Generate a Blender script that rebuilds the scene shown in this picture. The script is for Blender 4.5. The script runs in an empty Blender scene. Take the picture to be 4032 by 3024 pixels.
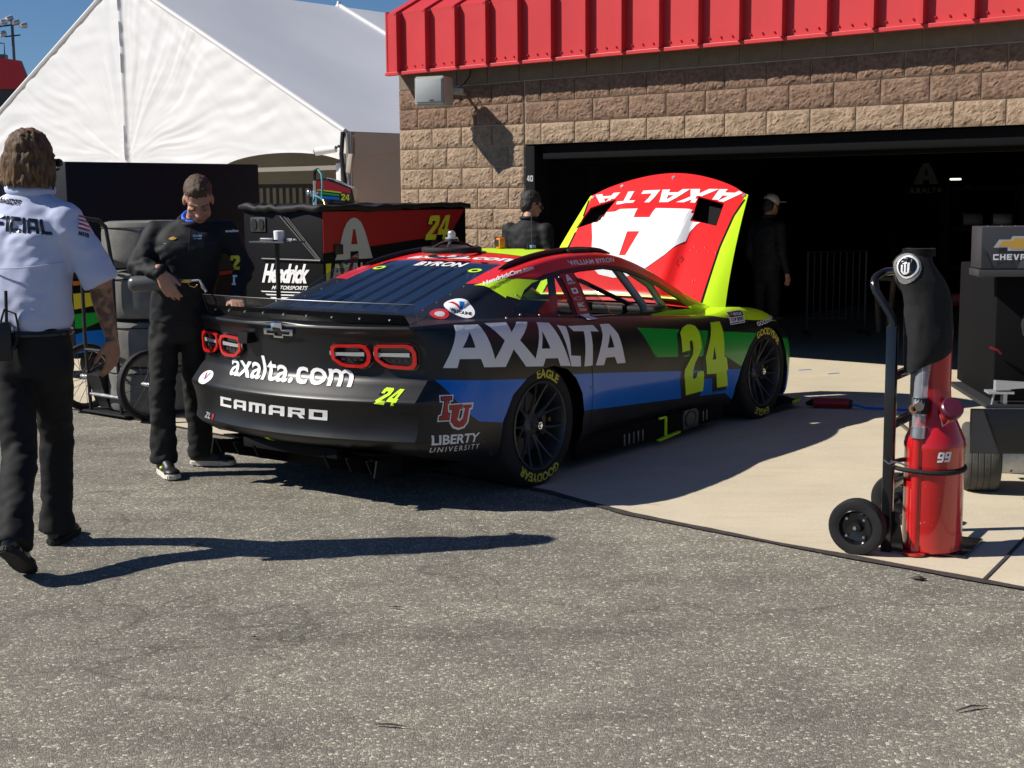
import bpy, bmesh, math, random
from mathutils import Vector, Matrix, noise
from mathutils.bvhtree import BVHTree
from math import sin, cos, pi, radians, sqrt, atan2

scene = bpy.context.scene
COL = scene.collection
random.seed(7)

# ------------------------------------------------------------------ camera
CAM_H = 1.6175
PITCH, ROLL = 0.13702, -0.00953
_f = Vector((0, cos(PITCH), -sin(PITCH)))
_u = Vector((0, sin(PITCH), cos(PITCH)))
_r = Vector((1, 0, 0))
_r2 = cos(ROLL) * _r + sin(ROLL) * _u
_u2 = -sin(ROLL) * _r + cos(ROLL) * _u
cam = bpy.data.cameras.new('camera')
cam.sensor_width = 36.0
cam.lens = 5371.2 / 4032 * 36.0
cam.clip_start = 0.05
cam.clip_end = 2000
camo = bpy.data.objects.new('camera', cam)
M = Matrix.Identity(4)
for i in range(3):
    M[i][0], M[i][1], M[i][2] = _r2[i], _u2[i], -_f[i]
M[2][3] = CAM_H
camo.matrix_world = M
COL.objects.link(camo)
scene.camera = camo

# ------------------------------------------------------------------ daylight
SUN_EL = radians(40.0)
SUN_TRAVEL = Vector((0.9974 * cos(SUN_EL), 0.072 * cos(SUN_EL), -sin(SUN_EL)))
sun = bpy.data.lights.new('sun', 'SUN')
sun.energy = 5.0
sun.angle = radians(0.5)
sun.color = (1.0, 0.945, 0.86)
suno = bpy.data.objects.new('sun', sun)
suno.rotation_euler = SUN_TRAVEL.to_track_quat('-Z', 'Y').to_euler()
suno.location = (-10, 0, 12)
COL.objects.link(suno)
world = bpy.data.worlds.new('World')
scene.world = world
world.use_nodes = True
wn = world.node_tree.nodes
bg = wn['Background']
sky = wn.new('ShaderNodeTexSky')
sky.sky_type = 'NISHITA'
sky.sun_disc = False
sky.sun_elevation = SUN_EL
sky.sun_rotation = atan2(-SUN_TRAVEL.x, -SUN_TRAVEL.y)
sky.air_density = 0.9
sky.dust_density = 0.05
sky.ozone_density = 10.0
world.node_tree.links.new(sky.outputs['Color'], bg.inputs['Color'])
bg.inputs['Strength'].default_value = 0.058
scene.view_settings.view_transform = 'Standard'
scene.view_settings.look = 'None'
scene.view_settings.exposure = 0.36
scene.view_settings.gamma = 1.0
scene.view_settings.use_curve_mapping = False
scene.render.engine = 'CYCLES'
scene.cycles.max_bounces = 8
scene.cycles.transparent_max_bounces = 12
# ------------------------------------------------------------------ materials
def mat(name, col, rough=0.5, metal=0.0, spec=0.5, coat=0.0, var=0.0, vscale=8.0, bump=0.0, bscale=60.0, coord='Object', detail=4.0):
    m = bpy.data.materials.new(name)
    m.use_nodes = True
    nt = m.node_tree
    b = nt.nodes['Principled BSDF']
    b.inputs['Base Color'].default_value = (*col, 1)
    b.inputs['Roughness'].default_value = rough
    b.inputs['Metallic'].default_value = metal
    b.inputs['Specular IOR Level'].default_value = spec
    b.inputs['Coat Weight'].default_value = coat
    b.inputs['Coat Roughness'].default_value = 0.05
    if var or bump:
        tc = nt.nodes.new('ShaderNodeTexCoord')
    if var:
        n = nt.nodes.new('ShaderNodeTexNoise')
        n.inputs['Scale'].default_value = vscale
        n.inputs['Detail'].default_value = 6
        nt.links.new(tc.outputs[coord], n.inputs['Vector'])
        r = nt.nodes.new('ShaderNodeValToRGB')
        r.color_ramp.elements[0].position = 0.3
        r.color_ramp.elements[1].position = 0.7
        r.color_ramp.elements[0].color = (*[max(0, c * (1 - var)) for c in col], 1)
        r.color_ramp.elements[1].color = (*[min(1, c * (1 + var)) for c in col], 1)
        nt.links.new(n.outputs['Fac'], r.inputs['Fac'])
        nt.links.new(r.outputs['Color'], b.inputs['Base Color'])
        mr = nt.nodes.new('ShaderNodeMapRange')
        mr.inputs['To Min'].default_value = max(0.02, rough - 0.08)
        mr.inputs['To Max'].default_value = min(1, rough + 0.1)
        nt.links.new(n.outputs['Fac'], mr.inputs['Value'])
        nt.links.new(mr.outputs['Result'], b.inputs['Roughness'])
    if bump:
        n2 = nt.nodes.new('ShaderNodeTexNoise')
        n2.inputs['Scale'].default_value = bscale
        n2.inputs['Detail'].default_value = detail
        nt.links.new(tc.outputs[coord], n2.inputs['Vector'])
        bp = nt.nodes.new('ShaderNodeBump')
        bp.inputs['Strength'].default_value = bump
        bp.inputs['Distance'].default_value = 0.01
        nt.links.new(n2.outputs['Fac'], bp.inputs['Height'])
        nt.links.new(bp.outputs['Normal'], b.inputs['Normal'])
    return m

def clear_mat(name, tint=(1, 1, 1), reflect=0.9, rough=0.02, base=0.0, base_col=(0.02, 0.02, 0.02), ior=1.5):
    m = bpy.data.materials.new(name)
    m.use_nodes = True
    nt = m.node_tree
    nt.nodes.remove(nt.nodes['Principled BSDF'])
    out = nt.nodes['Material Output']
    tr = nt.nodes.new('ShaderNodeBsdfTransparent')
    tr.inputs['Color'].default_value = (*tint, 1)
    gl = nt.nodes.new('ShaderNodeBsdfGlossy')
    gl.inputs['Roughness'].default_value = rough
    gl.inputs['Color'].default_value = (reflect, reflect, reflect, 1)
    fr = nt.nodes.new('ShaderNodeFresnel')
    ge = nt.nodes.new('ShaderNodeNewGeometry')
    ir = nt.nodes.new('ShaderNodeMapRange')      # thin sheet: same reflection from both sides
    ir.inputs['To Min'].default_value = ior
    ir.inputs['To Max'].default_value = 1 / ior
    nt.links.new(ge.outputs['Backfacing'], ir.inputs['Value'])
    nt.links.new(ir.outputs['Result'], fr.inputs['IOR'])
    mx = nt.nodes.new('ShaderNodeMixShader')
    nt.links.new(fr.outputs['Fac'], mx.inputs['Fac'])
    src = tr
    if base > 0:
        df = nt.nodes.new('ShaderNodeBsdfDiffuse')
        df.inputs['Color'].default_value = (*base_col, 1)
        m2 = nt.nodes.new('ShaderNodeMixShader')
        m2.inputs['Fac'].default_value = base
        nt.links.new(tr.outputs[0], m2.inputs[1])
        nt.links.new(df.outputs[0], m2.inputs[2])
        src = m2
    nt.links.new(src.outputs[0], mx.inputs[1])
    nt.links.new(gl.outputs[0], mx.inputs[2])
    nt.links.new(mx.outputs[0], out.inputs['Surface'])
    return m

def emit_mat(name, col, s):
    m = bpy.data.materials.new(name)
    m.use_nodes = True
    b = m.node_tree.nodes['Principled BSDF']
    b.inputs['Base Color'].default_value = (*col, 1)
    b.inputs['Emission Color'].default_value = (*col, 1)
    b.inputs['Emission Strength'].default_value = s
    return m

MT = {}
MT['satin_black'] = mat('satin_black', (0.0065, 0.007, 0.0085), 0.36, spec=0.46, var=0.15, vscale=3)
MT['gloss_black'] = mat('gloss_black', (0.008, 0.008, 0.010), 0.16, spec=0.5, coat=0.3)
MT['matte_black'] = mat('matte_black', (0.010, 0.010, 0.011), 0.65, spec=0.3, bump=0.15, bscale=120)
MT['deep_black'] = mat('deep_black', (0.004, 0.004, 0.0045), 0.8, spec=0.15)
MT['trim_black'] = mat('trim_black', (0.014, 0.014, 0.015), 0.45, spec=0.4, bump=0.1, bscale=90)
MT['rubber'] = mat('rubber', (0.014, 0.014, 0.0145), 0.72, spec=0.3, var=0.3, vscale=20, bump=0.25, bscale=150)
MT['tread_rubber'] = mat('tread_rubber', (0.075, 0.074, 0.068), 0.85, spec=0.2, var=0.25, vscale=14, bump=0.25, bscale=90)
MT['rim_black'] = mat('rim_black', (0.040, 0.040, 0.041), 0.36, spec=0.5)
MT['chrome'] = mat('chrome', (0.75, 0.75, 0.76), 0.14, metal=1.0)
MT['steel'] = mat('steel', (0.45, 0.46, 0.47), 0.35, metal=0.9, var=0.15, vscale=25)
MT['white_vinyl'] = mat('white_vinyl', (0.80, 0.80, 0.80), 0.35, spec=0.4)
MT['grey_vinyl'] = mat('grey_vinyl', (0.46, 0.46, 0.44), 0.4)
MT['red_vinyl'] = mat('red_vinyl', (0.74, 0.016, 0.014), 0.30, spec=0.4, coat=0.2)
MT['dark_red'] = mat('dark_red', (0.33, 0.008, 0.012), 0.4, spec=0.4)
MT['logo_red'] = mat('logo_red', (0.42, 0.014, 0.02), 0.4)
MT['lime'] = mat('lime', (0.56, 0.86, 0.018), 0.35, spec=0.4)
MT['tyre_yellow'] = mat('tyre_yellow', (0.62, 0.55, 0.05), 0.6)
MT['yellow_vinyl'] = mat('yellow_vinyl', (0.66, 0.60, 0.03), 0.4)
MT['gold'] = mat('gold', (0.72, 0.42, 0.08), 0.35, metal=0.3)
MT['blue_vinyl'] = mat('blue_vinyl', (0.002, 0.15, 0.62), 0.28, spec=0.3, coat=0.1)
MT['green_vinyl'] = mat('green_vinyl', (0.014, 0.36, 0.045), 0.25, spec=0.5, coat=0.2)
MT['light_red'] = mat('light_red', (0.52, 0.014, 0.012), 0.15, coat=0.6)
MT['lens_dark'] = mat('lens_dark', (0.010, 0.010, 0.011), 0.08, coat=0.8)
MT['cage_grey'] = mat('cage_grey', (0.24, 0.26, 0.30), 0.45)
MT['paint_red'] = mat('paint_red', (0.46, 0.010, 0.012), 0.22, spec=0.5, coat=0.5, var=0.06, vscale=6)
MT['fascia_red'] = mat('fascia_red', (0.52, 0.036, 0.040), 0.42, spec=0.35, var=0.07, vscale=1.3, bump=0.06, bscale=3)
MT['rear_glass'] = clear_mat('rear_glass', (0.20, 0.22, 0.26), 1.0, 0.03, base=0.6, base_col=(0.010, 0.017, 0.042), ior=2.0)
MT['clear_plastic'] = clear_mat('clear_plastic', (0.86, 0.87, 0.87), 0.7, 0.03, base=0.05, base_col=(0.3, 0.3, 0.3))
MT['clear_hose'] = clear_mat('clear_hose', (0.8, 0.82, 0.85), 1.0, 0.08, base=0.30, base_col=(0.55, 0.57, 0.6))
MT['windshield'] = clear_mat('windshield', (0.90, 0.91, 0.91), 0.6, 0.02)
MT['speaker_grey'] = mat('speaker_grey', (0.42, 0.42, 0.37), 0.5)
MT['grille_grey'] = mat('grille_grey', (0.34, 0.36, 0.36), 0.45, bump=0.4, bscale=400)
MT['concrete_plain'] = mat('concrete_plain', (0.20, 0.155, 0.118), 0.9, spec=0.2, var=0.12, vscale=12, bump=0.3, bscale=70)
MT['mortar'] = mat('mortar', (0.62, 0.49, 0.35), 0.95, spec=0.15, var=0.1, vscale=30, bump=0.3, bscale=120)
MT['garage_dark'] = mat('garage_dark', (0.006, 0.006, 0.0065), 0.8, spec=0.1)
MT['brass'] = mat('brass', (0.70, 0.45, 0.14), 0.25, metal=1.0)
MT['copper'] = mat('copper', (0.85, 0.45, 0.22), 0.25, metal=1.0)
MT['torch_bottle'] = mat('torch_bottle', (0.085, 0.085, 0.088), 0.30, spec=0.5)
MT['teal'] = mat('teal', (0.05, 0.32, 0.32), 0.45)
MT['orange'] = mat('orange', (0.60, 0.17, 0.01), 0.5)
MT['tape_blue'] = mat('tape_blue', (0.12, 0.32, 0.60), 0.7)
MT['cart_grey'] = mat('cart_grey', (0.036, 0.037, 0.042), 0.45)
MT['dark_metal'] = mat('dark_metal', (0.10, 0.10, 0.105), 0.4, metal=0.7)
MT['satin_cloth'] = mat('satin_cloth', (0.008, 0.010, 0.016), 0.6, spec=0.2, bump=0.1, bscale=14)
MT['slick_rubber'] = mat('slick_rubber', (0.15, 0.147, 0.135), 0.85, spec=0.2, var=0.22, vscale=9, bump=0.2, bscale=90)
MT['cart_black'] = mat('cart_black', (0.0045, 0.0045, 0.0055), 0.5, spec=0.12)
MT['silver'] = mat('silver', (0.62, 0.63, 0.65), 0.3, metal=0.6)

def noise_ramp(nt, vec, scale, stops, detail=6, kind='noise', rough=0.6):
    if kind == 'noise':
        n = nt.nodes.new('ShaderNodeTexNoise')
        n.inputs['Scale'].default_value = scale
        n.inputs['Detail'].default_value = detail
        n.inputs['Roughness'].default_value = rough
        out = n.outputs['Fac']
    else:
        n = nt.nodes.new('ShaderNodeTexVoronoi')
        n.inputs['Scale'].default_value = scale
        out = n.outputs['Color']
    nt.links.new(vec, n.inputs['Vector'])
    r = nt.nodes.new('ShaderNodeValToRGB')
    el = r.color_ramp.elements
    while len(el) < len(stops):
        el.new(0.5)
    for e, (p, c) in zip(el, stops):
        e.position = p
        e.color = (*c, 1)
    if kind == 'noise':
        nt.links.new(out, r.inputs['Fac'])
    else:
        sep = nt.nodes.new('ShaderNodeSeparateColor')
        nt.links.new(out, sep.inputs[0])
        nt.links.new(sep.outputs[0], r.inputs['Fac'])
    return r.outputs['Color'], n

def mul(nt, a, b, fac=1.0, mode='MULTIPLY'):
    m = nt.nodes.new('ShaderNodeMix')
    m.data_type = 'RGBA'
    m.blend_type = mode
    m.inputs['Factor'].default_value = fac
    nt.links.new(a, m.inputs[6])
    nt.links.new(b, m.inputs[7])
    return m.outputs[2]

def asphalt_mat():
    m = bpy.data.materials.new('asphalt')
    m.use_nodes = True
    nt = m.node_tree
    b = nt.nodes['Principled BSDF']
    b.inputs['Roughness'].default_value = 0.9
    b.inputs['Specular IOR Level'].default_value = 0.25
    tc = nt.nodes.new('ShaderNodeTexCoord')
    P = tc.outputs['Object']
    # stones: every cell its own shade, a few pale and yellow chips
    c1, v = noise_ramp(nt, P, 105, [(0.0, (0.205, 0.190, 0.160)), (0.40, (0.242, 0.225, 0.189)), (0.68, (0.290, 0.270, 0.224)),
                                   (0.86, (0.37, 0.345, 0.28)), (0.94, (0.47, 0.435, 0.345)), (0.985, (0.66, 0.62, 0.50))], kind='vor')
    c1b, v2 = noise_ramp(nt, P, 230, [(0.0, (0.80, 0.80, 0.80)), (0.6, (0.97, 0.97, 0.97)), (0.9, (1.10, 1.10, 1.08))], kind='vor')
    # bitumen between stones
    d = nt.nodes.new('ShaderNodeTexVoronoi')
    d.feature = 'DISTANCE_TO_EDGE'
    d.inputs['Scale'].default_value = 105
    nt.links.new(P, d.inputs['Vector'])
    rr = nt.nodes.new('ShaderNodeValToRGB')
    rr.color_ramp.elements[0].position = 0.01
    rr.color_ramp.elements[0].color = (0.68, 0.67, 0.66, 1)
    rr.color_ramp.elements[1].position = 0.12
    rr.color_ramp.elements[1].color = (1, 1, 1, 1)
    nt.links.new(d.outputs['Distance'], rr.inputs['Fac'])
    big, _ = noise_ramp(nt, P, 0.9, [(0.3, (0.74, 0.74, 0.75)), (0.5, (0.98, 0.98, 0.98)), (0.7, (1.22, 1.2, 1.17))], detail=8)
    mid, _ = noise_ramp(nt, P, 6, [(0.3, (0.84, 0.84, 0.84)), (0.7, (1.14, 1.14, 1.13))], detail=5)
    spot, _ = noise_ramp(nt, P, 2.4, [(0.66, (1, 1, 1)), (0.78, (0.62, 0.62, 0.63))], detail=3)
    c = mul(nt, c1, c1b)
    c = mul(nt, c, rr.outputs['Color'])
    c = mul(nt, c, big)
    c = mul(nt, c, mid)
    c = mul(nt, c, spot, 0.6)
    mp = nt.nodes.new('ShaderNodeMapping')
    mp.inputs['Rotation'].default_value = (0, 0, -0.9)
    mp.inputs['Scale'].default_value = (0.25, 2.2, 1)
    nt.links.new(P, mp.inputs['Vector'])
    drag, _ = noise_ramp(nt, mp.outputs[0], 1.1, [(0.50, (1, 1, 1)), (0.72, (0.66, 0.655, 0.65))], detail=6)
    oil, _ = noise_ramp(nt, P, 0.55, [(0.56, (1, 1, 1)), (0.66, (0.80, 0.795, 0.785)), (0.76, (0.62, 0.615, 0.61))], detail=5)
    c = mul(nt, c, drag, 0.7)
    c = mul(nt, c, oil, 0.8)
    cw = nt.nodes.new('ShaderNodeTexNoise')
    cw.inputs['Scale'].default_value = 1.6
    cw.inputs['Detail'].default_value = 5
    nt.links.new(P, cw.inputs['Vector'])
    cm = nt.nodes.new('ShaderNodeMix')
    cm.data_type = 'RGBA'
    cm.blend_type = 'LINEAR_LIGHT'
    cm.inputs['Factor'].default_value = 0.35
    nt.links.new(P, cm.inputs[6])
    nt.links.new(cw.outputs['Color'], cm.inputs[7])
    cv = nt.nodes.new('ShaderNodeTexVoronoi')
    cv.feature = 'DISTANCE_TO_EDGE'
    cv.inputs['Scale'].default_value = 0.33
    nt.links.new(cm.outputs[2], cv.inputs['Vector'])
    cr = nt.nodes.new('ShaderNodeValToRGB')
    cr.color_ramp.elements[0].position = 0.0
    cr.color_ramp.elements[0].color = (0.45, 0.44, 0.43, 1)
    cr.color_ramp.elements[1].position = 0.0045
    cr.color_ramp.elements[1].color = (1, 1, 1, 1)
    nt.links.new(cv.outputs['Distance'], cr.inputs['Fac'])
    c = mul(nt, c, cr.outputs['Color'], 0.55)
    nt.links.new(c, b.inputs['Base Color'])
    bp = nt.nodes.new('ShaderNodeBump')
    bp.inputs['Strength'].default_value = 0.55
    bp.inputs['Distance'].default_value = 0.004
    ad = nt.nodes.new('ShaderNodeMath')
    ad.operation = 'ADD'
    sp = nt.nodes.new('ShaderNodeSeparateColor')
    nt.links.new(v.outputs['Color'], sp.inputs[0])
    mr = nt.nodes.new('ShaderNodeMath')
    mr.operation = 'MINIMUM'
    mr.inputs[1].default_value = 0.2
    nt.links.new(d.outputs['Distance'], mr.inputs[0])
    nt.links.new(sp.outputs[1], ad.inputs[0])
    m3 = nt.nodes.new('ShaderNodeMath')
    m3.operation = 'MULTIPLY'
    m3.inputs[1].default_value = 5
    nt.links.new(mr.outputs[0], m3.inputs[0])
    nt.links.new(m3.outputs[0], ad.inputs[1])
    nt.links.new(ad.outputs[0], bp.inputs['Height'])
    nt.links.new(bp.outputs['Normal'], b.inputs['Normal'])
    return m

def concrete_mat(name, base, stain):
    m = bpy.data.materials.new(name)
    m.use_nodes = True
    nt = m.node_tree
    b = nt.nodes['Principled BSDF']
    b.inputs['Roughness'].default_value = 0.75
    b.inputs['Specular IOR Level'].default_value = 0.3
    tc = nt.nodes.new('ShaderNodeTexCoord')
    P = tc.outputs['Object']
    c0, _ = noise_ramp(nt, P, 1.3, [(0.28, tuple(x * 0.88 for x in base)), (0.5, base), (0.72, tuple(x * 1.08 for x in base))], detail=9)
    fine, _ = noise_ramp(nt, P, 60, [(0.3, (0.93, 0.93, 0.93)), (0.7, (1.05, 1.05, 1.05))], detail=4)
    mp = nt.nodes.new('ShaderNodeMapping')
    mp.inputs['Rotation'].default_value = (0, 0, 0.6)
    mp.inputs['Scale'].default_value = (1, 5, 1)
    nt.links.new(P, mp.inputs['Vector'])
    st, _ = noise_ramp(nt, mp.outputs[0], 2.0, [(0.50, (1, 1, 1)), (0.75, stain)], detail=7)
    sp, _ = noise_ramp(nt, P, 22, [(0.70, (1, 1, 1)), (0.76, (0.72, 0.7, 0.68))], detail=2)
    c = mul(nt, c0, fine)
    c = mul(nt, c, st, 0.8)
    c = mul(nt, c, sp, 0.7)
    nt.links.new(c, b.inputs['Base Color'])
    n2 = nt.nodes.new('ShaderNodeTexNoise')
    n2.inputs['Scale'].default_value = 140
    nt.links.new(P, n2.inputs['Vector'])
    bp = nt.nodes.new('ShaderNodeBump')
    bp.inputs['Strength'].default_value = 0.15
    bp.inputs['Distance'].default_value = 0.004
    nt.links.new(n2.outputs['Fac'], bp.inputs['Height'])
    nt.links.new(bp.outputs['Normal'], b.inputs['Normal'])
    return m

def split_face_mat(name, cols):
    m = bpy.data.materials.new(name)
    m.use_nodes = True
    nt = m.node_tree
    b = nt.nodes['Principled BSDF']
    b.inputs['Roughness'].default_value = 0.95
    b.inputs['Specular IOR Level'].default_value = 0.15
    tc = nt.nodes.new('ShaderNodeTexCoord')
    oi = nt.nodes.new('ShaderNodeObjectInfo')
    va = nt.nodes.new('ShaderNodeVectorMath')
    va.operation = 'ADD'
    cb = nt.nodes.new('ShaderNodeCombineXYZ')
    mm = nt.nodes.new('ShaderNodeMath')
    mm.operation = 'MULTIPLY'
    mm.inputs[1].default_value = 37.0
    nt.links.new(oi.outputs['Random'], mm.inputs[0])
    for k in range(3):
        nt.links.new(mm.outputs[0], cb.inputs[k])
    nt.links.new(tc.outputs['Object'], va.inputs[0])
    nt.links.new(cb.outputs[0], va.inputs[1])
    P = va.outputs[0]
    c, _ = noise_ramp(nt, P, 26, [(0.32, cols[0]), (0.5, cols[1]), (0.68, cols[2])], detail=8, rough=0.7)
    big, _ = noise_ramp(nt, P, 5, [(0.35, (0.86, 0.86, 0.86)), (0.65, (1.12, 1.12, 1.12))], detail=4)
    c = mul(nt, c, big)
    nt.links.new(c, b.inputs['Base Color'])
    n2 = nt.nodes.new('ShaderNodeTexNoise')
    n2.inputs['Scale'].default_value = 105
    n2.inputs['Detail'].default_value = 9
    n2.inputs['Roughness'].default_value = 0.72
    nt.links.new(P, n2.inputs['Vector'])
    bp = nt.nodes.new('ShaderNodeBump')
    bp.inputs['Strength'].default_value = 1.0
    bp.inputs['Distance'].default_value = 0.024
    nt.links.new(n2.outputs['Fac'], bp.inputs['Height'])
    nt.links.new(bp.outputs['Normal'], b.inputs['Normal'])
    return m

MT['asphalt'] = asphalt_mat()
MT['concrete'] = concrete_mat('concrete', (0.555, 0.487, 0.362), (0.95, 0.87, 0.77))
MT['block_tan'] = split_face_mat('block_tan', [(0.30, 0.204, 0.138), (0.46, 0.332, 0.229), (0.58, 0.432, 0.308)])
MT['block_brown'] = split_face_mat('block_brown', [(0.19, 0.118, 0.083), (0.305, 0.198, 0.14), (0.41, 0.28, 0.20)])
MT['tar'] = mat('tar', (0.055, 0.047, 0.043), 0.8, spec=0.3, var=0.3, vscale=30, bump=0.4, bscale=90)

# ------------------------------------------------------------------ mesh helpers
class MB:
    def __init__(self):
        self.bm = bmesh.new()

    def face(self, pts):
        vs = [self.bm.verts.new(p) for p in pts]
        return self.bm.faces.new(vs)

    def box(self, c, s, rot=None, bevel=0.0):
        m = Matrix.Translation(c)
        if rot is not None:
            m = m @ (rot.to_4x4() if not isinstance(rot, (int, float)) else Matrix.Rotation(rot, 4, 'Z'))
        m = m @ Matrix.Diagonal((s[0], s[1], s[2], 1))
        r = bmesh.ops.create_cube(self.bm, size=1, matrix=m)
        if bevel:
            es = list({e for v in r['verts'] for e in v.link_edges})
            bmesh.ops.bevel(self.bm, geom=es, offset=bevel, segments=2, profile=0.5, affect='EDGES')
        return self

    def cyl(self, p0, p1, r0, r1=None, n=14, cap=True):
        p0, p1 = Vector(p0), Vector(p1)
        r1 = r0 if r1 is None else r1
        d = p1 - p0
        q = d.to_track_quat('Z', 'Y').to_matrix()
        a, b = [], []
        for k in range(n):
            w = 2 * pi * k / n
            o = q @ Vector((cos(w), sin(w), 0))
            a.append(self.bm.verts.new(p0 + o * r0))
            b.append(self.bm.verts.new(p1 + o * r1))
        for k in range(n):
            j = (k + 1) % n
            self.bm.faces.new((a[k], a[j], b[j], b[k]))
        if cap:
            self.bm.faces.new(list(reversed(a)))
            self.bm.faces.new(b)
        return self

    def tube(self, path, r, n=10, closed=False, flat=1.0, cap=True):
        P = [Vector(p) for p in path]
        L = len(P)
        rs = r if isinstance(r, (list, tuple)) else [r] * L
        rings = []
        up = None
        for i in range(L):
            a = P[(i - 1) % L] if (closed or i > 0) else P[i]
            b = P[(i + 1) % L] if (closed or i < L - 1) else P[i]
            t = (b - a).normalized()
            if up is None:
                up = Vector((0, 0, 1)) if abs(t.z) < 0.9 else Vector((1, 0, 0))
            x = t.cross(up)
            if x.length < 1e-4:
                x = t.orthogonal()
            x.normalize()
            up = x.cross(t).normalized()
            rings.append([self.bm.verts.new(P[i] + (x * cos(2 * pi * k / n) + up * sin(2 * pi * k / n) * flat) * rs[i]) for k in range(n)])
        m = L if closed else L - 1
        for i in range(m):
            A, B = rings[i], rings[(i + 1) % L]
            for k in range(n):
                j = (k + 1) % n
                self.bm.faces.new((A[k], A[j], B[j], B[k]))
        if not closed and cap:
            self.bm.faces.new(list(reversed(rings[0])))
            self.bm.faces.new(rings[-1])
        return self

    def lathe(self, prof, M=None, n=32, cap0=False, cap1=False):
        M = M or Matrix.Identity(4)
        rings = []
        for (r, h) in prof:
            rings.append([self.bm.verts.new(M @ Vector((r * cos(2 * pi * k / n), r * sin(2 * pi * k / n), h))) for k in range(n)])
        for A, B in zip(rings, rings[1:]):
            for k in range(n):
                j = (k + 1) % n
                self.bm.faces.new((A[k], A[j], B[j], B[k]))
        if cap0:
            self.bm.faces.new(list(reversed(rings[0])))
        if cap1:
            self.bm.faces.new(rings[-1])
        return self

    def prism(self, poly, M, d):
        a = [self.bm.verts.new(M @ Vector((x, y, 0))) for x, y in poly]
        b = [self.bm.verts.new(M @ Vector((x, y, d))) for x, y in poly]
        n = len(poly)
        for k in range(n):
            j = (k + 1) % n
            self.bm.faces.new((a[k], a[j], b[j], b[k]))
        self.bm.faces.new(list(reversed(a)))
        self.bm.faces.new(b)
        return self

    def ball(self, c, r, n=14, rot=None):
        r = (r, r, r) if isinstance(r, (int, float)) else r
        m = Matrix.Translation(c)
        if rot is not None:
            m = m @ rot.to_4x4()
        m = m @ Matrix.Diagonal((r[0], r[1], r[2], 1))
        bmesh.ops.create_uvsphere(self.bm, u_segments=n, v_segments=max(6, n * 2 // 3), radius=1, matrix=m)
        return self

    def grid(self, fn, nu, nv):
        vs = [[self.bm.verts.new(fn(i / nu, j / nv)) for j in range(nv + 1)] for i in range(nu + 1)]
        for i in range(nu):
            for j in range(nv):
                self.bm.faces.new((vs[i][j], vs[i + 1][j], vs[i + 1][j + 1], vs[i][j + 1]))
        return self

    def build(self, name, m, parent=None, smooth=True, angle=38, normals=True):
        if normals:
            bmesh.ops.recalc_face_normals(self.bm, faces=self.bm.faces)
        me = bpy.data.meshes.new(name)
        self.bm.to_mesh(me)
        self.bm.free()
        return link(name, me, m, parent, smooth, angle)

def link(name, me, m, parent=None, smooth=True, angle=38):
    for x in (m if isinstance(m, (list, tuple)) else [m]):
        me.materials.append(MT[x] if isinstance(x, str) else x)
    if smooth:
        me.polygons.foreach_set('use_smooth', [True] * len(me.polygons))
        me.set_sharp_from_angle(angle=radians(angle))
    o = bpy.data.objects.new(name, me)
    COL.objects.link(o)
    if parent is not None:
        o.parent = parent
    return o

def tag(o, label=None, cat=None, group=None, kind=None):
    if label:
        o['label'] = label
    if cat:
        o['category'] = cat
    if group:
        o['group'] = group
    if kind:
        o['kind'] = kind
    return o

def thing(name, label, cat, loc=(0, 0, 0), rz=0.0, group=None):
    o = bpy.data.objects.new(name, None)
    o.empty_display_size = 0.2
    COL.objects.link(o)
    o.location = loc
    o.rotation_euler = (0, 0, rz)
    return tag(o, label, cat, group)

def copy_tree(o, parent=None):
    c = o.copy()
    COL.objects.link(c)
    c.parent = parent
    for ch in o.children:
        copy_tree(ch, c)
    return c

# ------------------------------------------------------------------ flat shapes (letters, emblems) laid on surfaces
def _curve_mesh(cu):
    o = bpy.data.objects.new('shape', cu)
    me = o.to_mesh()
    V = [(v.co.x, v.co.y) for v in me.vertices]
    F = [tuple(p.vertices) for p in me.polygons]
    o.to_mesh_clear()
    bpy.data.objects.remove(o)
    bpy.data.curves.remove(cu)
    return V, F

def shape2d(*polys):
    cu = bpy.data.curves.new('shape', 'CURVE')
    cu.dimensions = '2D'
    cu.fill_mode = 'BOTH'
    for p in polys:
        s = cu.splines.new('POLY')
        s.points.add(len(p) - 1)
        for q, (x, y) in zip(s.points, p):
            q.co = (x, y, 0, 1)
        s.use_cyclic_u = True
    return _curve_mesh(cu)

def text2d(s, bold=0.0, shear=0.0, spacing=1.0):
    cu = bpy.data.curves.new('shape', 'FONT')
    cu.body = s
    cu.size = 1.0
    cu.offset = bold
    cu.shear = shear
    cu.space_character = spacing
    cu.fill_mode = 'BOTH'
    cu.resolution_u = 3
    return _curve_mesh(cu)

def fit(shape, x0, y0, x1, y1):
    """scale a flat shape so its bounds become the given box"""
    V, F = shape
    ax, bx = min(v[0] for v in V), max(v[0] for v in V)
    ay, by = min(v[1] for v in V), max(v[1] for v in V)
    return [(x0 + (x - ax) / (bx - ax) * (x1 - x0), y0 + (y - ay) / (by - ay) * (y1 - y0)) for x, y in V], F

def quadmap(shape, bl, br, tr, tl):
    V, F = fit(shape, 0, 0, 1, 1)
    out = []
    for u, v in V:
        out.append(tuple(bl[k] * (1 - u) * (1 - v) + br[k] * u * (1 - v) + tr[k] * u * v + tl[k] * (1 - u) * v for k in (0, 1)))
    return out, F

def join2d(*shapes):
    V, F = [], []
    for v, f in shapes:
        n = len(V)
        V += v
        F += [tuple(i + n for i in t) for t in f]
    return V, F

def move(shape, dx=0, dy=0, s=1.0, rot=0.0):
    c, n = cos(rot), sin(rot)
    return [(dx + s * (x * c - y * n), dy + s * (x * n + y * c)) for x, y in shape[0]], shape[1]

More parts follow.
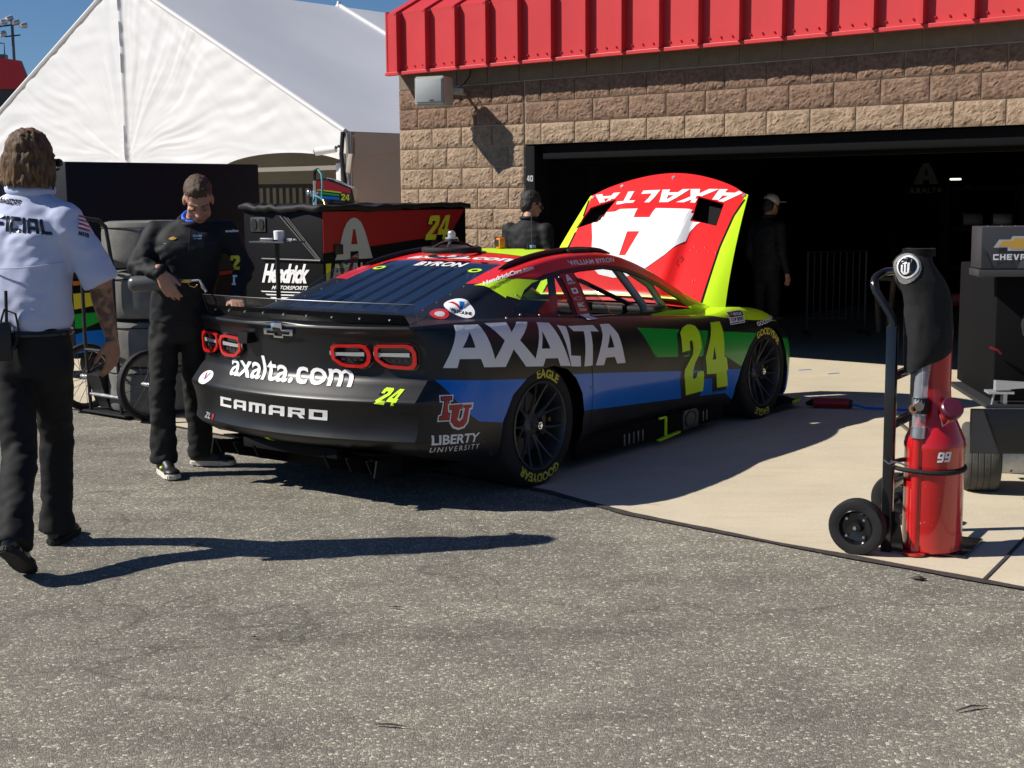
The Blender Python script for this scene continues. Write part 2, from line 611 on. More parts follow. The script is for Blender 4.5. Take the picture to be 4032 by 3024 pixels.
def ellipse(cx, cy, rx, ry, n=28):
    return [(cx + rx * cos(2 * pi * k / n), cy + ry * sin(2 * pi * k / n)) for k in range(n)]

def rrect(x0, y0, x1, y1, r, n=4):
    out = []
    for cx, cy, a in ((x1 - r, y1 - r, 0), (x0 + r, y1 - r, 90), (x0 + r, y0 + r, 180), (x1 - r, y0 + r, 270)):
        for k in range(n + 1):
            w = radians(a + 90 * k / n)
            out.append((cx + r * cos(w), cy + r * sin(w)))
    return out

def decal(name, m, parent, shape, fn, off=0.003, cell=0.04, thick=0.0, smooth=False):
    """lay a flat shape on a surface: fn(a, b) -> (point, normal) or None"""
    V, F = shape
    bm = bmesh.new()
    vs = [bm.verts.new((x, y, 0)) for x, y in V]
    for f in F:
        try:
            bm.faces.new([vs[i] for i in f])
        except ValueError:
            pass
    bmesh.ops.remove_doubles(bm, verts=bm.verts, dist=1e-6)
    if cell:
        for ax in (0, 1):
            lo = min(v[ax] for v in V)
            hi = max(v[ax] for v in V)
            n = int((hi - lo) / cell)
            for k in range(1, n + 1):
                co = [0, 0, 0]
                co[ax] = lo + (hi - lo) * k / (n + 1)
                no = [0, 0, 0]
                no[ax] = 1
                bmesh.ops.bisect_plane(bm, geom=bm.verts[:] + bm.edges[:] + bm.faces[:], plane_co=co, plane_no=no)
    dead = []
    nrm = {}
    for v in bm.verts:
        r = fn(v.co.x, v.co.y)
        if r is None:
            dead.append(v)
        else:
            v.co = r[0] + r[1] * off
            nrm[v] = r[1]
    if dead:
        bmesh.ops.delete(bm, geom=dead, context='VERTS')
    bm.normal_update()
    bad = [f for f in bm.faces if f.verts[0] in nrm and f.normal.dot(nrm[f.verts[0]]) < 0]
    if bad:
        bmesh.ops.reverse_faces(bm, faces=bad)
    if thick:
        bmesh.ops.solidify(bm, geom=bm.faces[:], thickness=-thick)
    me = bpy.data.meshes.new(name)
    bm.to_mesh(me)
    bm.free()
    return link(name, me, m, parent, smooth, 40)

def plane_fn(M):
    """a flat face: M maps (a, b, 0) to the parent's space"""
    n = (M.to_3x3() @ Vector((0, 0, 1))).normalized()
    return lambda a, b: (M @ Vector((a, b, 0)), n)

def bvh_fn(bvh, org, dirn):
    d = Vector(dirn)
    def fn(a, b):
        h = bvh.ray_cast(org(a, b), d)
        if h[0] is None:
            return None
        n = h[1]
        if n.dot(d) > 0:
            n = -n
        return h[0], n
    return fn

def convex_clip(bm, faces, poly, ax):
    """cut faces by a convex polygon in the two axes ax; return the faces inside"""
    area = sum(poly[i][0] * poly[(i + 1) % len(poly)][1] - poly[(i + 1) % len(poly)][0] * poly[i][1] for i in range(len(poly)))
    if area < 0:
        poly = poly[::-1]
    cur = [f for f in faces if f.is_valid]
    for i in range(len(poly)):
        p, q = poly[i], poly[(i + 1) % len(poly)]
        co, no = Vector((0, 0, 0)), Vector((0, 0, 0))
        co[ax[0]], co[ax[1]] = p
        no[ax[0]], no[ax[1]] = q[1] - p[1], -(q[0] - p[0])
        if no.length < 1e-9:
            continue
        no.normalize()
        g = set(cur)
        for f in cur:
            g.update(f.edges)
            g.update(f.verts)
        r = bmesh.ops.bisect_plane(bm, geom=list(g), plane_co=co, plane_no=no, dist=1e-6)
        nf = set(x for x in r['geom'] if isinstance(x, bmesh.types.BMFace)) | set(f for f in cur if f.is_valid)
        cur = [f for f in nf if f.is_valid and (f.calc_center_median() - co).dot(no) < 0]
        if not cur:
            break
    return cur

def lerp_tab(tab, x):
    if x <= tab[0][0]:
        return tab[0][1]
    for (a, u), (b, v) in zip(tab, tab[1:]):
        if x <= b:
            t = (x - a) / (b - a)
            return u + (v - u) * t
    return tab[-1][1]

def smooth_tab(tab, x):
    """monotone-ish cubic (Catmull-Rom) through the table"""
    if x <= tab[0][0]:
        return tab[0][1]
    if x >= tab[-1][0]:
        return tab[-1][1]
    for i in range(len(tab) - 1):
        if x <= tab[i + 1][0]:
            break
    x0, y0 = tab[i]
    x1, y1 = tab[i + 1]
    h = x1 - x0
    s = (y1 - y0) / h
    m0 = s if i == 0 else 0.5 * (s + (y0 - tab[i - 1][1]) / (x0 - tab[i - 1][0]))
    m1 = s if i + 2 >= len(tab) else 0.5 * (s + (tab[i + 2][1] - y1) / (tab[i + 2][0] - x1))
    t = (x - x0) / h
    return (2*t**3 - 3*t**2 + 1) * y0 + (t**3 - 2*t**2 + t) * h * m0 + (-2*t**3 + 3*t**2) * y1 + (t**3 - t**2) * h * m1
# ------------------------------------------------------------------ letter shapes and emblems
def unit_to(q, P):
    bl, br, tr, tl = q
    return [tuple(bl[c]*(1-u)*(1-v) + br[c]*u*(1-v) + tr[c]*u*v + tl[c]*(1-u)*v for c in (0, 1)) for u, v in P]
def bow_poly(w=1.0, h=1.0, s=.22):
    a, b, c = .5*w, .5*h, .20*w
    ah = .27*h
    sh = s * h
    pts = [(-a, -ah), (-c - sh*.3, -ah), (-c - sh*.3, -b), (c - sh*.3, -b), (c - sh*.1, -ah), (a - sh*.7, -ah), (a, ah), (c + sh*.2, ah), (c + sh*.2, b), (-c + sh*.2, b), (-c, ah), (-a + sh*.6, ah)]
    return pts
def block_word(word, gap=.14):
    G = {
        'C': [[(0, 0), (0, 1), (1, 1), (1, .74), (.26, .74), (.26, .26), (1, .26), (1, 0)]],
        'A': [[(0, 0), (0, .80), (.12, 1), (1, 1), (1, 0), (.74, 0), (.74, .24), (.26, .24), (.26, 0)], [(.26, .48), (.74, .48), (.74, .76), (.26, .76)]],
        'M': [[(0, 0), (0, 1), (1.1, 1), (1.2, .9), (1.2, 0), (.95, 0), (.95, .74), (.73, .74), (.73, 0), (.48, 0), (.48, .74), (.25, .74), (.25, 0)]],
        'R': [[(0, 0), (0, 1), (.98, 1), (.98, .34), (.78, .34), (1, 0), (.72, 0), (.52, .34), (.26, .34), (.26, 0)], [(.26, .56), (.74, .56), (.74, .76), (.26, .76)]],
        'O': [[(0, 0), (0, 1), (1, 1), (1, 0)], [(.26, .26), (.74, .26), (.74, .74), (.26, .74)]],
        'F': [[(0, 0), (0, 1), (.9, 1), (.9, .78), (.3, .78), (.3, .60), (.8, .60), (.8, .38), (.3, .38), (.3, 0)]],
        'I': [[(0, 0), (0, 1), (.3, 1), (.3, 0)]],
        'L': [[(0, 0), (0, 1), (.3, 1), (.3, .22), (.9, .22), (.9, 0)]],
        'N': [[(0, 0), (0, 1), (.28, 1), (.72, .42), (.72, 1), (1, 1), (1, 0), (.72, 0), (.28, .58), (.28, 0)]],
        'S': [[(0, 0), (0, .26), (.70, .26), (.70, .38), (.1, .38), (0, .48), (0, .9), (.1, 1), (1, 1), (1, .74), (.30, .74), (.30, .62), (.9, .62), (1, .52), (1, .1), (.9, 0)]],
        'U': [[(0, .1), (0, 1), (.3, 1), (.3, .24), (.7, .24), (.7, 1), (1, 1), (1, .1), (.9, 0), (.1, 0)]],
        'P': [[(0, 0), (0, 1), (1, 1), (1, .34), (.28, .34), (.28, 0)], [(.28, .56), (.72, .56), (.72, .78), (.28, .78)]],
        'E': [[(0, 0), (0, 1), (.95, 1), (.95, .78), (.3, .78), (.3, .61), (.85, .61), (.85, .39), (.3, .39), (.3, .22), (.95, .22), (.95, 0)]],
        'V': [[(.36, 0), (0, 1), (.32, 1), (.52, .34), (.72, 1), (1.04, 1), (.68, 0)]],
        'T': [[(.33, 0), (.33, .76), (0, .76), (0, 1), (.96, 1), (.96, .76), (.63, .76), (.63, 0)]],
        'H': [[(0, 0), (0, 1), (.28, 1), (.28, .62), (.72, .62), (.72, 1), (1, 1), (1, 0), (.72, 0), (.72, .38), (.28, .38), (.28, 0)]],
        'B': [[(0, 0), (0, 1), (.9, 1), (1, .9), (1, .58), (.94, .5), (1, .42), (1, .1), (.9, 0)], [(.28, .22), (.72, .22), (.72, .40), (.28, .40)], [(.28, .62), (.72, .62), (.72, .78), (.28, .78)]],
        'Y': [[(.36, 0), (.36, .38), (0, 1), (.33, 1), (.52, .62), (.71, 1), (1.04, 1), (.68, .38), (.68, 0)]],
        '4': [[(.55, 0), (.55, .2), (0, .2), (0, .42), (.40, 1), (.85, 1), (.85, .42), (1, .42), (1, .2), (.85, .2), (.85, 0)], [(.27, .42), (.55, .42), (.55, .80)]],
        '2': [[(0, 0), (0, .2), (.62, .66), (.62, .78), (.34, .78), (.34, .64), (0, .64), (0, .88), (.12, 1), (.86, 1), (1, .88), (1, .60), (.52, .22), (1, .22), (1, 0)]],
        '9': [[(.08, 0), (.08, .2), (.70, .2), (.70, .36), (.1, .36), (0, .46), (0, .9), (.1, 1), (.9, 1), (1, .9), (1, .1), (.9, 0)], [(.30, .56), (.70, .56), (.70, .80), (.30, .80)]],
        '0': [[(0, .1), (0, .9), (.1, 1), (.9, 1), (1, .9), (1, .1), (.9, 0), (.1, 0)], [(.30, .22), (.70, .22), (.70, .78), (.30, .78)]],
        'Z': [[(0, 0), (0, .22), (.62, .78), (.04, .78), (.04, 1), (1, 1), (1, .80), (.38, .22), (1, .22), (1, 0)]],
        '1': [[(.2, 0), (.2, .74), (0, .74), (0, 1), (.5, 1), (.5, 0)]],
    }
    out, x = [], 0
    for ch in word:
        if ch == ' ':
            x += .6
            continue
        g = G[ch]
        out.append(shape2d(*[[(x + px, py) for px, py in p] for p in g]))
        x += max(px for px, py in g[0]) + gap
    return join2d(*out)
a_mark = [[(.0, 0), (.28, .8), (.40, 1), (.60, 1), (.72, .8), (1, 0), (.62, 0), (.62, .2), (.40, .2), (.40, 0)], [(.44, .42), (.58, .42), (.51, .8)]]
def AX_word(k=.38):
    """the blocky word: seven letter cells on a 0..7 strip"""
    A = [[(0, 0), (.30, 1), (.66, 1), (1, 0), (.72, 0), (.66, .22), (.32, .22), (.26, 0)], [(.38, .42), (.60, .42), (.49, .78)]]
    Xl = [[(0, 0), (.30, .52), (.04, 1), (.38, 1), (.5, .73), (.64, 1), (.97, 1), (.70, .52), (1, 0), (.66, 0), (.5, .31), (.34, 0)]]
    Ll = [[(.08, 0), (.08, 1), (.38, 1), (.38, .25), (.95, .25), (.95, 0)]]
    T = [[(.36, 0), (.36, .76), (.02, .76), (.02, 1), (.98, 1), (.98, .76), (.64, .76), (.64, 0)]]
    out, x = [], 0
    for g, w in ((A, 1.12), (Xl, 1.1), (A, 1.12), (Ll, .82), (T, .92), (A, 1.12)):
        out.append(shape2d(*[[(x + px * w, py) for px, py in p] for p in g]))
        x += w + .02
    return join2d(*out)
AXW = AX_word()
# ------------------------------------------------------------------ ground
B0 = (0.14668, 13.42533, 0.0)
B_RZ = -0.69623
BM = Matrix.Translation(B0) @ Matrix.Rotation(B_RZ, 4, 'Z')
def bw(x, y, z=0.0):
    """garage frame (along the wall, into the garage, up) -> world"""
    return BM @ Vector((x, y, z))
b = MB()
b.face([(-300, -200, 0), (300, -200, 0), (300, 400, 0), (-300, 400, 0)])
tag(b.build('asphalt_ground', 'asphalt', smooth=False), kind='structure')
EDGE = [(-14, -4.52), (-2, -4.51), (.1, -4.51), (.9, -4.55), (3.93, -4.61), (4.58, -4.777), (5.52, -4.85), (6.6, -4.88), (14, -5.0)]
def wob(x):
    return .012 * noise.noise(Vector((x * 3.1, 0, 0))) + .006 * noise.noise(Vector((x * 17, 3, 0)))
E2 = []
for (x0, y0), (x1, y1) in zip(EDGE, EDGE[1:]):
    n = max(2, int((x1 - x0) / .06))
    E2 += [(x0 + (x1 - x0) * k / n, y0 + (y1 - y0) * k / n) for k in range(n)]
E2.append(EDGE[-1])
b = MB()
p = [bw(x, y + wob(x), .004) for x, y in E2]
q = [bw(x, 11, .004) for x, y in E2]
for k in range(len(p) - 1):
    b.face([p[k], p[k + 1], q[k + 1], q[k]])
bmesh.ops.remove_doubles(b.bm, verts=b.bm.verts, dist=1e-4)
tag(b.build('concrete_apron', 'concrete', smooth=False), kind='structure')
b = MB()
for k in range(len(E2) - 1):
    (x0, y0), (x1, y1) = E2[k], E2[k + 1]
    w0 = .026 + .016 * noise.noise(Vector((x0 * 2.3, 7, 0))) + .008 * noise.noise(Vector((x0 * 19, 9, 0)))
    w1 = .026 + .016 * noise.noise(Vector((x1 * 2.3, 7, 0))) + .008 * noise.noise(Vector((x1 * 19, 9, 0)))
    if x0 < 1.5:
        w0 *= .5
        w1 *= .5
    b.face([bw(x0, y0 - w0 - .02, .008), bw(x1, y1 - w1 - .02, .008), bw(x1, y1 + w1 - .02, .008), bw(x0, y0 + w0 - .02, .008)])
bmesh.ops.remove_doubles(b.bm, verts=b.bm.verts, dist=1e-4)
tag(b.build('tar_seam', 'tar', smooth=False), kind='structure')
b = MB()
xs = [(6.455, -4.90), (6.40, -4.5), (6.34, -4.08), (6.20, -3.0), (6.05, -1.8), (5.9, -.6)]
for (x0, y0), (x1, y1) in zip(xs, xs[1:]):
    b.face([bw(x0 - .008, y0, .0085), bw(x0 + .008, y0, .0085), bw(x1 + .008, y1, .0085), bw(x1 - .008, y1, .0085)])
tag(b.build('concrete_joint', 'tar', smooth=False), kind='structure')
for i, (x, y) in enumerate([(2.697, 12.464), (2.896, 12.186)]):
    b = MB()
    b.box((x, y, .0065), (.13, .025, .003), radians(18 + 9 * i))
    tag(b.build('floor_tape', 'tape_blue', smooth=False), ['short strip of blue tape on the sunlit garage floor, nearer the car', 'short strip of blue tape on the sunlit garage floor, nearer the fuel can'][i], 'tape', 'tape marks on the floor')

# ------------------------------------------------------------------ garage building
gar = thing('garage_building', 'split-face block garage with red ribbed metal fascia and wide open door', 'garage', B0, B_RZ)
Z0, CW, CH = 2.1054, 0.4064, 0.2032
def block_mesh(w, seed, name):
    rnd = random.Random(seed)
    off = Vector((rnd.uniform(0, 99), rnd.uniform(0, 99), rnd.uniform(0, 99)))
    bm = bmesh.new()
    nu, nv = max(8, int(w / .019)), 11
    hw, hh = w / 2 - .005, CH / 2 - .005
    vs = []
    for i in range(nu + 1):
        col = []
        for j in range(nv + 1):
            x, z = -hw + 2 * hw * i / nu, -hh + 2 * hh * j / nv
            e = min(i, nu - i, 1.5) / 1.5 * min(j, nv - j, 1.5) / 1.5
            d = .004 + e * (.012 + .008 * noise.noise(off + Vector((x * 11, 0, z * 14))) + .010 * noise.noise(off + Vector((x * 38, 5, z * 42))))
            jx = 0 if i in (0, nu) else rnd.uniform(-.005, .005)
            jz = 0 if j in (0, nv) else rnd.uniform(-.005, .005)
            col.append(bm.verts.new((x + jx, -max(.002, d), z + jz)))
        vs.append(col)
    for i in range(nu):
        for j in range(nv):
            bm.faces.new((vs[i][j], vs[i + 1][j], vs[i + 1][j + 1], vs[i][j + 1]))
    rim = [vs[i][0] for i in range(nu + 1)] + [vs[nu][j] for j in range(1, nv + 1)] + [vs[i][nv] for i in range(nu - 1, -1, -1)] + [vs[0][j] for j in range(nv - 1, 0, -1)]
    back = [bm.verts.new((v.co.x, .03, v.co.z)) for v in rim]
    for k in range(len(rim)):
        j = (k + 1) % len(rim)
        bm.faces.new((rim[j], rim[k], back[k], back[j]))
    me = bpy.data.meshes.new(name)
    bm.to_mesh(me)
    bm.free()
    return me
BLK = {}
def block(x0, x1, k, m, var):
    w = round(x1 - x0, 3)
    key = (w, m, var)
    if key not in BLK:
        me = block_mesh(w, hash((w, var)) % 9999, 'block')
        me.materials.append(MT[m])
        BLK[key] = me
    o = bpy.data.objects.new('block', BLK[key])
    COL.objects.link(o)
    o.parent = gar
    o.location = ((x0 + x1) / 2, 0, Z0 + (k + .5) * CH)
rb = random.Random(3)
XR = 8.2
for k in (0, 1, 2):
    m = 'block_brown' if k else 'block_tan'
    x = .006
    if k != 1:
        block(x, .2032, k, m, rb.randint(0, 1))
        x = .2032
    while x < XR:
        block(x, x + CW, k, m, rb.randint(0, 5))
        x = round(x + CW, 4)
XL = -1.69
for k in range(-10, 3):
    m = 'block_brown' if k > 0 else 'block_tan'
    x = -.006
    first = CW / 2 if k % 2 else CW
    x1 = x
    step = first
    while x1 > XL + .01:
        x0 = max(XL, x1 - step)
        if x0 - XL < .08:
            x0 = XL
        block(x0, x1, k, m, rb.randint(0, 5))
        x1 = x0
        step = CW
# smooth course under the fascia, one piece per block
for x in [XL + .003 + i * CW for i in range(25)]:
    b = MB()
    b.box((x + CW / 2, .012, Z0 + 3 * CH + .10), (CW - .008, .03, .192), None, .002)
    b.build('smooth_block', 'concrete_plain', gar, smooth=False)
b = MB()
b.box((XL / 2, .117, 1.47), (-XL - .004, .22, 2.94))
b.box((XR / 2, .117, Z0 + .42), (XR, .22, .82))
b.build('wall_core', 'mortar', gar, smooth=False)
b = MB()
b.box((.055, .13, 1.05), (.11, .24, 2.10), None, .004)
b.box((XR / 2, .20, Z0 - .072), (XR - .01, .26, .135), None, .004)
b.box((XR / 2, .36, Z0 - .03), (XR - .01, .10, .30), None, .004)
b.build('door_frame', 'deep_black', gar)
decal('bay_number', 'grey_vinyl', gar, fit(block_word('40', .14), .018, 1.755, .092, 1.812), plane_fn(Matrix(((1, 0, 0, 0), (0, 0, -1, .008), (0, 1, 0, 0), (0, 0, 0, 1)))), .001, 0)
# dark interior
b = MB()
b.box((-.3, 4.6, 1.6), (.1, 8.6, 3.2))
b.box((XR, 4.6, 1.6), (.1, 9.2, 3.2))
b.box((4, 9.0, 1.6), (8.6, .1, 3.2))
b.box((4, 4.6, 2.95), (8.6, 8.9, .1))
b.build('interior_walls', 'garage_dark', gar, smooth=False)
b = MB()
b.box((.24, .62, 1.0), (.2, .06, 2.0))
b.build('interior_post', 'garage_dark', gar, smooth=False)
# fascia
FY, FZ0, FZ1 = -.20, 2.872, 3.452
for i in range(25):
    x = -1.475 + .397 * i
    b = MB()
    w = .397
    x0 = -1.64 if i == 0 else x - w + .028
    if i == 0:
        x0 = -1.64
    b.box(((x0 + x) / 2, FY + .01, (FZ0 + FZ1) / 2), (x - x0, .02, FZ1 - FZ0))
    b.prism([(0, 0), (0, .02), (1.1, .58), (1.1, .56)], Matrix.Translation((x0, FY, FZ1 - .002)) @ Matrix(((0, 0, 1, 0), (1, 0, 0, 0), (0, 1, 0, 0), (0, 0, 0, 1))), x - x0)
    pa = b.build('fascia_panel', 'fascia_red', gar, smooth=False)
    for j in range(3):
        if i == 0:
            break
        sx = x0 + (x - x0) * (.2 + .3 * j)
        s = MB()
        s.cyl((sx, FY - .012, FZ0 + .055), (sx, FY, FZ0 + .055), .008, .010, 6)
        s.build('screw', 'dark_red', pa)
    r = MB()
    r.box((x + .014, FY - .030, (FZ0 + FZ1) / 2 + .004), (.030, .082, FZ1 - FZ0 - .01))
    r.prism([(-.071, 0), (-.071, .03), (1.1, .62), (1.1, .54)], Matrix.Translation((x + .001, FY, FZ1 - .02)) @ Matrix(((0, 0, 1, 0), (1, 0, 0, 0), (0, 1, 0, 0), (0, 0, 0, 1))), .026)
    r.build('seam_rib', 'fascia_red', gar, smooth=False)
b = MB()
b.box((3.3, FY - .010, FZ0 - .008), (9.9, .06, .032), None, .003)
b.box((-1.655, FY + .62, 3.18), (.02, 1.25, .62))
b.build('drip_edge', 'fascia_red', gar, smooth=False)
b = MB()
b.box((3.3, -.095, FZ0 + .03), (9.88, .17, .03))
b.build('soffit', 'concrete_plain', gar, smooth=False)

# wall speaker
sp_ = thing('wall_speaker', 'grey outdoor loudspeaker on a bracket high on the block wall', 'speaker', bw(-.80, -.40, 2.50), B_RZ + radians(16.5))
b = MB()
b.prism([(-.16, -.14), (.16, -.14), (.13, .14), (-.13, .14)], Matrix.Identity(4), .275)
bmesh.ops.bevel(b.bm, geom=b.bm.edges[:], offset=.012, segments=2, affect='EDGES')
b.build('cabinet', 'speaker_grey', sp_)
b = MB()
b.box((0, -.143, .140), (.275, .012, .225), None, .004)
gr = b.build('grille', 'grille_grey', sp_)
b = MB()
b.box((.03, -.152, .045), (.04, .004, .012))
b.build('badge', 'dark_metal', gr)
b = MB()
b.tube([(.06, .10, .14), (.13, .22, .13), (.17, .40, .13)], .016, 8)
b.box((.15, .16, .15), (.14, .05, .05), Matrix.Rotation(radians(20), 3, 'Z'), .006)
b.box((.02, .16, .0), (.05, .14, .03), None, .004)
b.build('bracket', 'speaker_grey', sp_)
b = MB()
b.tube([(.14, .18, .16), (.20, .24, .22), (.22, .33, .30), (.22, .36, .40)], .006, 6)
b.build('cable', 'trim_black', sp_)

# garage furnishings far inside
lp = tag(None or MB().box((0, 0, 0), (.13, .05, .022), None, .008).build('ceiling_lamp', emit_mat('lamp_glow', (1.0, .93, .75), 2.0)), 'small lit ceiling lamp deep inside the dark garage', 'lamp')
lp.location = bw(1.81, 6.17, 1.77)
lp.rotation_euler = (0, 0, B_RZ + .2)
bn = thing('sponsor_banner', 'dark banner with a faint grey A emblem on the far garage wall', 'banner', bw(.92, 7.4, 1.3), B_RZ)
b = MB()
b.box((0, .03, .42), (1.0, .03, 1.0))
b.build('banner_cloth', 'garage_dark', bn, smooth=False)
MT['faint_grey'] = mat('faint_grey', (.20, .20, .19), .7)
Mb = Matrix(((1, 0, 0, 0), (0, 0, -1, .012), (0, 1, 0, 0), (0, 0, 0, 1)))
decal('banner_emblem', 'faint_grey', bn, fit(shape2d(*a_mark), -.20, .42, .16, .70), plane_fn(Mb), .003, 0)
decal('banner_lettering', 'faint_grey', bn, fit(AXW, -.25, .30, .22, .375), plane_fn(Mb), .003, 0)
bn2 = tag(decal('wall_emblem', 'faint_grey', None, fit(shape2d(bow_poly()), -.11, -.02, .11, .03), plane_fn(BM @ Matrix.Translation((1.31, 7.7, 1.67)) @ Mb), .003, 0, .01), 'faint bow-tie emblem on the far garage wall near the lamp', 'emblem')
fb = thing('crowd_barrier', 'dark steel crowd barrier with upright bars inside the garage', 'barrier', bw(1.14, 3.66, 0), B_RZ + .695)
MT['bar_metal'] = mat('bar_metal', (.10, .10, .11), .45, metal=.5)
b = MB()
b.tube([(0, 0, .05), (0, 0, .96), (.66, 0, .96), (.66, 0, .05)], .016, 8)
b.tube([(0, 0, .20), (.66, 0, .20)], .013, 8)
for s in (.0, .66):
    b.tube([(s, -.25, .015), (s, 0, .06), (s, .25, .015)], .014, 8)
b.build('barrier_frame', 'bar_metal', fb)
for k in range(1, 9):
    b = MB()
    b.tube([(.66 * k / 9, 0, .20), (.66 * k / 9, 0, .95)], .008, 6)
    b.build('upright_bar', 'bar_metal', fb)
MT['tan_wood'] = mat('tan_wood', (.34, .24, .13), .7, var=.2, vscale=10)
ch = thing('wooden_trestle', 'small tan wooden trestle standing behind the dark crowd barrier', 'trestle', bw(1.78, 4.3, 0), B_RZ)
for x in (-.08, .08):
    b = MB()
    b.box((x, 0, .33), (.045, .05, .62), Matrix.Rotation(radians(5) * (1 if x > 0 else -1), 3, 'Y'))
    b.build('leg', 'tan_wood', ch)
b = MB()
b.box((0, 0, .64), (.24, .08, .04))
b.build('top_rail', 'tan_wood', ch)
eq = thing('equipment_rack', 'black equipment rack of shelves far back in the garage', 'rack', bw(2.6, 5.0, 0), B_RZ + .5)
b = MB()
for x in (-.4, .4):
    for y in (-.2, .2):
        b.box((x, y, .85), (.04, .04, 1.7))
b.build('rack_post', 'garage_dark', eq, smooth=False)
for k in range(4):
    b = MB()
    b.box((0, 0, .3 + .45 * k), (.86, .46, .03))
    b.build('shelf', 'garage_dark', eq, smooth=False)
for k, (x, z, m) in enumerate([(-.2, .36, 'dark_red'), (.15, .82, 'cart_grey'), (-.1, 1.27, 'cart_grey'), (.22, 1.27, 'dark_metal')]):
    o = MB().box((0, 0, .075), (.22, .18, .15), None, .02).build('tool_case', m)
    tag(o, ['dark red tool case on the lowest shelf of the garage rack', 'grey tool case on the second shelf of the garage rack', 'grey tool case on the upper shelf of the garage rack', 'metal tool case on the upper shelf of the garage rack'][k], 'case', 'cases on the garage rack')
    o.location = eq.location + Matrix.Rotation(B_RZ + .5, 3, 'Z') @ Vector((x, 0, z - .045))
    o.rotation_euler = (0, 0, B_RZ + .5)

# ------------------------------------------------------------------ white tent
MT['tent_white'] = mat('tent_white', (.63, .63, .64), .55, spec=.3, var=.03, vscale=1.5, bump=.12, bscale=5, detail=7)
MT['tent_roof'] = mat('tent_roof', (.66, .66, .69), .5, spec=.3, var=.03, vscale=.8)
MT['tent_tan'] = mat('tent_tan', (.56, .43, .34), .8, spec=.2, var=.06, vscale=1.2)
MT['tent_inside'] = mat('tent_inside', (.22, .205, .18), .8, spec=.2)
TE, TY, TZ, TW = -5.05, 2.39, 2.484, 4.95
TP = TZ + .51 * TW
tent = thing('white_tent', 'large white gabled frame tent beside the garage', 'tent', B0, B_RZ)
def gable(u, v):
    x = TE - 2 * TW * u
    zr = TP - .51 * abs(x - (TE - TW))
    xa = (TE - x) / 2.6
    arch = 0.0
    if 0 < xa < 1:
        arch = .19 * (1 - (2 * xa - 1) ** 2) ** .6
    zl = TZ - .40 + arch - .03
    if x < TE - 2.6:
        zl = TZ - .43
    z = zl + (zr - zl) * v
    dx = x - (TE - TW)
    # folds run out from the centre seam and from the slope seam
    wz = .13 * noise.noise(Vector((x * .8, z * .8, 6.0)))
    ang = wz + atan2(z - 2.2, dx + (1e-3 if dx >= 0 else -1e-3))
    rad = sqrt(dx * dx + (z - 2.2) ** 2)
    env = max(0, min(1, v / .05)) * max(0, min(1, (1 - v) / .03))
    wr = .013 * noise.noise(Vector((ang * 9, rad * .55, 1.0 if dx > 0 else 4.0))) + .009 * noise.noise(Vector((ang * 22, rad * .9, 2.0)))
    s2 = (zr - z)
    t2 = (x - TE) * .55
    if dx > 0:
        wr += .024 * noise.noise(Vector(((x * .62 + z * .75) * 7.5, (x * .75 - z * .62) * .7, 9.0))) * max(0, 1 - s2 / 1.5)
    wr += .008 * noise.noise(Vector((x * 1.6, z * 6, 3.0)))
    seam = .05 * math.exp(-(dx / .035) ** 2)
    return Vector((x, TY - wr * env - seam * env, z))
b = MB()
b.grid(gable, 300, 110)
b.build('gable_panel', 'tent_white', tent, angle=80)
def roofp(s):
    def fn(u, v):
        x = (TE - TW) + s * TW * v
        y = TY - .02 + 12 * u
        sag = -.10 * sin(pi * v) * (.5 - .5 * cos(2 * pi * min(1, (y - TY) / 4.6 % 1.0)))
        return Vector((x, y, TP - .51 * TW * v + sag + .01))
    return fn
for s in (1, -1):
    b = MB()
    b.grid(roofp(s), 60, 24)
    b.build('roof_panel', 'tent_roof', tent, angle=80)
    b = MB()
    b.tube([(TE - TW, TY, TP + .015), (TE - TW + s * TW, TY, TZ + .015)], .035, 8)
    b.build('gable_trim', 'tent_white', tent)
    b = MB()
    b.tube([(TE - TW, TY + 4.6, TP + .03), (TE - TW + s * TW, TY + 4.6, TZ + .03)], .04, 8)
    b.build('rafter_strap', 'tent_white', tent)
b = MB()
b.cyl((TE - TW, TY + 4.6, TP - .02), (TE - TW, TY + 4.6, TP + .10), .06, .03, 10)
b.build('ridge_cap', 'tent_white', tent)
# tan side wall with its scalloped valance
b = MB()
b.grid(lambda u, v: Vector((TE + .02 + .012 * sin(u * 60), TY + .10 + 11.8 * u, .02 + (TZ - .06) * v)), 120, 4)
b.build('side_wall', 'tent_tan', tent, angle=80)
def val(u, v):
    y = TY + .12 + 11.7 * u
    f = (y - TY) / 4.6 % 1.0
    low = TZ - .42 + .22 * (1 - (2 * f - 1) ** 2) ** .6
    return Vector((TE + .05, y, low + (TZ - low) * v))
b = MB()
b.grid(val, 120, 3)
b.build('side_valance', 'tent_tan', tent, angle=80)
b = MB()
b.grid(lambda u, v: Vector((TE - 2 * TW * u, TY + 3.4 - .05 * sin(u * 40), .02 + (TP - .12 - .51 * abs(TW - 2 * TW * u)) * v)), 40, 2)
b.build('inner_curtain', 'tent_inside', tent)
b = MB()
b.box((TE - TW, TY + 6.0, 1.95), (2 * TW, .06, .09))
b.box((TE - TW, TY + .06, 2.02), (2 * TW, .05, .06))
b.build('cross_beam', 'tent_inside', tent)
for x in (TE, TE - TW, TE - 2 * TW):
    b = MB()
    b.tube([(x, TY + .06, 0), (x, TY + .06, TZ)], .035, 10)
    b.box((x, TY + .06, .01), (.18, .18, .02))
    b.build('pole', 'silver', tent)
MT['strap'] = mat('strap', (.30, .27, .23), .8)
b = MB()
b.tube([(TE + .05, TY - .02, TZ - .02), (TE + .10, TY - .05, TZ - .3), (TE + .06, TY - .03, TZ - .6), (TE + .12, TY - .03, TZ - .95)], .022, 6)
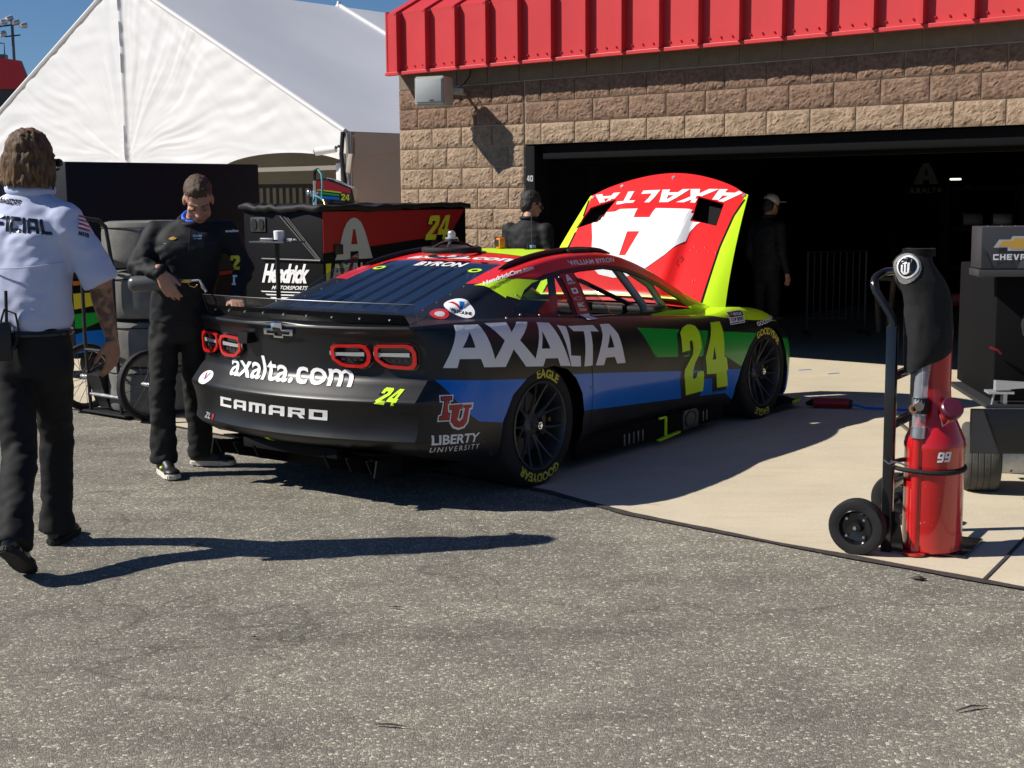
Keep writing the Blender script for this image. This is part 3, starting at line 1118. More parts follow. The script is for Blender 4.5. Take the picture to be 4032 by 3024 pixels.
b.box((TE + .12, TY - .04, TZ - .42), (.10, .05, .26), Matrix.Rotation(.2, 3, 'Y'), .02)
b.box((TE + .03, TY - .05, TZ - .75), (.07, .05, .22), Matrix.Rotation(-.2, 3, 'Y'), .02)
b.build('ratchet_strap', 'strap', tent)
b = MB()
b.box((TE - .11, TY - .03, TZ - .62), (.09, .02, .42), None, .004)
b.build('pole_plate', 'tent_white', tent)
b = MB()
b.tube([(TE + .01, TY - .05, TZ), (TE - .02, TY - .06, TZ - .30), (TE + .02, TY - .06, TZ - .6), (TE + .05, TY - .05, TZ - 1.0)], .03, 8)
b.build('cable_bundle', 'trim_black', tent)
cc = thing('security_camera', 'white bullet security camera clamped to the tent corner pole', 'camera', bw(TE - .03, TY - .10, 2.26), B_RZ)
b = MB()
b.cyl((-.05, 0, 0), (-.33, -.10, -.03), .045, .055, 14)
b.build('camera_body', 'white_vinyl', cc)
b = MB()
b.cyl((-.331, -.1005, -.0305), (-.345, -.105, -.032), .05, .045, 14)
b.build('lens_cap', 'gloss_black', cc)
b = MB()
b.tube([(-.08, -.01, .0), (-.02, .02, .04), (.02, .06, .0)], .018, 8)
b.build('mount', 'trim_black', cc)
# fence seen through the tent
fn_ = thing('slat_fence', 'dark picket fence seen under the tent behind the tool carts', 'fence', bw(-7.9, 3.3, 0), B_RZ + .70)
b = MB()
b.box((1.2, 0, 1.80), (3.4, .05, .06))
b.box((1.2, 0, .30), (3.4, .05, .06))
b.build('fence_rail', 'trim_black', fn_, smooth=False)
for k in range(34):
    b = MB()
    b.box((-.45 + .1 * k, 0, .95), (.045, .03, 1.72))
    b.build('picket', 'trim_black', fn_, smooth=False)

# ------------------------------------------------------------------ far grandstand
gs = thing('grandstand', 'distant dark grandstand with a red parapet behind the tent', 'grandstand', (-40, 95, 0), 0)
b = MB()
b.box((-6, 0, 4.3), (30, 14, 8.6))
b.build('stand_body', 'cart_grey', gs, smooth=False)
b = MB()
b.prism([(-21, 8.6), (9.8, 8.6), (9.2, 10.35), (5.5, 10.9), (-21, 11.6)], Matrix.Translation((0, -7.2, 0)) @ Matrix.Rotation(pi/2, 4, 'X'), -.5)
b.build('red_parapet', 'dark_red', gs, smooth=False)
b = MB()
for k in range(10):
    b.box((-20 + 3 * k, -7.4, 4), (.25, .2, 8))
b.build('column', 'garage_dark', gs, smooth=False)
fl = thing('floodlight_mast', 'small floodlight mast rising over the far grandstand roof', 'floodlight', (-32.6, 92, 10.4), 0)
b = MB()
b.tube([(0, 0, 0), (0, 0, 3.0)], .10, 8)
b.tube([(-.9, 0, 2.55), (.9, 0, 2.75)], .06, 6)
b.tube([(-.5, 0, 1.9), (.5, 0, 2.0)], .05, 6)
b.build('mast', 'dark_metal', fl)
for x, z in ((-.9, 2.75), (-.4, 2.9), (.4, 2.85), (.9, 2.65), (0, 3.1), (-.5, 2.1)):
    b = MB()
    b.cyl((x, 0, z), (x - .25, -.3, z - .1), .22, .15, 8)
    b.build('lamp_head', 'silver', fl)
b = MB()
b.box((-1.8, 0, .5), (2.6, .6, .5))
b.tube([(-3, 0, .7), (-3, 0, 1.5), (-.6, 0, 1.5), (-.6, 0, .7)], .05, 6)
b.build('walkway', 'dark_metal', fl, smooth=False)
# ------------------------------------------------------------------ stock car
CAR_LOC = (-0.62794, 8.08928, 0.0)
CAR_RZ = pi / 2 - 0.63696
car = thing('race_car', 'black stock car numbered 24 with raised red hood and lime trim, nose in the garage', 'race car', CAR_LOC, CAR_RZ)

ZB = [(-1.12, .285), (-.85, .285), (-.45, .20), (.4, .17), (2.3, .16), (3.1, .12), (3.45, .09), (3.8, .09)]
ZT = [(-1.1, .952), (-.95, .957), (-.7, .966), (-.2, .952), (.2, .93), (.5, .905), (.8, .884), (1.2, .862), (1.8, .822), (2.15, .802), (2.4, .826), (2.7, .81), (3.0, .75), (3.2, .665), (3.35, .56), (3.5, .47), (3.75, .42)]
YM = [(-.45, .982), (-.2, .99), (0, .992), (.35, .985), (.6, .965), (.9, .955), (1.6, .955), (2.1, .97), (2.5, .985), (2.8, .99), (3.05, .975), (3.2, .955)]
DXR = [(.285, .07), (.305, .01), (.325, -.035), (.35, -.065), (.372, -.084), (.385, -.080), (.42, -.070), (.48, -.074), (.53, -.086), (.56, -.100), (.574, -.103), (.582, -.101), (.595, -.088), (.615, -.069), (.635, -.050), (.655, -.030), (.672, -.013), (.688, -.003), (.705, .001), (.74, .003), (.80, 0), (.88, -.008), (.92, -.022), (.945, -.040), (.957, -.036)]
INS = [(0, .06), (.06, .035), (.2, .014), (.45, 0), (.72, 0), (.82, .008), (.90, .026), (.95, .048), (.98, .070), (1, .095)]
ZR = [.285, .295, .305, .315, .327, .34, .355, .366, .374, .382, .392, .41, .44, .48, .52, .545, .56, .568, .574, .579, .585, .595, .61, .625, .64, .655, .67, .685, .70, .715, .74, .78, .82, .86, .89, .91, .925, .937, .946, .953, .957]
NW = len(ZR)

def zt(x): return smooth_tab(ZT, x)
def zb(x): return lerp_tab(ZB, x)
def bez(p0, p1, p2, p3, t):
    return tuple((1-t)**3*a + 3*(1-t)**2*t*b + 3*(1-t)*t*t*c + t**3*d for a, b, c, d in zip(p0, p1, p2, p3))

def half_outline(zr):
    w = (zr - .285) / .672
    ins = smooth_tab(INS, w)
    xr = -1.0 + smooth_tab(DXR, zr)
    k = .25
    yc = .85 - .75 * ins
    out = [(xr + k * (yc * i / 14) ** 2, yc * i / 14) for i in range(15)]
    p0 = out[-1]
    ys = smooth_tab(YM, -.45) - ins
    sl = 2 * k * yc
    L = sqrt(1 + sl * sl)
    for i in range(1, 15):
        out.append(bez(p0, (p0[0] + .10, p0[1] + .060), (-.66, ys - .014), (-.45, ys), i / 14))
    for i in range(1, 93):
        x = -.45 + 3.65 * i / 92
        tuck = 0.045 * max(0, 1 - w / .4) * max(0, min(1, (x - .45) / .3)) * max(0, min(1, (2.4 - x) / .3))
        out.append((x, smooth_tab(YM, x) - ins - tuck))
    p0 = out[-1]
    for i in range(1, 15):
        out.append(bez(p0, (3.44, p0[1] + .02), (3.62, .55), (3.72, 0), i / 14))
    pts = []
    for x, y in out:
        b, t = zb(x), zt(x)
        pts.append((x, y, b + w * (t - b)))
    return pts

bm = bmesh.new()
rows = [half_outline(z) for z in ZR]
for sgn in (-1, 1):
    vv = [[bm.verts.new((x, sgn * y, z)) for x, y, z in r] for r in rows]
    for j in range(NW - 1):
        for i in range(len(vv[0]) - 1):
            f = (vv[j][i], vv[j][i + 1], vv[j + 1][i + 1], vv[j + 1][i])
            bm.faces.new(f if sgn < 0 else f[::-1])
    # top sheet from the shoulder to the centre line
    top = vv[-1]
    NY = 12
    grid = []
    for v in top:
        x, y, z = v.co
        col = [v]
        for q in range(1, NY + 1):
            t = 1 - q / NY
            zz = z + .012 * (1 - t * t) * (1 if x < .2 else .4)
            if x > 2.1:
                zz = z + .02 * (1 - t * t)
            col.append(bm.verts.new((x, sgn * abs(y) * t, zz)))
        grid.append(col)
    for i in range(len(grid) - 1):
        xm = (grid[i][0].co.x + grid[i + 1][0].co.x) / 2
        for q in range(NY):
            ya = abs(grid[i][q + 1].co.y)
            if 2.34 < xm < 3.3 and ya < .70:
                continue
            if -.5 < xm <= 2.34 and ya < .62:
                continue
            f = (grid[i][q], grid[i + 1][q], grid[i + 1][q + 1], grid[i][q + 1])
            try:
                bm.faces.new(f if sgn < 0 else f[::-1])
            except ValueError:
                pass
bmesh.ops.remove_doubles(bm, verts=bm.verts, dist=1e-5)
ARCH_R = [(-.365, .10), (-.365, .24), (-.35, .42), (-.27, .555), (-.14, .635), (0, .668), (.116, .672), (.25, .638), (.345, .575), (.42, .48), (.452, .376), (.455, .10)]
ARCH_F = [(2.36, .05), (2.37, .28), (2.43, .43), (2.53, .555), (2.645, .638), (2.75, .668), (2.863, .672), (2.98, .642), (3.11, .56), (3.19, .45), (3.235, .33), (3.24, .02)]
for arch in (ARCH_R, ARCH_F):
    for sgn in (-1, 1):
        cand = [f for f in bm.faces if f.calc_center_median().y * sgn > .6 and arch[0][0] - .2 < f.calc_center_median().x < arch[-1][0] + .2]
        ins_f = convex_clip(bm, cand, arch, (0, 2))
        bmesh.ops.delete(bm, geom=ins_f, context='FACES')
ZONES = [  # (material index, convex polygon in x, z)
    (1, [(-.79, .687), (-.08, .620), (-.33, .41), (-.543, .445), (-.60, .482), (-.689, .557)]),
    (1, [(.30, .603), (.51, .583), (1.63, .475), (1.63, .287), (.79, .341), (.44, .371)]),
    (1, [(1.63, .475), (2.26, .42), (2.26, .252), (1.63, .287)]),
    (1, [(2.26, .42), (2.55, .395), (2.37, .19), (2.26, .252)]),
    (2, [(1.115, .800), (1.634, .747), (1.634, .570), (1.318, .596), (1.28, .616)]),
    (2, [(1.634, .747), (2.2, .685), (2.2, .519), (1.634, .570)]),
    (2, [(2.2, .685), (2.75, .627), (2.43, .42), (2.2, .519)]),
    (2, [(3.1, .565), (3.7, .5), (3.7, .31), (3.1, .31)]),
    (1, [(3.1, .31), (3.7, .31), (3.7, .10), (3.1, .10)]),
    (3, [(2.15, .795), (2.25, .775), (2.53, .740), (3.05, .692), (3.05, 1.0), (2.15, 1.0)]),
    (3, [(3.05, .692), (3.5, .55), (3.6, 1.0), (3.05, 1.0)]),
    (3, [(1.46, .845), (2.15, .795), (2.15, 1.0), (1.46, 1.0)]),
]
for mi, poly in ZONES:
    for sgn in (-1, 1):
        xa, xb = min(p[0] for p in poly) - .1, max(p[0] for p in poly) + .1
        cand = [f for f in bm.faces if f.calc_center_median().y * sgn > .45 and xa < f.calc_center_median().x < xb]
        for f in convex_clip(bm, cand, poly, (0, 2)):
            f.material_index = mi
BODY_BVH_bm = bm.copy()
me = bpy.data.meshes.new('body')
bm.to_mesh(me)
bm.free()
body = link('body', me, ['satin_black', 'blue_vinyl', 'green_vinyl', 'lime'], car, True, 27)

# ---- greenhouse
RAIL = [(-.56, .665, .968), (-.3, .648, 1.034), (0, .622, 1.118), (.3, .60, 1.192), (.6, .588, 1.238), (.9, .583, 1.257), (1.2, .585, 1.252), (1.4, .592, 1.228), (1.6, .605, 1.178), (1.8, .625, 1.105), (2.0, .65, 1.015), (2.2, .678, .925), (2.4, .705, .845)]
CEN = [(-.56, .975), (-.3, 1.043), (0, 1.131), (.2, 1.188), (.38, 1.228), (.55, 1.254), (.75, 1.271), (1.05, 1.276), (1.3, 1.262), (1.5, 1.222), (1.7, 1.158), (1.9, 1.083), (2.1, 1.0), (2.3, .905), (2.4, .86)]
RY = [(a, b) for a, b, c in RAIL]
RZ_ = [(a, c) for a, b, c in RAIL]
def yb(x): return smooth_tab([(-.56, .80), (-.2, .835), (.2, .845), (.8, .83), (1.4, .825), (2.0, .81), (2.4, .78)], x)
bm = bmesh.new()
gx = [-.56 + 2.96 * i / 84 for i in range(85)]
gl = []
for x in gx:
    ry, rz, zc = smooth_tab(RY, x), smooth_tab(RZ_, x), smooth_tab(CEN, x)
    b_y, b_z = yb(x), zt(x) - .012
    sec = []
    for i in range(9):
        t = i / 8
        bul = .018 * sin(pi * t) * min(1, (rz - b_z) / .2)
        yy = b_y + (ry + .025 - b_y) * t + bul
        z2 = b_z + (rz - .03 - b_z) * t
        if rz - b_z < .06:
            z2 = b_z + (rz - .008 - b_z) * t
        sec.append((yy, z2))
    y1, z1 = sec[-1]
    y2, z2 = ry - .05, rz + .006
    for i in range(1, 5):
        t = i / 4
        sec.append(((1-t)**2 * y1 + 2*(1-t)*t*(ry + .012) + t*t*y2, (1-t)**2*z1 + 2*(1-t)*t*(rz + .002) + t*t*z2))
    for i in range(1, 11):
        t = 1 - i / 10
        sec.append((y2 * t, z2 + (zc - z2) * (1 - t * t)))
    gl.append(sec)
for sgn in (-1, 1):
    vv = [[bm.verts.new((x, sgn * y, z)) for y, z in s] for x, s in zip(gx, gl)]
    for i in range(len(vv) - 1):
        for j in range(len(vv[0]) - 1):
            f = (vv[i][j], vv[i + 1][j], vv[i + 1][j + 1], vv[i][j + 1])
            bm.faces.new(f if sgn < 0 else f[::-1])
bmesh.ops.remove_doubles(bm, verts=bm.verts, dist=1e-5)
GREEN_BVH_bm = bm.copy()
QUARTER = [(-.03, .972), (.207, 1.062), (.41, 1.122), (.60, 1.146), (.575, .917)]
DOORWIN = [(.765, .895), (.80, 1.152), (.90, 1.158), (1.153, 1.160), (1.35, 1.135), (1.506, 1.10), (1.71, 1.03), (1.83, .975), (1.961, .915), (2.10, .845), (1.48, .866)]
REARWIN = [(-.505, -.45), (-.49, -.49), (.36, -.445), (.385, -.41), (.395, .41), (.36, .445), (-.49, .49), (-.505, .45)]
FRONTWIN = [(1.42, -.545), (2.3, -.655), (2.3, .655), (1.42, .545)]
def take(bm, faces):
    b2 = bmesh.new()
    mp = {}
    for f in faces:
        vs = []
        for v in f.verts:
            if v not in mp:
                mp[v] = b2.verts.new(v.co)
            vs.append(mp[v])
        b2.faces.new(vs)
    bmesh.ops.delete(bm, geom=faces, context='FACES')
    return b2
quarter, doorwin = [], []
for sgn in (-1, 1):
    cand = [f for f in bm.faces if f.calc_center_median().y * sgn > .55]
    quarter.append(take(bm, convex_clip(bm, cand, QUARTER, (0, 2))))
    cand = [f for f in bm.faces if f.calc_center_median().y * sgn > .55]
    b2 = take(bm, convex_clip(bm, cand, DOORWIN, (0, 2)))
    b2.free()
bm.normal_update()
cand = [f for f in bm.faces if f.calc_center_median().x < .7 and abs(f.normal.z) > .2]
rearw = take(bm, convex_clip(bm, cand, REARWIN, (0, 1)))
bm.normal_update()
cand = [f for f in bm.faces if f.calc_center_median().x > 1.2 and abs(f.normal.z) > .2]
frontw = take(bm, convex_clip(bm, cand, FRONTWIN, (0, 1)))
REDLINE = [(-.10, 1.112), (.153, 1.145), (.40, 1.136), (.494, 1.154), (.684, 1.173), (.931, 1.185), (1.175, 1.180), (1.336, 1.164), (1.441, 1.142), (1.569, 1.105), (1.701, 1.063), (1.83, 1.013), (1.97, .961), (2.114, .907), (2.28, .845)]
for p, q in zip(REDLINE, REDLINE[1:]):
    for sgn in (-1, 1):
        cand = [f for f in bm.faces if f.calc_center_median().y * sgn > 0 and p[0] - .1 < f.calc_center_median().x < q[0] + .1]
        for f in convex_clip(bm, cand, [p, q, (q[0], 1.6), (p[0], 1.6)], (0, 2)):
            f.material_index = 1
for sgn in (-1, 1):
    cand = [f for f in bm.faces if f.calc_center_median().y * sgn > .5 and 1.3 < f.calc_center_median().x < 2.5]
    for f in convex_clip(bm, cand, [(1.47, .70), (1.47, .852), (1.9, .862), (2.2, .865), (2.4, .80), (2.4, .70)], (0, 2)):
        f.material_index = 2
    cand = [f for f in bm.faces if f.calc_center_median().y * sgn > 0 and f.calc_center_median().x > 2.0]
    for f in convex_clip(bm, cand, [(2.10, .905), (2.28, .845), (2.28, 1.2), (2.10, 1.2)], (0, 2)) + convex_clip(bm, [f for f in bm.faces if f.calc_center_median().y * sgn > 0 and f.calc_center_median().x > 2.2], [(2.28, .6), (2.6, .6), (2.6, 1.2), (2.28, 1.2)], (0, 2)):
        f.material_index = 2
bmesh.ops.solidify(bm, geom=bm.faces[:], thickness=.012)
me = bpy.data.meshes.new('roof_shell')
bm.to_mesh(me)
bm.free()
shell = link('roof_shell', me, ['satin_black', 'red_vinyl', 'lime'], car, True, 50)
def from_bm(name, b, m, parent):
    me = bpy.data.meshes.new(name)
    b.to_mesh(me)
    b.free()
    return link(name, me, m, parent, True, 50)
rear_window = from_bm('rear_window', rearw, 'rear_glass', car)
windshield = from_bm('windshield', frontw, 'windshield', car)
for b, m in zip(quarter, ('clear_plastic', 'rear_glass')):  # left pane darkened to block sun leaking through the cabin
    from_bm('quarter_window', b, m, car)

# surfaces that lettering is laid on
SURF = bmesh.new()
for b in (BODY_BVH_bm, GREEN_BVH_bm):
    t_ = bpy.data.meshes.new('tmp')
    b.to_mesh(t_)
    SURF.from_mesh(t_)
    bpy.data.meshes.remove(t_)
    b.free()
BVH = BVHTree.FromBMesh(SURF)
SURF.free()
on_side = bvh_fn(BVH, lambda a, b: Vector((a, -3, b)), (0, 1, 0))
on_tail = bvh_fn(BVH, lambda a, b: Vector((-3, -a, b)), (1, 0, 0))
on_top = bvh_fn(BVH, lambda a, b: Vector((a, b, 3)), (0, 0, -1))

# ---- underbody, cabin
b = MB()
b.box((1.3, 0, .42), (4.1, 1.16, .60), bevel=.03)
b.box((.95, 0, .36), (1.0, 1.76, .46), bevel=.02)
b.box((1.85, 0, .36), (.9, 1.76, .44), bevel=.02)
b.box((-.62, 0, .42), (.42, 1.5, .25), bevel=.02)
b.box((1.95, 0, .76), (.42, 1.3, .16), bevel=.05)
for s in (-1, 1):
    b.box((.05, s*.755, .712), (1.05, .40, .014))  # rear and front wheel-house covers, added to stop sun leaking through the arches
    b.box((2.74, s*.755, .709), (.78, .40, .012))
    b.box((1.3, s*.70, .62), (1.5, .30, .10))
b.build('chassis', 'deep_black', car)
# roll cage
cg = MB()
for s in (-1, 1):
    cg.tube([(.62, s*.66, .45), (.66, s*.62, .9), (.72, s*.54, 1.20)], .024)
    cg.tube([(.72, s*.54, 1.20), (1.3, s*.54, 1.215), (1.52, s*.56, 1.16), (1.80, s*.60, 1.02), (1.95, s*.63, .85), (1.98, s*.64, .6)], .026)
    cg.tube([(1.42, s*.55, 1.17), (1.62, s*.66, .90), (1.70, s*.70, .6)], .026)
    cg.tube([(.70, s*.54, 1.18), (.2, s*.52, .95), (-.3, s*.5, .7)], .022)
    for zz in (.55, .68, .80):
        cg.tube([(.64, s*.70, zz), (1.2, s*.80, zz), (1.72, s*.70, zz - .03)], .022)
cg.tube([(.72, -.54, 1.20), (.72, .54, 1.20)], .024)
cg.tube([(.70, .5, 1.18), (.62, -.6, .62)], .022)
cg.tube([(1.42, -.5, 1.19), (1.42, .5, 1.19)], .022)
cg.build('roll_cage', 'cage_grey', car)
dg = MB()
dg.tube([(1.30, -.02, 1.20), (1.85, -.46, .86)], .016)
dg.build('window_brace', 'trim_black', car)
st = MB()
st.box((.98, .36, .72), (.16, .46, .62), Matrix.Rotation(radians(-12), 3, 'Y'), .05)
st.box((1.18, .36, .50), (.42, .46, .16), None, .04)
for s in (-.19, .19):
    st.box((1.06, .36 + s, 1.02), (.26, .05, .24), Matrix.Rotation(radians(-8), 3, 'Y'), .03)
st.build('racing_seat', 'trim_black', car)
ds = MB()
ds.box((1.86, 0, .84), (.18, 1.34, .07), None, .03)
ds.box((1.70, .30, .84), (.06, .30, .10), None, .015)
ds.box((1.52, -.28, .88), (.05, .08, .06), None, .008)
ds.build('dashboard', 'trim_black', car)
vh = MB()
vh.tube([(.80, -.60, 1.13), (.86, -.62, 1.08), (.97, -.64, 1.0), (1.05, -.67, .92), (1.09, -.69, .84)], [.05, .075, .085, .085, .085], 16, flat=.6)
vh.build('window_vent_duct', 'clear_plastic', car)
wnet = MB()
for k in range(9):
    t = k / 8
    wnet.tube([(.82 + .70*t, .80 - .02*t, .89 - .02*t), (.82 + .66*t, .655, 1.17 - .05*t*t)], .014, 4, flat=.3)
for k in range(6):
    z = .91 + .05*k
    wnet.tube([(.80, .80 - .026*k, z), (1.50, .785 - .026*k, z - .02)], .014, 4, flat=.3)
for k in range(5):  # strips added over the open front corner to block sun through the cabin
    t = k / 4
    wnet.tube([(1.50 + .50*t, .79 - .01*t, .87 - .03*t), (1.50 + .42*t, .66 - .01*t, 1.10 - .15*t)], .030, 4, flat=.2)
wnet.build('window_net_and_sun_block', 'deep_black', car)
nt_ = MB()
for s in (-.64, -.60):
    nt_.tube([(.86, s - .05, .93), (.72, s + .03, 1.16)], .011)
nt_.build('door_pillar_bar', 'cage_grey', car)

# roof rails
for s in (-1, 1):
    rr_ = MB()
    path = []
    for i in range(25):
        x = .22 + 1.22 * i / 24
        path.append((x, s * (smooth_tab(RY, x) - .075), smooth_tab(RZ_, x) + .020))
    hs = [min(1, .25 + i / 3, .25 + (24 - i) / 3) for i in range(25)]
    rr_.tube(path, [.019 * q for q in hs], 8)
    rr_.build('roof_rail', 'satin_black', car)

# ---- rear spoiler
def tail_x(y, z=.957): return -1.0 + smooth_tab(DXR, z) + .25 * y * y
sp = MB()
sp.grid(lambda u, v: Vector((tail_x((2*u-1)*.745) + .075 - .050 * v, (2*u-1)*.745, .958 + .011*(1-(2*u-1)**2) + .060 * v)), 40, 3)
bmesh.ops.solidify(sp.bm, geom=sp.bm.faces[:], thickness=.006)
spo = sp.build('spoiler', 'trim_black', car)
sc_ = MB()
sc_.grid(lambda u, v: Vector((tail_x((2*u-1)*.80) + .060 - .045 * v, (2*u-1)*.80, .962 + .010*(1-(2*u-1)**2) + .112 * v)), 40, 3)
bmesh.ops.solidify(sc_.bm, geom=sc_.bm.faces[:], thickness=.005)
sc_.build('clear_spoiler_blade', 'clear_plastic', car)
ed = MB()
ed.tube([(tail_x((2*u/30-1)*.80) + .060 - .045, (2*u/30-1)*.80, .962 + .010*(1-(2*u/30-1)**2) + .112) for u in range(31)], .0022, 6)
for s in (-.80, .80):
    ed.tube([(tail_x(s) + .060, s, .962), (tail_x(s) + .015, s, 1.074)], .0022, 6)
ed.build('blade_edge', 'dark_metal', car)
for k in range(9):
    y = -.66 + 1.32 * k / 8
    rv = MB()
    c = Vector((tail_x(y) + .045, y, .958 + .011*(1-(y/.745)**2) + .034))
    rv.cyl(c, c + Vector((-.009, 0, -.004)), .0055, .0045, 8)
    o = rv.build('rivet', 'silver', spo)
    o.parent = spo

# ---- diffuser
df = MB()
df.box((-.55, 0, .235), (.78, 1.16, .012), Matrix.Rotation(radians(7), 3, 'Y'))
for y in (-.575, -.43, -.27, .27, .43, .575):
    p = [(-1.0, .262), (-.3, .20), (-.25, .13), (-.78, .14), (-.96, .185)]
    df.prism(p, Matrix.Translation((0, y + .005, 0)) @ Matrix.Rotation(pi/2, 4, 'X'), .010)
df.box((-.96, 0, .275), (.06, .72, .06), None, .01)
df.build('diffuser', 'deep_black', car)
for s in (-1, 1):
    b = MB()
    b.grid(lambda u, v: Vector((-.985 + .05*v + .03*u, s*(.26 + .36*u), .262 - .010*v + .022*(1-u) - .03*max(0, u - .85)/.15)), 12, 2)
    bmesh.ops.solidify(b.bm, geom=b.bm.faces[:], thickness=.010)
    b.box((-.935, s*.624, .21), (.10, .010, .09), Matrix.Rotation(radians(14), 3, 'Y'))
    b.build('diffuser_flap', 'deep_black', car)

# ---- side skirts
for s in (-1, 1):
    b = MB()
    b.box((1.40, s*.875, .125), (1.86, .05, .13), None, .012)
    sk = b.build('side_skirt', 'deep_black', car)
    if s < 0:
        for k in range(5):
            v = MB()
            v.box((1.005 + k*.055, -.903, .105), (.008, .006, .07))
            v.build('vent_fin', 'steel', sk)
        for k in range(2):
            v = MB()
            v.box((2.02 + k*.05, -.903, .12), (.008, .006, .07))
            v.build('vent_fin', 'steel', sk)
        ex = MB()
        Mx = Matrix.Translation((1.84, -.895, .125)) @ Matrix.Rotation(pi/2, 4, 'X')
        ex.prism([(-.10, -.06), (.10, -.06), (.11, .03), (.07, .065), (-.09, .065), (-.11, .02)], Mx, .014)
        eo = ex.build('exhaust_surround', 'dark_metal', sk)
        pz = MB()
        pz.lathe([(.058, .016), (.072, .020), (.072, .0), (.056, -.03), (.0, -.03)], Mx @ Matrix.Diagonal((1.1, .8, 1, 1)), 24)
        pz.build('exhaust_pipe', 'rim_black', sk)
        jk = MB()
        jk.box((1.50, -.912, .120), (.022, .012, .13), None, .002)
        jk.box((1.455, -.912, .185), (.08, .012, .014))
        jk.box((1.52, -.925, .058), (.27, .03, .014), Matrix.Rotation(radians(-4), 3, 'Y'), .004)
        jk.build('jack_marker', 'lime', sk)
# splitter
b = MB()
b.grid(lambda u, v: Vector((3.35 + .40 * cos((u - .5) * pi) + .02*v, (2*u - 1) * .96, .055)), 24, 1)
pts = [(3.0, -.98), (3.40, -.97), (3.55, -.80), (3.72, -.4), (3.78, 0), (3.72, .4), (3.55, .80), (3.40, .97), (3.0, .98)]
b.prism(pts, Matrix.Translation((0, 0, .045)), .016)
b.build('front_splitter', 'trim_black', car)
b = MB()
b.tube([(3.28, -.985, .064), (3.40, -.98, .064), (3.50, -.90, .064)], .012, 8)
b.build('splitter_edge', 'lime', car)

# ---- wheels: axis along -y (outer side)
def arc_text(shape, R, mid):
    """flat text with baseline radius R around the wheel, centred on the clockwise angle mid"""
    V, F = shape
    cx = (min(v[0] for v in V) + max(v[0] for v in V)) / 2
    out = []
    for x, y in V:
        th = (x - cx) / (R + .02) + mid
        out.append(((R + y) * sin(th), (R + y) * cos(th)))
    return out, F
def make_wheel(s, steer=0.0):
    W = bpy.data.objects.new('wheel', None)
    COL.objects.link(W)
    W.parent = car
    Mo = Matrix.Rotation(pi/2, 4, 'X') if s < 0 else Matrix.Rotation(-pi/2, 4, 'X')
    t = MB()   # local h axis points outward after Mo
    t.lathe([(.235, -.36), (.30, -.375), (.336, -.355), (.346, -.33), (.347, -.18), (.346, -.035), (.340, -.012), (.325, .002), (.300, .008), (.270, .006), (.248, -.004), (.238, -.02)], Mo, 64)
    t.build('tyre', 'rubber', W)
    r = MB()
    r.lathe([(.252, -.006), (.250, .006), (.240, .008), (.232, -.004), (.226, -.06), (.222, -.30), (.235, -.33)], Mo, 64)
    NSP = 14
    for k in range(NSP):
        a0 = 2*pi*(k//2*2 + .5)/NSP + .11
        a1 = 2*pi*k/NSP + .11
        sg = 1 if k % 2 else -1
        pts = [(q*sin(a0 + sg*e), q*cos(a0 + sg*e), h) for q, e, h in ((.05, .04, -.075), (.10, .085, -.055), (.155, .140, -.032), (.20, .185, -.018), (.236, .224, -.006))]
        r.tube([Mo @ Vector((px, -py if s < 0 else py, pz)) for px, py, pz in pts], [.017, .011, .0075, .007, .009], 6)
    r.lathe([(0.0, -.045), (.045, -.046), (.068, -.06), (.072, -.09)], Mo, 28)
    r.build('rim', 'rim_black', W)
    n = MB()
    n.cyl(Mo @ Vector((0, 0, -.05)), Mo @ Vector((0, 0, .004)), .026, .022, 6)
    n.cyl(Mo @ Vector((0, 0, .004)), Mo @ Vector((0, 0, .012)), .016, .010, 12)
    n.build('wheel_nut', 'chrome', W)
    d = MB()
    d.lathe([(.08, -.12), (.185, -.12), (.187, -.15), (.08, -.15)], Mo, 40)
    d.build('brake_disc', 'rim_black', W)
    c = MB()
    for i in range(8):
        a = radians(62 + i*8)
        if i < 7:
            a2 = radians(62 + (i+1)*8)
            c.cyl(Mo @ Vector((.165*sin(a), -.165*cos(a) if s < 0 else .165*cos(a), -.105)), Mo @ Vector((.165*sin(a2), -.165*cos(a2) if s < 0 else .165*cos(a2), -.105)), .026, None, 8)
    c.build('brake_caliper', 'cart_grey', W)
    bp_ = MB()
    bp_.cyl(Mo @ Vector((.185, .005, -.085)), Mo @ Vector((.185, .005, -.062)), .020, .016, 6)
    bp_.build('brake_bracket', 'brass', W)
    return W
EAGLE = text2d('EAGLE', .03, 0, 1.0)
GOODYEAR = text2d('GOODYEAR', .03, 0, .95)
SIDEWALL = [(.25, -.003), (.27, .006), (.30, .008), (.325, .002), (.34, -.012)]
for (x, s) in ((0, -1), (2.794, -1), (0, 1), (2.794, 1)):
    W = make_wheel(s)
    W.location = (x, s * .972, .346)
    if s < 0:
        def on_tyre(a, b):
            rr = sqrt(a*a + b*b)
            return Vector((a, -lerp_tab(SIDEWALL, rr), b)), Vector((0, -1, 0))
        eg = fit(EAGLE, 0, 0, .215, .050)
        gy = fit(GOODYEAR, 0, 0, .385, .050)
        ea, ga = (radians(14), radians(184)) if x == 0 else (radians(186), radians(12))
        decal('tyre_lettering', 'tyre_yellow', W, arc_text(eg, .268, ea), on_tyre, .0025, .03)
        decal('tyre_lettering', 'tyre_yellow', W, arc_text(gy, .268, ga), on_tyre, .0025, .03)
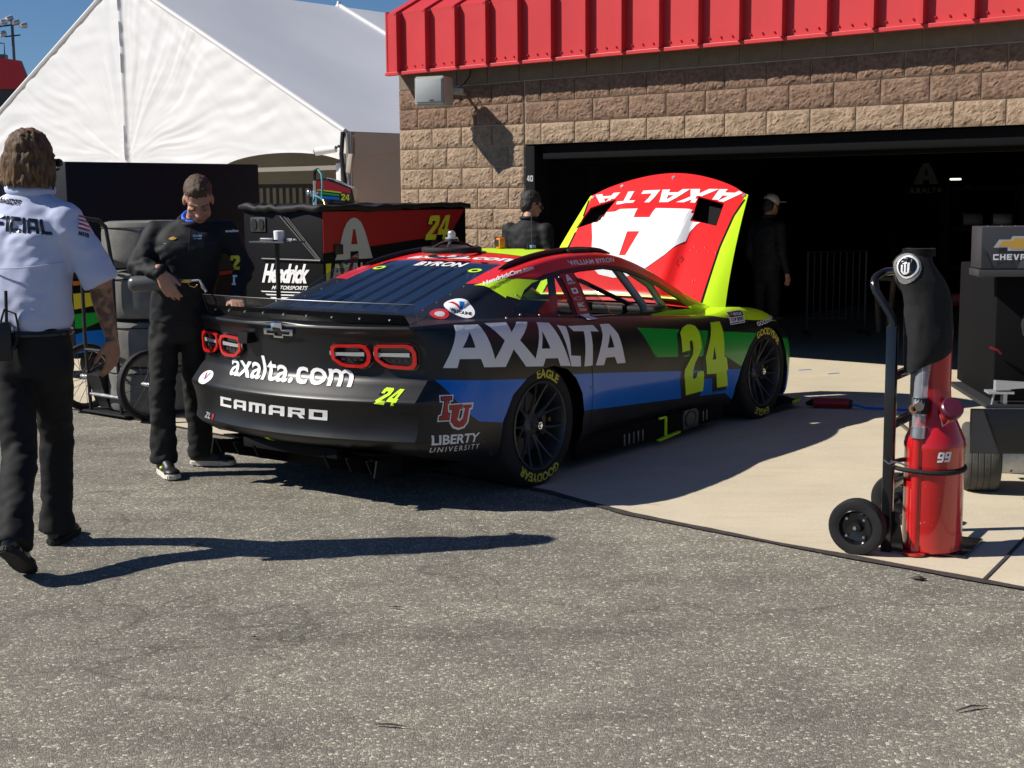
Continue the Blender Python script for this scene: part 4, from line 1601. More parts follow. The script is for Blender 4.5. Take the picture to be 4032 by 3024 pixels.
# ---- hood, raised on its rear hinge
HOOD = bpy.data.objects.new('hood', None)
COL.objects.link(HOOD)
HOOD.parent = car
HA = radians(49)
Hx = Vector((0, -1, 0))                       # local x: towards the car's right
Hy = Vector((cos(HA), 0, sin(HA)))            # local y: from the hinge to the front edge
Hz = Hx.cross(Hy)                             # outer face (towards the tail and the sky)
if Hz.x > 0:
    Hz = -Hz
Mh = Matrix.Identity(4)
for i in range(3):
    Mh[i][0], Mh[i][1], Mh[i][2] = Hx[i], Hy[i], Hz[i]
Mh[0][3], Mh[1][3], Mh[2][3] = 2.35, 0, .812
HOOD.matrix_local = Mh
def hood_z(a, b):
    z = .050 * (1 - (a / .8) ** 2) - .035 * (b / 1.2) ** 2
    # the raised centre bulge with its flanking creases
    wd = .34 + .10 * (1 - b / 1.2)
    t = max(0, min(1, (wd - abs(a)) / .07))
    z += .040 * (t * t * (3 - 2 * t)) * max(0, min(1, (1.0 - b) / .18)) * max(0, min(1, b / .1 + .4))
    ed_ = max(0, (abs(a) - .66) / .16)
    return z - .05 * ed_ * ed_
HLEN = [(-.9, 1.03), (-.69, 1.075), (-.56, 1.145), (-.33, 1.225), (-.1, 1.268), (.1, 1.268), (.33, 1.225), (.56, 1.145), (.69, 1.075), (.9, 1.03)]
def hood_half(b): return .855 - .165 * (b / 1.09) ** 0.85 if b > 0 else .855
bm = bmesh.new()
NU, NV = 56, 44
vv = []
for i in range(NU + 1):
    u = 2 * i / NU - 1
    col = []
    for j in range(NV + 1):
        v = j / NV
        a0 = u * .70
        L = smooth_tab(HLEN, a0)
        b_ = v * L
        a = u * hood_half(min(b_, 1.09))
        col.append(bm.verts.new((a, b_, hood_z(a, b_))))
    vv.append(col)
for i in range(NU):
    for j in range(NV):
        bm.faces.new((vv[i][j], vv[i + 1][j], vv[i + 1][j + 1], vv[i][j + 1]))
for pol in ([(-.672, .722), (-.628, .94), (-.405, 1.015), (-.475, .79)], [(.309, 1.03), (.539, .972), (.557, .75), (.355, .79)]):
    bmesh.ops.delete(bm, geom=convex_clip(bm, bm.faces[:], pol, (0, 1)), context='FACES')
hb2 = bm.copy()
HB = BVHTree.FromBMesh(hb2)
hb2.free()
# lime side strips
for s in (-1, 1):
    for b0, b1, xa, xb in ((-.1, .55, .692, .652), (.55, .85, .652, .655), (.85, 1.2, .655, .69)):
        for f in convex_clip(bm, bm.faces[:], [(s*xa, b0), (s*.95, b0), (s*.95, b1), (s*xb, b1)], (0, 1)):
            f.material_index = 1
bmesh.ops.recalc_face_normals(bm, faces=bm.faces)
if sum(f.normal.z for f in bm.faces) < 0:
    bmesh.ops.reverse_faces(bm, faces=bm.faces[:])
bmesh.ops.solidify(bm, geom=bm.faces[:], thickness=.014)
me = bpy.data.meshes.new('hood_panel')
bm.to_mesh(me)
bm.free()
hood_panel = link('hood_panel', me, ['red_vinyl', 'lime'], HOOD, True, 40)
on_hood = bvh_fn(HB, lambda a, b: Vector((a, b, 2)), (0, 0, -1))
word = quadmap(AXW, (.690, 1.115), (-.640, 1.075), (-.600, .952), (.560, .955))
decal('hood_lettering', 'white_vinyl', HOOD, word, on_hood, .004, .018)
# the round-topped A, upside down on the raised hood
arc = [(-.46, .60), (-.42, .50), (-.37, .40), (-.30, .29), (-.20, .215), (-.06, .185), (.06, .205), (.16, .27)]
legA = [(-.455, .875), (-.14, .875), (-.128, .775), (.012, .775), (.018, .878), (.333, .875), (.43, .845), (.45, .80), (.40, .75), (.372, .665), (.375, .58), (.28, .42), (.16, .27), (.06, .205), (-.06, .185), (-.20, .215), (-.30, .29), (-.38, .42), (-.46, .62), (-.53, .76), (-.50, .80)]
decal('hood_emblem', 'white_vinyl', HOOD, shape2d(legA, [(-.126, .634), (-.018, .635), (-.045, .40), (-.10, .40)]), on_hood, .004, .018)
for s in (-1, 1):
    path = [(-.69*s*-1 if False else s*.692, 0), (s*.652, .55), (s*.655, .85), (s*.69, 1.07)]
    w_ = .006
    decal('pinstripe', 'gloss_black', HOOD, shape2d([(x - w_, y) for x, y in path] + [(x + w_, y) for x, y in reversed(path)]), on_hood, .0035, .05)
for px, py in ((.02, 1.225), (-.42, 1.15), (.665, 1.06), (-.655, 1.05)):
    r = on_hood(px, py)
    if r:
        b = MB()
        b.cyl(r[0], r[0] + r[1]*.006, .016, .014, 12)
        b.build('hood_pin', 'steel', HOOD)
for px, py in ((.46, .54), (.50, .50), (.545, .54), (.585, .51), (.64, .505), (.44, .51), (.56, .23), (.575, .24), (-.11, 1.0), (-.13, 1.01)):
    r = on_hood(px, py)
    if r:
        b = MB()
        b.ball(r[0], (.009, .009, .004), 8)
        b.build('rivet', 'red_vinyl', hood_panel)
hz_ = text2d('ZL1', .02, .3)
decal('hood_badge', 'dark_red', HOOD, move(fit(hz_, -.05, -.015, .05, .015), .40, .40, 1, radians(-100)), on_hood, .004, .05)

# closed black ducts behind the two hood openings
for pol in ([(-.672, .722), (-.628, .94), (-.405, 1.015), (-.475, .79)], [(.309, 1.03), (.539, .972), (.557, .75), (.355, .79)]):
    b = MB()
    zc = min(hood_z(x, y) for x, y in pol) - .075
    cx, cy = sum(q[0] for q in pol)/4, sum(q[1] for q in pol)/4
    b.prism([(cx + (x - cx)*1.12, cy + (y - cy)*1.12) for x, y in pol], Matrix.Translation((0, 0, zc - .02)), .018)
    b.build('vent_duct', 'deep_black', HOOD)
# ---- tail lamps: dark lens, red ring, bright bar
LAMPS = [[(.337, .745), (.566, .740), (.570, .870), (.333, .860)], [(.587, .746), (.806, .740), (.804, .873), (.587, .868)],
         [(-.806, .740), (-.587, .746), (-.587, .868), (-.804, .873)], [(-.566, .740), (-.337, .745), (-.333, .860), (-.570, .870)]]
def lamp_outline(k, d=0.0):
    # chamfered, rounded lozenge; the inner lower corner is cut back
    inner = [(0.02, .50), (.03, .90), (.10, 1.0), (.74, 1.0), (.90, .92), (.98, .72), (1.0, .5), (.98, .26), (.90, .08), (.76, 0), (.38, .0), (.24, .06), (.04, .32)]
    outer = [(.0, .50), (.01, .90), (.08, 1.0), (.80, 1.0), (.93, .90), (.99, .70), (1.0, .5), (.99, .20), (.92, .04), (.82, 0), (.34, .02), (.20, .10), (.03, .34)]
    P = inner if k in (0, 3) else outer
    if k >= 2:
        P = [(1 - x, y) for x, y in P][::-1]
    return [(.5 + (x - .5) * (1 + d), .5 + (y - .5) * (1 + d * 1.4)) for x, y in P]
for k, q in enumerate(LAMPS):
    L = bpy.data.objects.new('tail_light', None)
    COL.objects.link(L)
    L.parent = car
    decal('lamp_housing', 'lens_dark', L, shape2d(unit_to(q, lamp_outline(k, .10))), on_tail, .003, .05, .003)
    ring = shape2d(unit_to(q, lamp_outline(k, 0)), unit_to(q, lamp_outline(k, -.18)))
    decal('red_ring', 'light_red', L, ring, on_tail, .016, .05, .012)
    m0 = lambda x: x if k < 2 else 1 - x
    bar = [(m0(-.02), .52), (m0(.14), .44), (m0(.15), .50), (m0(.84), .50), (m0(.84), .66), (m0(.15), .64), (m0(-.02), .70)]
    decal('light_bar', 'silver', L, shape2d(unit_to(q, bar)), on_tail, .019, .05, .004)
    for j in range(4):
        x0 = .24 + .15 * j
        cell_ = [(m0(x0), .28), (m0(x0 + .10), .28), (m0(x0 + .10), .40), (m0(x0), .40)]
        decal('light_cell', 'dark_metal', L, shape2d(unit_to(q, cell_)), on_tail, .008, .0, .003)

bow = [(-.123, .897), (-.046, .898), (-.048, .880), (.022, .880), (.027, .897), (.094, .897), (.112, .934), (.038, .934), (.038, .953), (-.038, .953), (-.042, .934), (-.105, .933)]
bx_, bz_ = -.004, .916
inner = [(bx_ + (x - bx_) * .80, bz_ + (z - bz_) * .66) for x, z in bow]
decal('bow_tie_emblem', 'chrome', car, shape2d(bow, inner), on_tail, .010, .04, .008)
decal('emblem_insert', 'gloss_black', car, shape2d(inner), on_tail, .006, .04)
AXCOM = text2d('axalta.com', .014, 0, 1.0)
decal('tail_lettering', 'white_vinyl', car, quadmap(AXCOM, (-.452, .640), (.474, .638), (.440, .768), (-.490, .768)), on_tail, .004, .02)
decal('model_lettering', 'white_vinyl', car, quadmap(block_word('CAMARO', .22), (-.512, .466), (.349, .463), (.361, .519), (-.490, .524)), on_tail, .003, .03)
N24 = block_word('24', .10)
q24 = [(.642, .571), (.750, .563), (.772, .640), (.662, .647)]
decal('number_shadow', 'gloss_black', car, quadmap(N24, *[(x - .010, z - .008) for x, z in q24]), on_tail, .002, .03)
decal('tail_number', 'lime', car, quadmap(N24, *q24), on_tail, .0035, .03)
decal('trim_badge', 'silver', car, quadmap(block_word('ZL', .2), (-.700, .375), (-.632, .374), (-.618, .405), (-.690, .408)), on_tail, .004, .03)
decal('trim_badge', 'light_red', car, quadmap(block_word('1', .2), (-.622, .372), (-.594, .374), (-.590, .405), (-.612, .405)), on_tail, .004, .03)
# oval oil sticker on the left of the tail
lo = [(-.680 + .075*cos(t) - .012*sin(t), .608 + .030*cos(t)*.35 + .034*sin(t)) for t in [2*pi*k/24 for k in range(24)]]
decal('oval_sticker', 'white_vinyl', car, shape2d(lo), on_tail, .003, .03)
decal('sticker_mark', 'light_red', car, shape2d([(-.705, .628), (-.690, .630), (-.672, .596), (-.684, .594)]), on_tail, .0045, .03)
decal('sticker_mark', 'blue_vinyl', car, shape2d([(-.672, .596), (-.684, .594), (-.660, .632), (-.646, .634)]), on_tail, .0046, .03)
decal('tow_arrow', 'lime', car, shape2d([(-.150, .318), (-.122, .336), (-.124, .326), (-.100, .338), (-.108, .318), (-.100, .298), (-.124, .310), (-.122, .300)]), on_tail, .004, .05)
# rear camera pod
pd = MB()
pd.prism([(-.035, -.03), (.035, -.03), (.042, .03), (-.03, .035)], Matrix.Translation((-1.045, .275, .865)) @ Matrix(((0, 0, 1, 0), (-1, 0, 0, 0), (0, 1, 0, 0), (0, 0, 0, 1))), .07)
pd.build('camera_pod', 'gloss_black', car)

# ---- right side lettering
AXA = [(-.749, .745), (-.642, .955), (-.474, .946), (-.423, .763), (-.321, .852), (-.418, .948), (-.238, .939), (-.242, .889), (-.148, .934), (-.05, .927), (-.19, .841), (-.069, .73), (.03, .919), (.144, .907), (.28, .653), (.172, .665), (.149, .711), (.028, .722), (.002, .681), (-.158, .696), (-.259, .80), (-.337, .713), (-.512, .729), (-.532, .775), (-.664, .785), (-.679, .74)]
decal('side_lettering', 'white_vinyl', car, shape2d(AXA, [(-.571, .917), (-.561, .835), (-.642, .841)], [(.037, .871), (.079, .772), (-.003, .779)]), on_side, .003, .03)
LTA = join2d(shape2d([(.209, .89), (.293, .875), (.286, .712), (.393, .699), (.392, .638), (.287, .65)]),
             shape2d([(.319, .875), (.62, .855), (.653, .815), (.557, .825), (.535, .628), (.433, .633), (.475, .833), (.356, .843)]),
             shape2d([(.573, .624), (.687, .792), (.703, .853), (.811, .847), (.867, .784), (.926, .602), (.826, .608), (.801, .651), (.698, .657), (.673, .615)], [(.775, .793), (.80, .708), (.721, .713)]))
decal('side_lettering', 'white_vinyl', car, LTA, on_side, .003, .03)
def affine(P, c, a, b):
    return [(c[0] + x*a[0] + y*b[0], c[1] + x*a[1] + y*b[1]) for x, y in P]
# the sail panel behind the quarter window faces up and outwards: project along its own normal
SDIR = Vector((.25, .75, -.6)).normalized()
SX_ = (Vector((1, 0, 0)) - SDIR * SDIR.x).normalized()
SY_ = SX_.cross(SDIR)
SY_ = SY_ if SY_.z > 0 else -SY_
on_sail = bvh_fn(BVH, lambda a, b: SX_ * a + SY_ * b - SDIR * 3, SDIR)
vc, va, vb = (-.019, .371), (.060, -.053), (.070, .080)
circ = ellipse(0, 0, 1, 1, 32)
decal('oval_sticker', 'white_vinyl', car, shape2d(affine(circ, vc, va, vb)), on_sail, .003, .03)
decal('sticker_mark', 'light_red', car, shape2d(affine([(-.70, .55), (-.40, .58), (.16, -.02), (-.05, -.08)], vc, va, vb)), on_sail, .0045, .03)
decal('sticker_mark', 'blue_vinyl', car, shape2d(affine([(.16, -.02), (-.05, -.08), (-.02, .62), (.26, .66)], vc, va, vb)), on_sail, .0047, .03)
vt = fit(text2d('VALVOLINE', .03, .1), -.72, -.52, .78, -.16)
decal('sticker_lettering', 'gloss_black', car, (affine(vt[0], vc, va, vb), vt[1]), on_sail, .0045, .03)
oc, oa, ob = (-.172, .368), (.034, -.030), (.050, .047)
decal('oval_sticker', 'light_red', car, shape2d(affine(circ, oc, oa, ob)), on_sail, .003, .03)
decal('sticker_mark', 'grey_vinyl', car, shape2d(affine(ellipse(0, -.1, .55, .5, 16), oc, oa, ob)), on_sail, .0045, .03)
LU_L = [(-.787, .601), (-.724, .598), (-.729, .579), (-.744, .578), (-.749, .512), (-.732, .512), (-.73, .535), (-.721, .534), (-.727, .476), (-.794, .479), (-.793, .5), (-.78, .502), (-.772, .579), (-.790, .581)]
LU_U = [(-.744, .553), (-.666, .55), (-.667, .529), (-.682, .528), (-.692, .478), (-.679, .465), (-.662, .478), (-.652, .527), (-.665, .529), (-.664, .55), (-.6, .546), (-.604, .525), (-.618, .523), (-.629, .453), (-.651, .43), (-.682, .425), (-.712, .437), (-.729, .461), (-.725, .529), (-.742, .53)]
def grow(P, d):
    n = len(P)
    ar = sum(P[i][0]*P[(i+1) % n][1] - P[(i+1) % n][0]*P[i][1] for i in range(n))
    sg = 1 if ar > 0 else -1
    out = []
    for i in range(n):
        a, b, c = Vector(P[i-1]), Vector(P[i]), Vector(P[(i+1) % n])
        e1, e2 = (b - a).normalized(), (c - b).normalized()
        n1, n2 = Vector((e1.y, -e1.x)) * sg, Vector((e2.y, -e2.x)) * sg
        m = n1 + n2
        m = m / max(.35, m.length_squared) * 2 if m.length > 1e-6 else n1
        out.append((b.x + m.x * d, b.y + m.y * d))
    return out
for P, o1 in ((LU_L, .0025), (LU_U, .0045)):
    decal('crest_outline', 'white_vinyl', car, shape2d(grow(P, .008)), on_side, o1, .03)
    decal('crest_border', 'gloss_black', car, shape2d(grow(P, .002)), on_side, o1 + .0008, .03)
    decal('crest_letter', 'logo_red', car, shape2d(grow(P, -.003)), on_side, o1 + .0016, .03)
decal('sponsor_lettering', 'white_vinyl', car, quadmap(text2d('LIBERTY', .03, .0, 1.0), (-.825, .351), (-.547, .337), (-.533, .385), (-.829, .403)), on_side, .003, .03)
decal('sponsor_lettering', 'white_vinyl', car, quadmap(text2d('UNIVERSITY', .0, 0, 1.4), (-.815, .310), (-.534, .298), (-.530, .325), (-.821, .338)), on_side, .003, .03)
N2 = [(1.624, .598), (1.618, .726), (1.665, .754), (1.729, .767), (1.78, .765), (1.832, .75), (1.857, .716), (1.867, .669), (1.876, .61), (1.847, .567), (1.791, .513), (1.768, .46), (1.771, .417), (1.798, .403), (1.821, .418), (1.826, .448), (1.904, .448), (1.955, .305), (1.735, .300), (1.656, .44), (1.662, .481), (1.703, .522), (1.758, .569), (1.766, .614), (1.76, .653), (1.744, .669), (1.721, .656), (1.727, .603)]
N4 = [(2.046, .756), (2.171, .755), (2.176, .515), (2.206, .509), (2.235, .421), (2.215, .419), (2.270, .303), (2.135, .305), (2.079, .41), (1.953, .419), (1.924, .536)]
N4h = [(2.04, .601), (2.064, .511), (2.018, .51)]
for P in (N2, N4):
    decal('number_shadow', 'satin_black', car, shape2d(grow([(x - .030, z - .016) for x, z in P], .012)), on_side, .002, .04)
for P in ((N2,), (N4, N4h)):
    decal('door_number', 'lime', car, shape2d(*P), on_side, .0045, .04)
cup = [(2.285, .723), (2.487, .725), (2.518, .808), (2.320, .808)]
decal('series_sticker', 'white_vinyl', car, shape2d(cup), on_side, .003, .03)
def sub(q, u0, v0, u1, v1):
    return unit_to(q, [(u0, v0), (u1, v0), (u1, v1), (u0, v1)])
decal('sticker_panel', 'gloss_black', car, shape2d(sub(cup, .03, .56, .97, .95)), on_side, .0045, .03)
decal('sticker_panel', 'gloss_black', car, shape2d(sub(cup, .03, .06, .97, .12)), on_side, .0045, .03)
decal('sticker_lettering', 'white_vinyl', car, quadmap(text2d('NASCAR', .04, .2), *sub(cup, .30, .64, .88, .86)), on_side, .006, .03)
decal('sticker_mark', 'light_red', car, shape2d(sub(cup, .14, .64, .26, .86)), on_side, .006, .03)
decal('sticker_lettering', 'gloss_black', car, quadmap(text2d('CUP SERIES', .02, .2), *sub(cup, .10, .22, .92, .48)), on_side, .0045, .03)
decal('fender_lettering', 'white_vinyl', car, quadmap(text2d('GOODYEAR', .03, .0), (2.665, .682), (3.02, .705), (3.03, .735), (2.648, .713)), on_side, .004, .03)
decal('driver_name', 'white_vinyl', car, quadmap(text2d('WILLIAM BYRON', .025, 0), (.81, 1.191), (1.322, 1.190), (1.344, 1.219), (.803, 1.221)), on_side, .003, .03)
decal('sail_lettering', 'white_vinyl', car, quadmap(text2d('HendrickCars.com', .04, .1), (.275, .492), (.735, .537), (.749, .566), (.311, .534)), on_sail, .004, .02)
LP = [(.25, .532), (.313, .52), (.463, .506), (.71, .454), (.633, .441), (.525, .40), (.43, .336), (.354, .382), (.336, .366), (.312, .424)]
decal('lime_patch', 'lime', car, shape2d(LP), on_sail, .0028, .02)
# strip between the side windows
STRIP = [(.600, .898), (.735, .893), (.782, 1.150), (.640, 1.146)]
decal('pillar_strip', 'logo_red', car, shape2d(STRIP), on_side, .004, .03)
def s_(u0, v0, u1, v1): return sub(STRIP, u0, v0, u1, v1)
decal('pillar_logo', 'white_vinyl', car, quadmap(shape2d(*a_mark), *s_(.25, .82, .70, .97)), on_side, .006, .03)
decal('pillar_logo', 'white_vinyl', car, quadmap(text2d('AXALTA', .04), *s_(.2, .75, .8, .80)), on_side, .006, .03)
decal('pillar_logo', 'white_vinyl', car, quadmap(shape2d(rrect(0, 0, 1, 1, .2), [(.28, .3), (.72, .3), (.72, .72), (.28, .72)]), *s_(.25, .53, .72, .66)), on_side, .006, .03)
decal('pillar_logo', 'grey_vinyl', car, quadmap(shape2d(ellipse(0, 0, 1, 1), ellipse(0, 0, .86, .66)), *s_(.12, .38, .85, .46)), on_side, .006, .03)
decal('pillar_logo', 'white_vinyl', car, quadmap(text2d('MAC', .05), *s_(.28, .22, .78, .33)), on_side, .006, .03)
decal('pillar_logo', 'white_vinyl', car, quadmap(text2d('TOOLS', .04), *s_(.25, .13, .85, .19)), on_side, .006, .03)
decal('pillar_tag', 'white_vinyl', car, shape2d(s_(.02, -.06, .98, .06)), on_side, .0065, .03)
for x, z in ((.62, 1.13), (.655, 1.0), (.60, .905), (.40, .925), (.20, .94), (.03, .955), (.13, 1.055), (-.12, .95)):
    r = on_side(x, z)
    if r:
        b = MB()
        b.cyl(r[0], r[0] + r[1]*.006, .008, .007, 8)
        b.build('window_fastener', 'steel', car)
# ---- roof and rear window
decal('roof_panel_patch', 'lime', car, shape2d([(.60, -.455), (.745, -.445), (1.02, -.30), (1.02, .40), (.78, .40), (.70, .04)]), on_top, .003, .05)
decal('roof_panel_patch', 'lime', car, shape2d([(1.10, -.46), (1.19, -.06), (1.2, .46), (1.34, .46), (1.33, -.46)]), on_top, .003, .05)
decal('roof_lettering', 'white_vinyl', car, quadmap(text2d('axalta.com', .035, .1), (.425, .36), (.425, -.505), (.540, -.480), (.535, .335)), on_top, .003, .03)
decal('window_lettering', 'white_vinyl', car, quadmap(text2d('BYRON', .04, .1), (.245, .145), (.245, -.235), (.335, -.225), (.335, .155)), on_top, .004, .03)
for y in (.38, -.37):
    decal('tow_ring', 'lime', car, shape2d(ellipse(.20, y, .035, .045, 18), ellipse(.20, y, .018, .024, 18)), on_top, .004, .03)
for k in range(6):
    y = -.34 + .136 * k
    b = MB()
    path = []
    for i in range(9):
        x = -.46 + .74 * i / 8
        r = on_top(x, y * (1 - .06 * i / 8))
        path.append(r[0] + r[1] * .006)
    b.tube(path, [.001] + [.003]*7 + [.001], 6)
    b.build('window_rib', 'cart_grey', rear_window)
for s in (-1, 1):
    for i in range(7):
        x = -.45 + .13 * i
        r = on_top(x, s * (.515 - .045 * i / 6))
        b = MB()
        b.cyl(r[0], r[0] + r[1] * .005, .006, .005, 8)
        b.build('window_fastener', 'steel', car)
# left roof fin of clear plastic
b = MB()
b.prism([(-.42, 0), (.16, 0), (.18, .10), (.02, .085), (-.30, .03)], Matrix.Translation((0, .535, 0)) @ Matrix(((1, 0, 0, 0), (0, 0, 1, 0), (.27, 1, 0, 1.125), (0, 0, 0, 1))), .004)
b.build('clear_roof_fin', 'clear_plastic', car)
# roof antenna stubs and vents
for x, y in ((.98, -.20), (1.16, .10)):
    r = on_top(x, y)
    b = MB()
    b.cyl(r[0], r[0] + Vector((-.01, 0, .045)), .012, .006, 8)
    b.box(r[0] + Vector((0, 0, .004)), (.06, .03, .008))
    b.build('roof_antenna', 'trim_black', car)
r = on_top(1.04, -.50)
b = MB()
b.box(r[0] + Vector((0, 0, .010)), (.24, .10, .03), Matrix.Rotation(radians(6), 3, 'X'), .012)
b.build('roof_flap_hinge', 'trim_black', car)

# panel joints
for path in ([(.50, .885), (.515, .75), (.535, .60), (.555, .42), (.56, .24)], [(1.86, .815), (1.90, .70), (1.93, .50), (1.90, .26)], [(.56, .24), (1.2, .215), (1.90, .215)]):
    w_ = .0022
    if abs(path[0][0] - path[-1][0]) < .3:
        P = [(x - w_, z) for x, z in path] + [(x + w_, z) for x, z in reversed(path)]
    else:
        P = [(x, z - w_) for x, z in path] + [(x, z + w_) for x, z in reversed(path)]
    decal('panel_joint', 'deep_black', car, shape2d(P), on_side, .0016, .05)
for s in (-1, 1):
    decal('panel_joint', 'deep_black', car, shape2d([(-.52, s*.60), (-.52, s*.606), (-.82, s*.748), (-.82, s*.741)]), on_top, .0016, .04)
for x, z in ((-.30, .205), (-.42, .25), (.52, .30), (.52, .50), (.60, .21), (1.0, .20), (1.4, .20), (-.50, .33)):
    r = on_side(x, z)
    if r:
        b = MB()
        b.cyl(r[0], r[0] + r[1]*.003, .006, .005, 8)
        b.build('body_rivet', 'dark_metal', car)
# ------------------------------------------------------------------ pit carts
def face_x(x, off=.002):      # plane facing +x: a -> y, b -> z
    return plane_fn(Matrix(((0, 0, 1, x + off), (1, 0, 0, 0), (0, 1, 0, 0), (0, 0, 0, 1))))
def face_ny(y, off=.002):     # plane facing -y: a -> x, b -> z
    return plane_fn(Matrix(((1, 0, 0, 0), (0, 0, -1, y - off), (0, 1, 0, 0), (0, 0, 0, 1))))
def cart_tyre(name, parent, c, axis, r, w, m='rubber', hub='cart_grey', spokes=False):
    axis = Vector(axis).normalized()
    Mx = Matrix.Translation(c) @ axis.to_track_quat('Z', 'Y').to_matrix().to_4x4()
    W = bpy.data.objects.new(name, None)
    COL.objects.link(W)
    W.parent = parent
    b = MB()
    b.lathe([(r*.62, -w*.42), (r*.80, -w*.5), (r*.95, -w*.46), (r, -w*.30), (r, w*.30), (r*.95, w*.46), (r*.80, w*.5), (r*.62, w*.42)], Mx, 40)
    b.build('tyre', m, W)
    b = MB()
    b.lathe([(r*.64, -w*.40), (r*.60, -w*.44), (r*.50, -w*.20), (r*.20, -w*.12), (r*.18, -w*.45), (0, -w*.46)], Mx, 28)
    b.lathe([(r*.64, w*.40), (r*.60, w*.44), (r*.50, w*.20), (r*.20, w*.12), (r*.18, w*.45), (0, w*.46)], Mx, 28)
    b.build('hub', hub, W)
    b = MB()
    b.cyl(Mx @ Vector((0, 0, -w*.60)), Mx @ Vector((0, 0, w*.60)), r*.07, None, 6)
    b.build('axle_nut', 'steel', W)
    for k in range(4):
        a = pi/4 + k*pi/2
        for sg in (-1, 1):
            pass
    return W

pit = thing('pit_cart', 'black and red pit cart with a big grey A and yellow 24 on its side', 'pit cart', (-1.508, 11.0, 0), B_RZ)
L_, W_ = 1.73, .98
b = MB()
b.box((-W_/2, L_/2, .88), (W_, L_, 1.28), None, .012)
b.build('body', 'cart_black', pit)
b = MB()
b.box((-W_/2, L_/2, .16), (W_ - .1, L_ - .1, .12))
b.build('undercarriage', 'deep_black', pit, smooth=False)
for x in (-W_ + .12, -.12):
    for y in (.25, L_ - .25):
        cart_tyre('caster', pit, (x, y, .11), (1, 0, 0), .11, .07)
b = MB()
def red_side():
    b.prism([(.004, 1.175), (L_ - .22, 1.285), (L_ - .02, 1.505), (.004, 1.505)], Matrix(((0, 0, 1, 0.0005), (1, 0, 0, 0), (0, 1, 0, 0), (0, 0, 0, 1))), .004)
red_side()
b.build('red_panel', 'dark_red', pit, smooth=False)
fx = face_x(0.005)
decal('yellow_stripe', 'yellow_vinyl', pit, shape2d([(.5, 1.02), (L_ - .02, 1.10), (L_ - .02, 1.17), (.5, 1.08)]), fx, .001, 0)
decal('yellow_stripe', 'yellow_vinyl', pit, shape2d([(.02, .90), (.05, .90), (.08, 1.09), (.02, 1.09)]), fx, .001, 0)
big_a = [[(0, 0), (.16, .42), (.24, .70), (.33, .88), (.43, .97), (.52, 1), (.61, .97), (.71, .88), (.80, .68), (.88, .42), (1, 0), (.62, 0), (.62, .19), (.40, .19), (.40, 0)], [(.43, .36), (.60, .36), (.545, .72), (.49, .72)]]
decal('side_emblem', 'grey_vinyl', pit, fit(shape2d(*big_a), .12, 1.115, .545, 1.455), fx, .003, 0)
decal('side_lettering', 'grey_vinyl', pit, fit(AXW, .09, .965, .66, 1.085), fx, .003, 0)
decal('side_number', 'gloss_black', pit, quadmap(N24_ if 'N24_' in globals() else block_word('24', .08), (1.17, 1.235), (1.45, 1.235), (1.52, 1.445), (1.24, 1.445)), fx, .003, 0)
decal('side_number', 'yellow_vinyl', pit, quadmap(block_word('24', .08), (1.18, 1.245), (1.46, 1.245), (1.53, 1.455), (1.25, 1.455)), fx, .004, 0)
for y in (.16, 1.30):
    b = MB()
    b.box((.012, y, 1.20), (.02, .09, .08), None, .005)
    b.build('latch', 'trim_black', pit)
fy = face_ny(0)
hen = text2d('Hendrick', .05, .22, .92)
decal('end_lettering', 'white_vinyl', pit, quadmap(hen, (-.76, .915), (-.19, .925), (-.15, 1.085), (-.73, 1.075)), fy, .003, 0)
decal('end_lettering', 'white_vinyl', pit, quadmap(text2d('MOTORSPORTS', .02, .22), (-.64, .862), (-.20, .872), (-.185, .905), (-.63, .895)), fy, .003, 0)
for k in range(5):
    decal('end_stripe', 'white_vinyl', pit, shape2d([(-.76 + .06*k, .838 - .026*k), (-.22 - .05*k, .846 - .026*k), (-.23 - .05*k, .854 - .024*k), (-.78 + .06*k, .846 - .024*k)]), fy, .003, 0)
b = MB()
b.box((-.78, -.006, 1.40), (.19, .012, .12), None, .003)
pl = b.build('outlet_plate', 'cart_grey', pit)
for s in (-.045, .045):
    b = MB()
    b.lathe([(.034, .014), (.038, .010), (.038, 0)], Matrix.Translation((-.78 + s, -.006, 1.40)) @ Matrix.Rotation(pi/2, 4, 'X') @ Matrix.Diagonal((1, 1.3, 1, 1)), 20, cap0=True)
    b.build('outlet', 'gloss_black', pl)
b = MB()
for d in (0, .05, .08):
    b.tube([(-.50 + d, -.008, 1.47), (-.06 + d * .5, -.008, 1.12)], .006, 6)
b.tube([(-.74, -.01, 1.115), (-.02, -.01, 1.115)], .009, 6)
b.build('brace', 'trim_black', pit)
rc_ = random.Random(5)
b = MB()
pts = []
for i in range(60):
    t = i / 60
    per = [(-W_ - .02, -.02), (.02, -.02), (.02, L_ + .02), (-W_ - .02, L_ + .02)]
    e = int(t * 4)
    f = t * 4 - e
    p0, p1 = per[e], per[(e + 1) % 4]
    pts.append((p0[0] + (p1[0]-p0[0])*f + rc_.uniform(-.008, .008), p0[1] + (p1[1]-p0[1])*f + rc_.uniform(-.008, .008), 1.535 + rc_.uniform(-.012, .016)))
b.tube(pts, [.024 + rc_.uniform(-.006, .012) for _ in pts], 8, closed=True)
b.grid(lambda u, v: Vector((-W_ - .01 + (W_ + .02)*u, -.01 + (L_ + .02)*v, 1.545 + .018*noise.noise(Vector((u*5, v*9, 1))) + .02*sin(pi*u)*sin(pi*v))), 24, 36)
b.build('fabric_cover', 'matte_black', pit, angle=80)
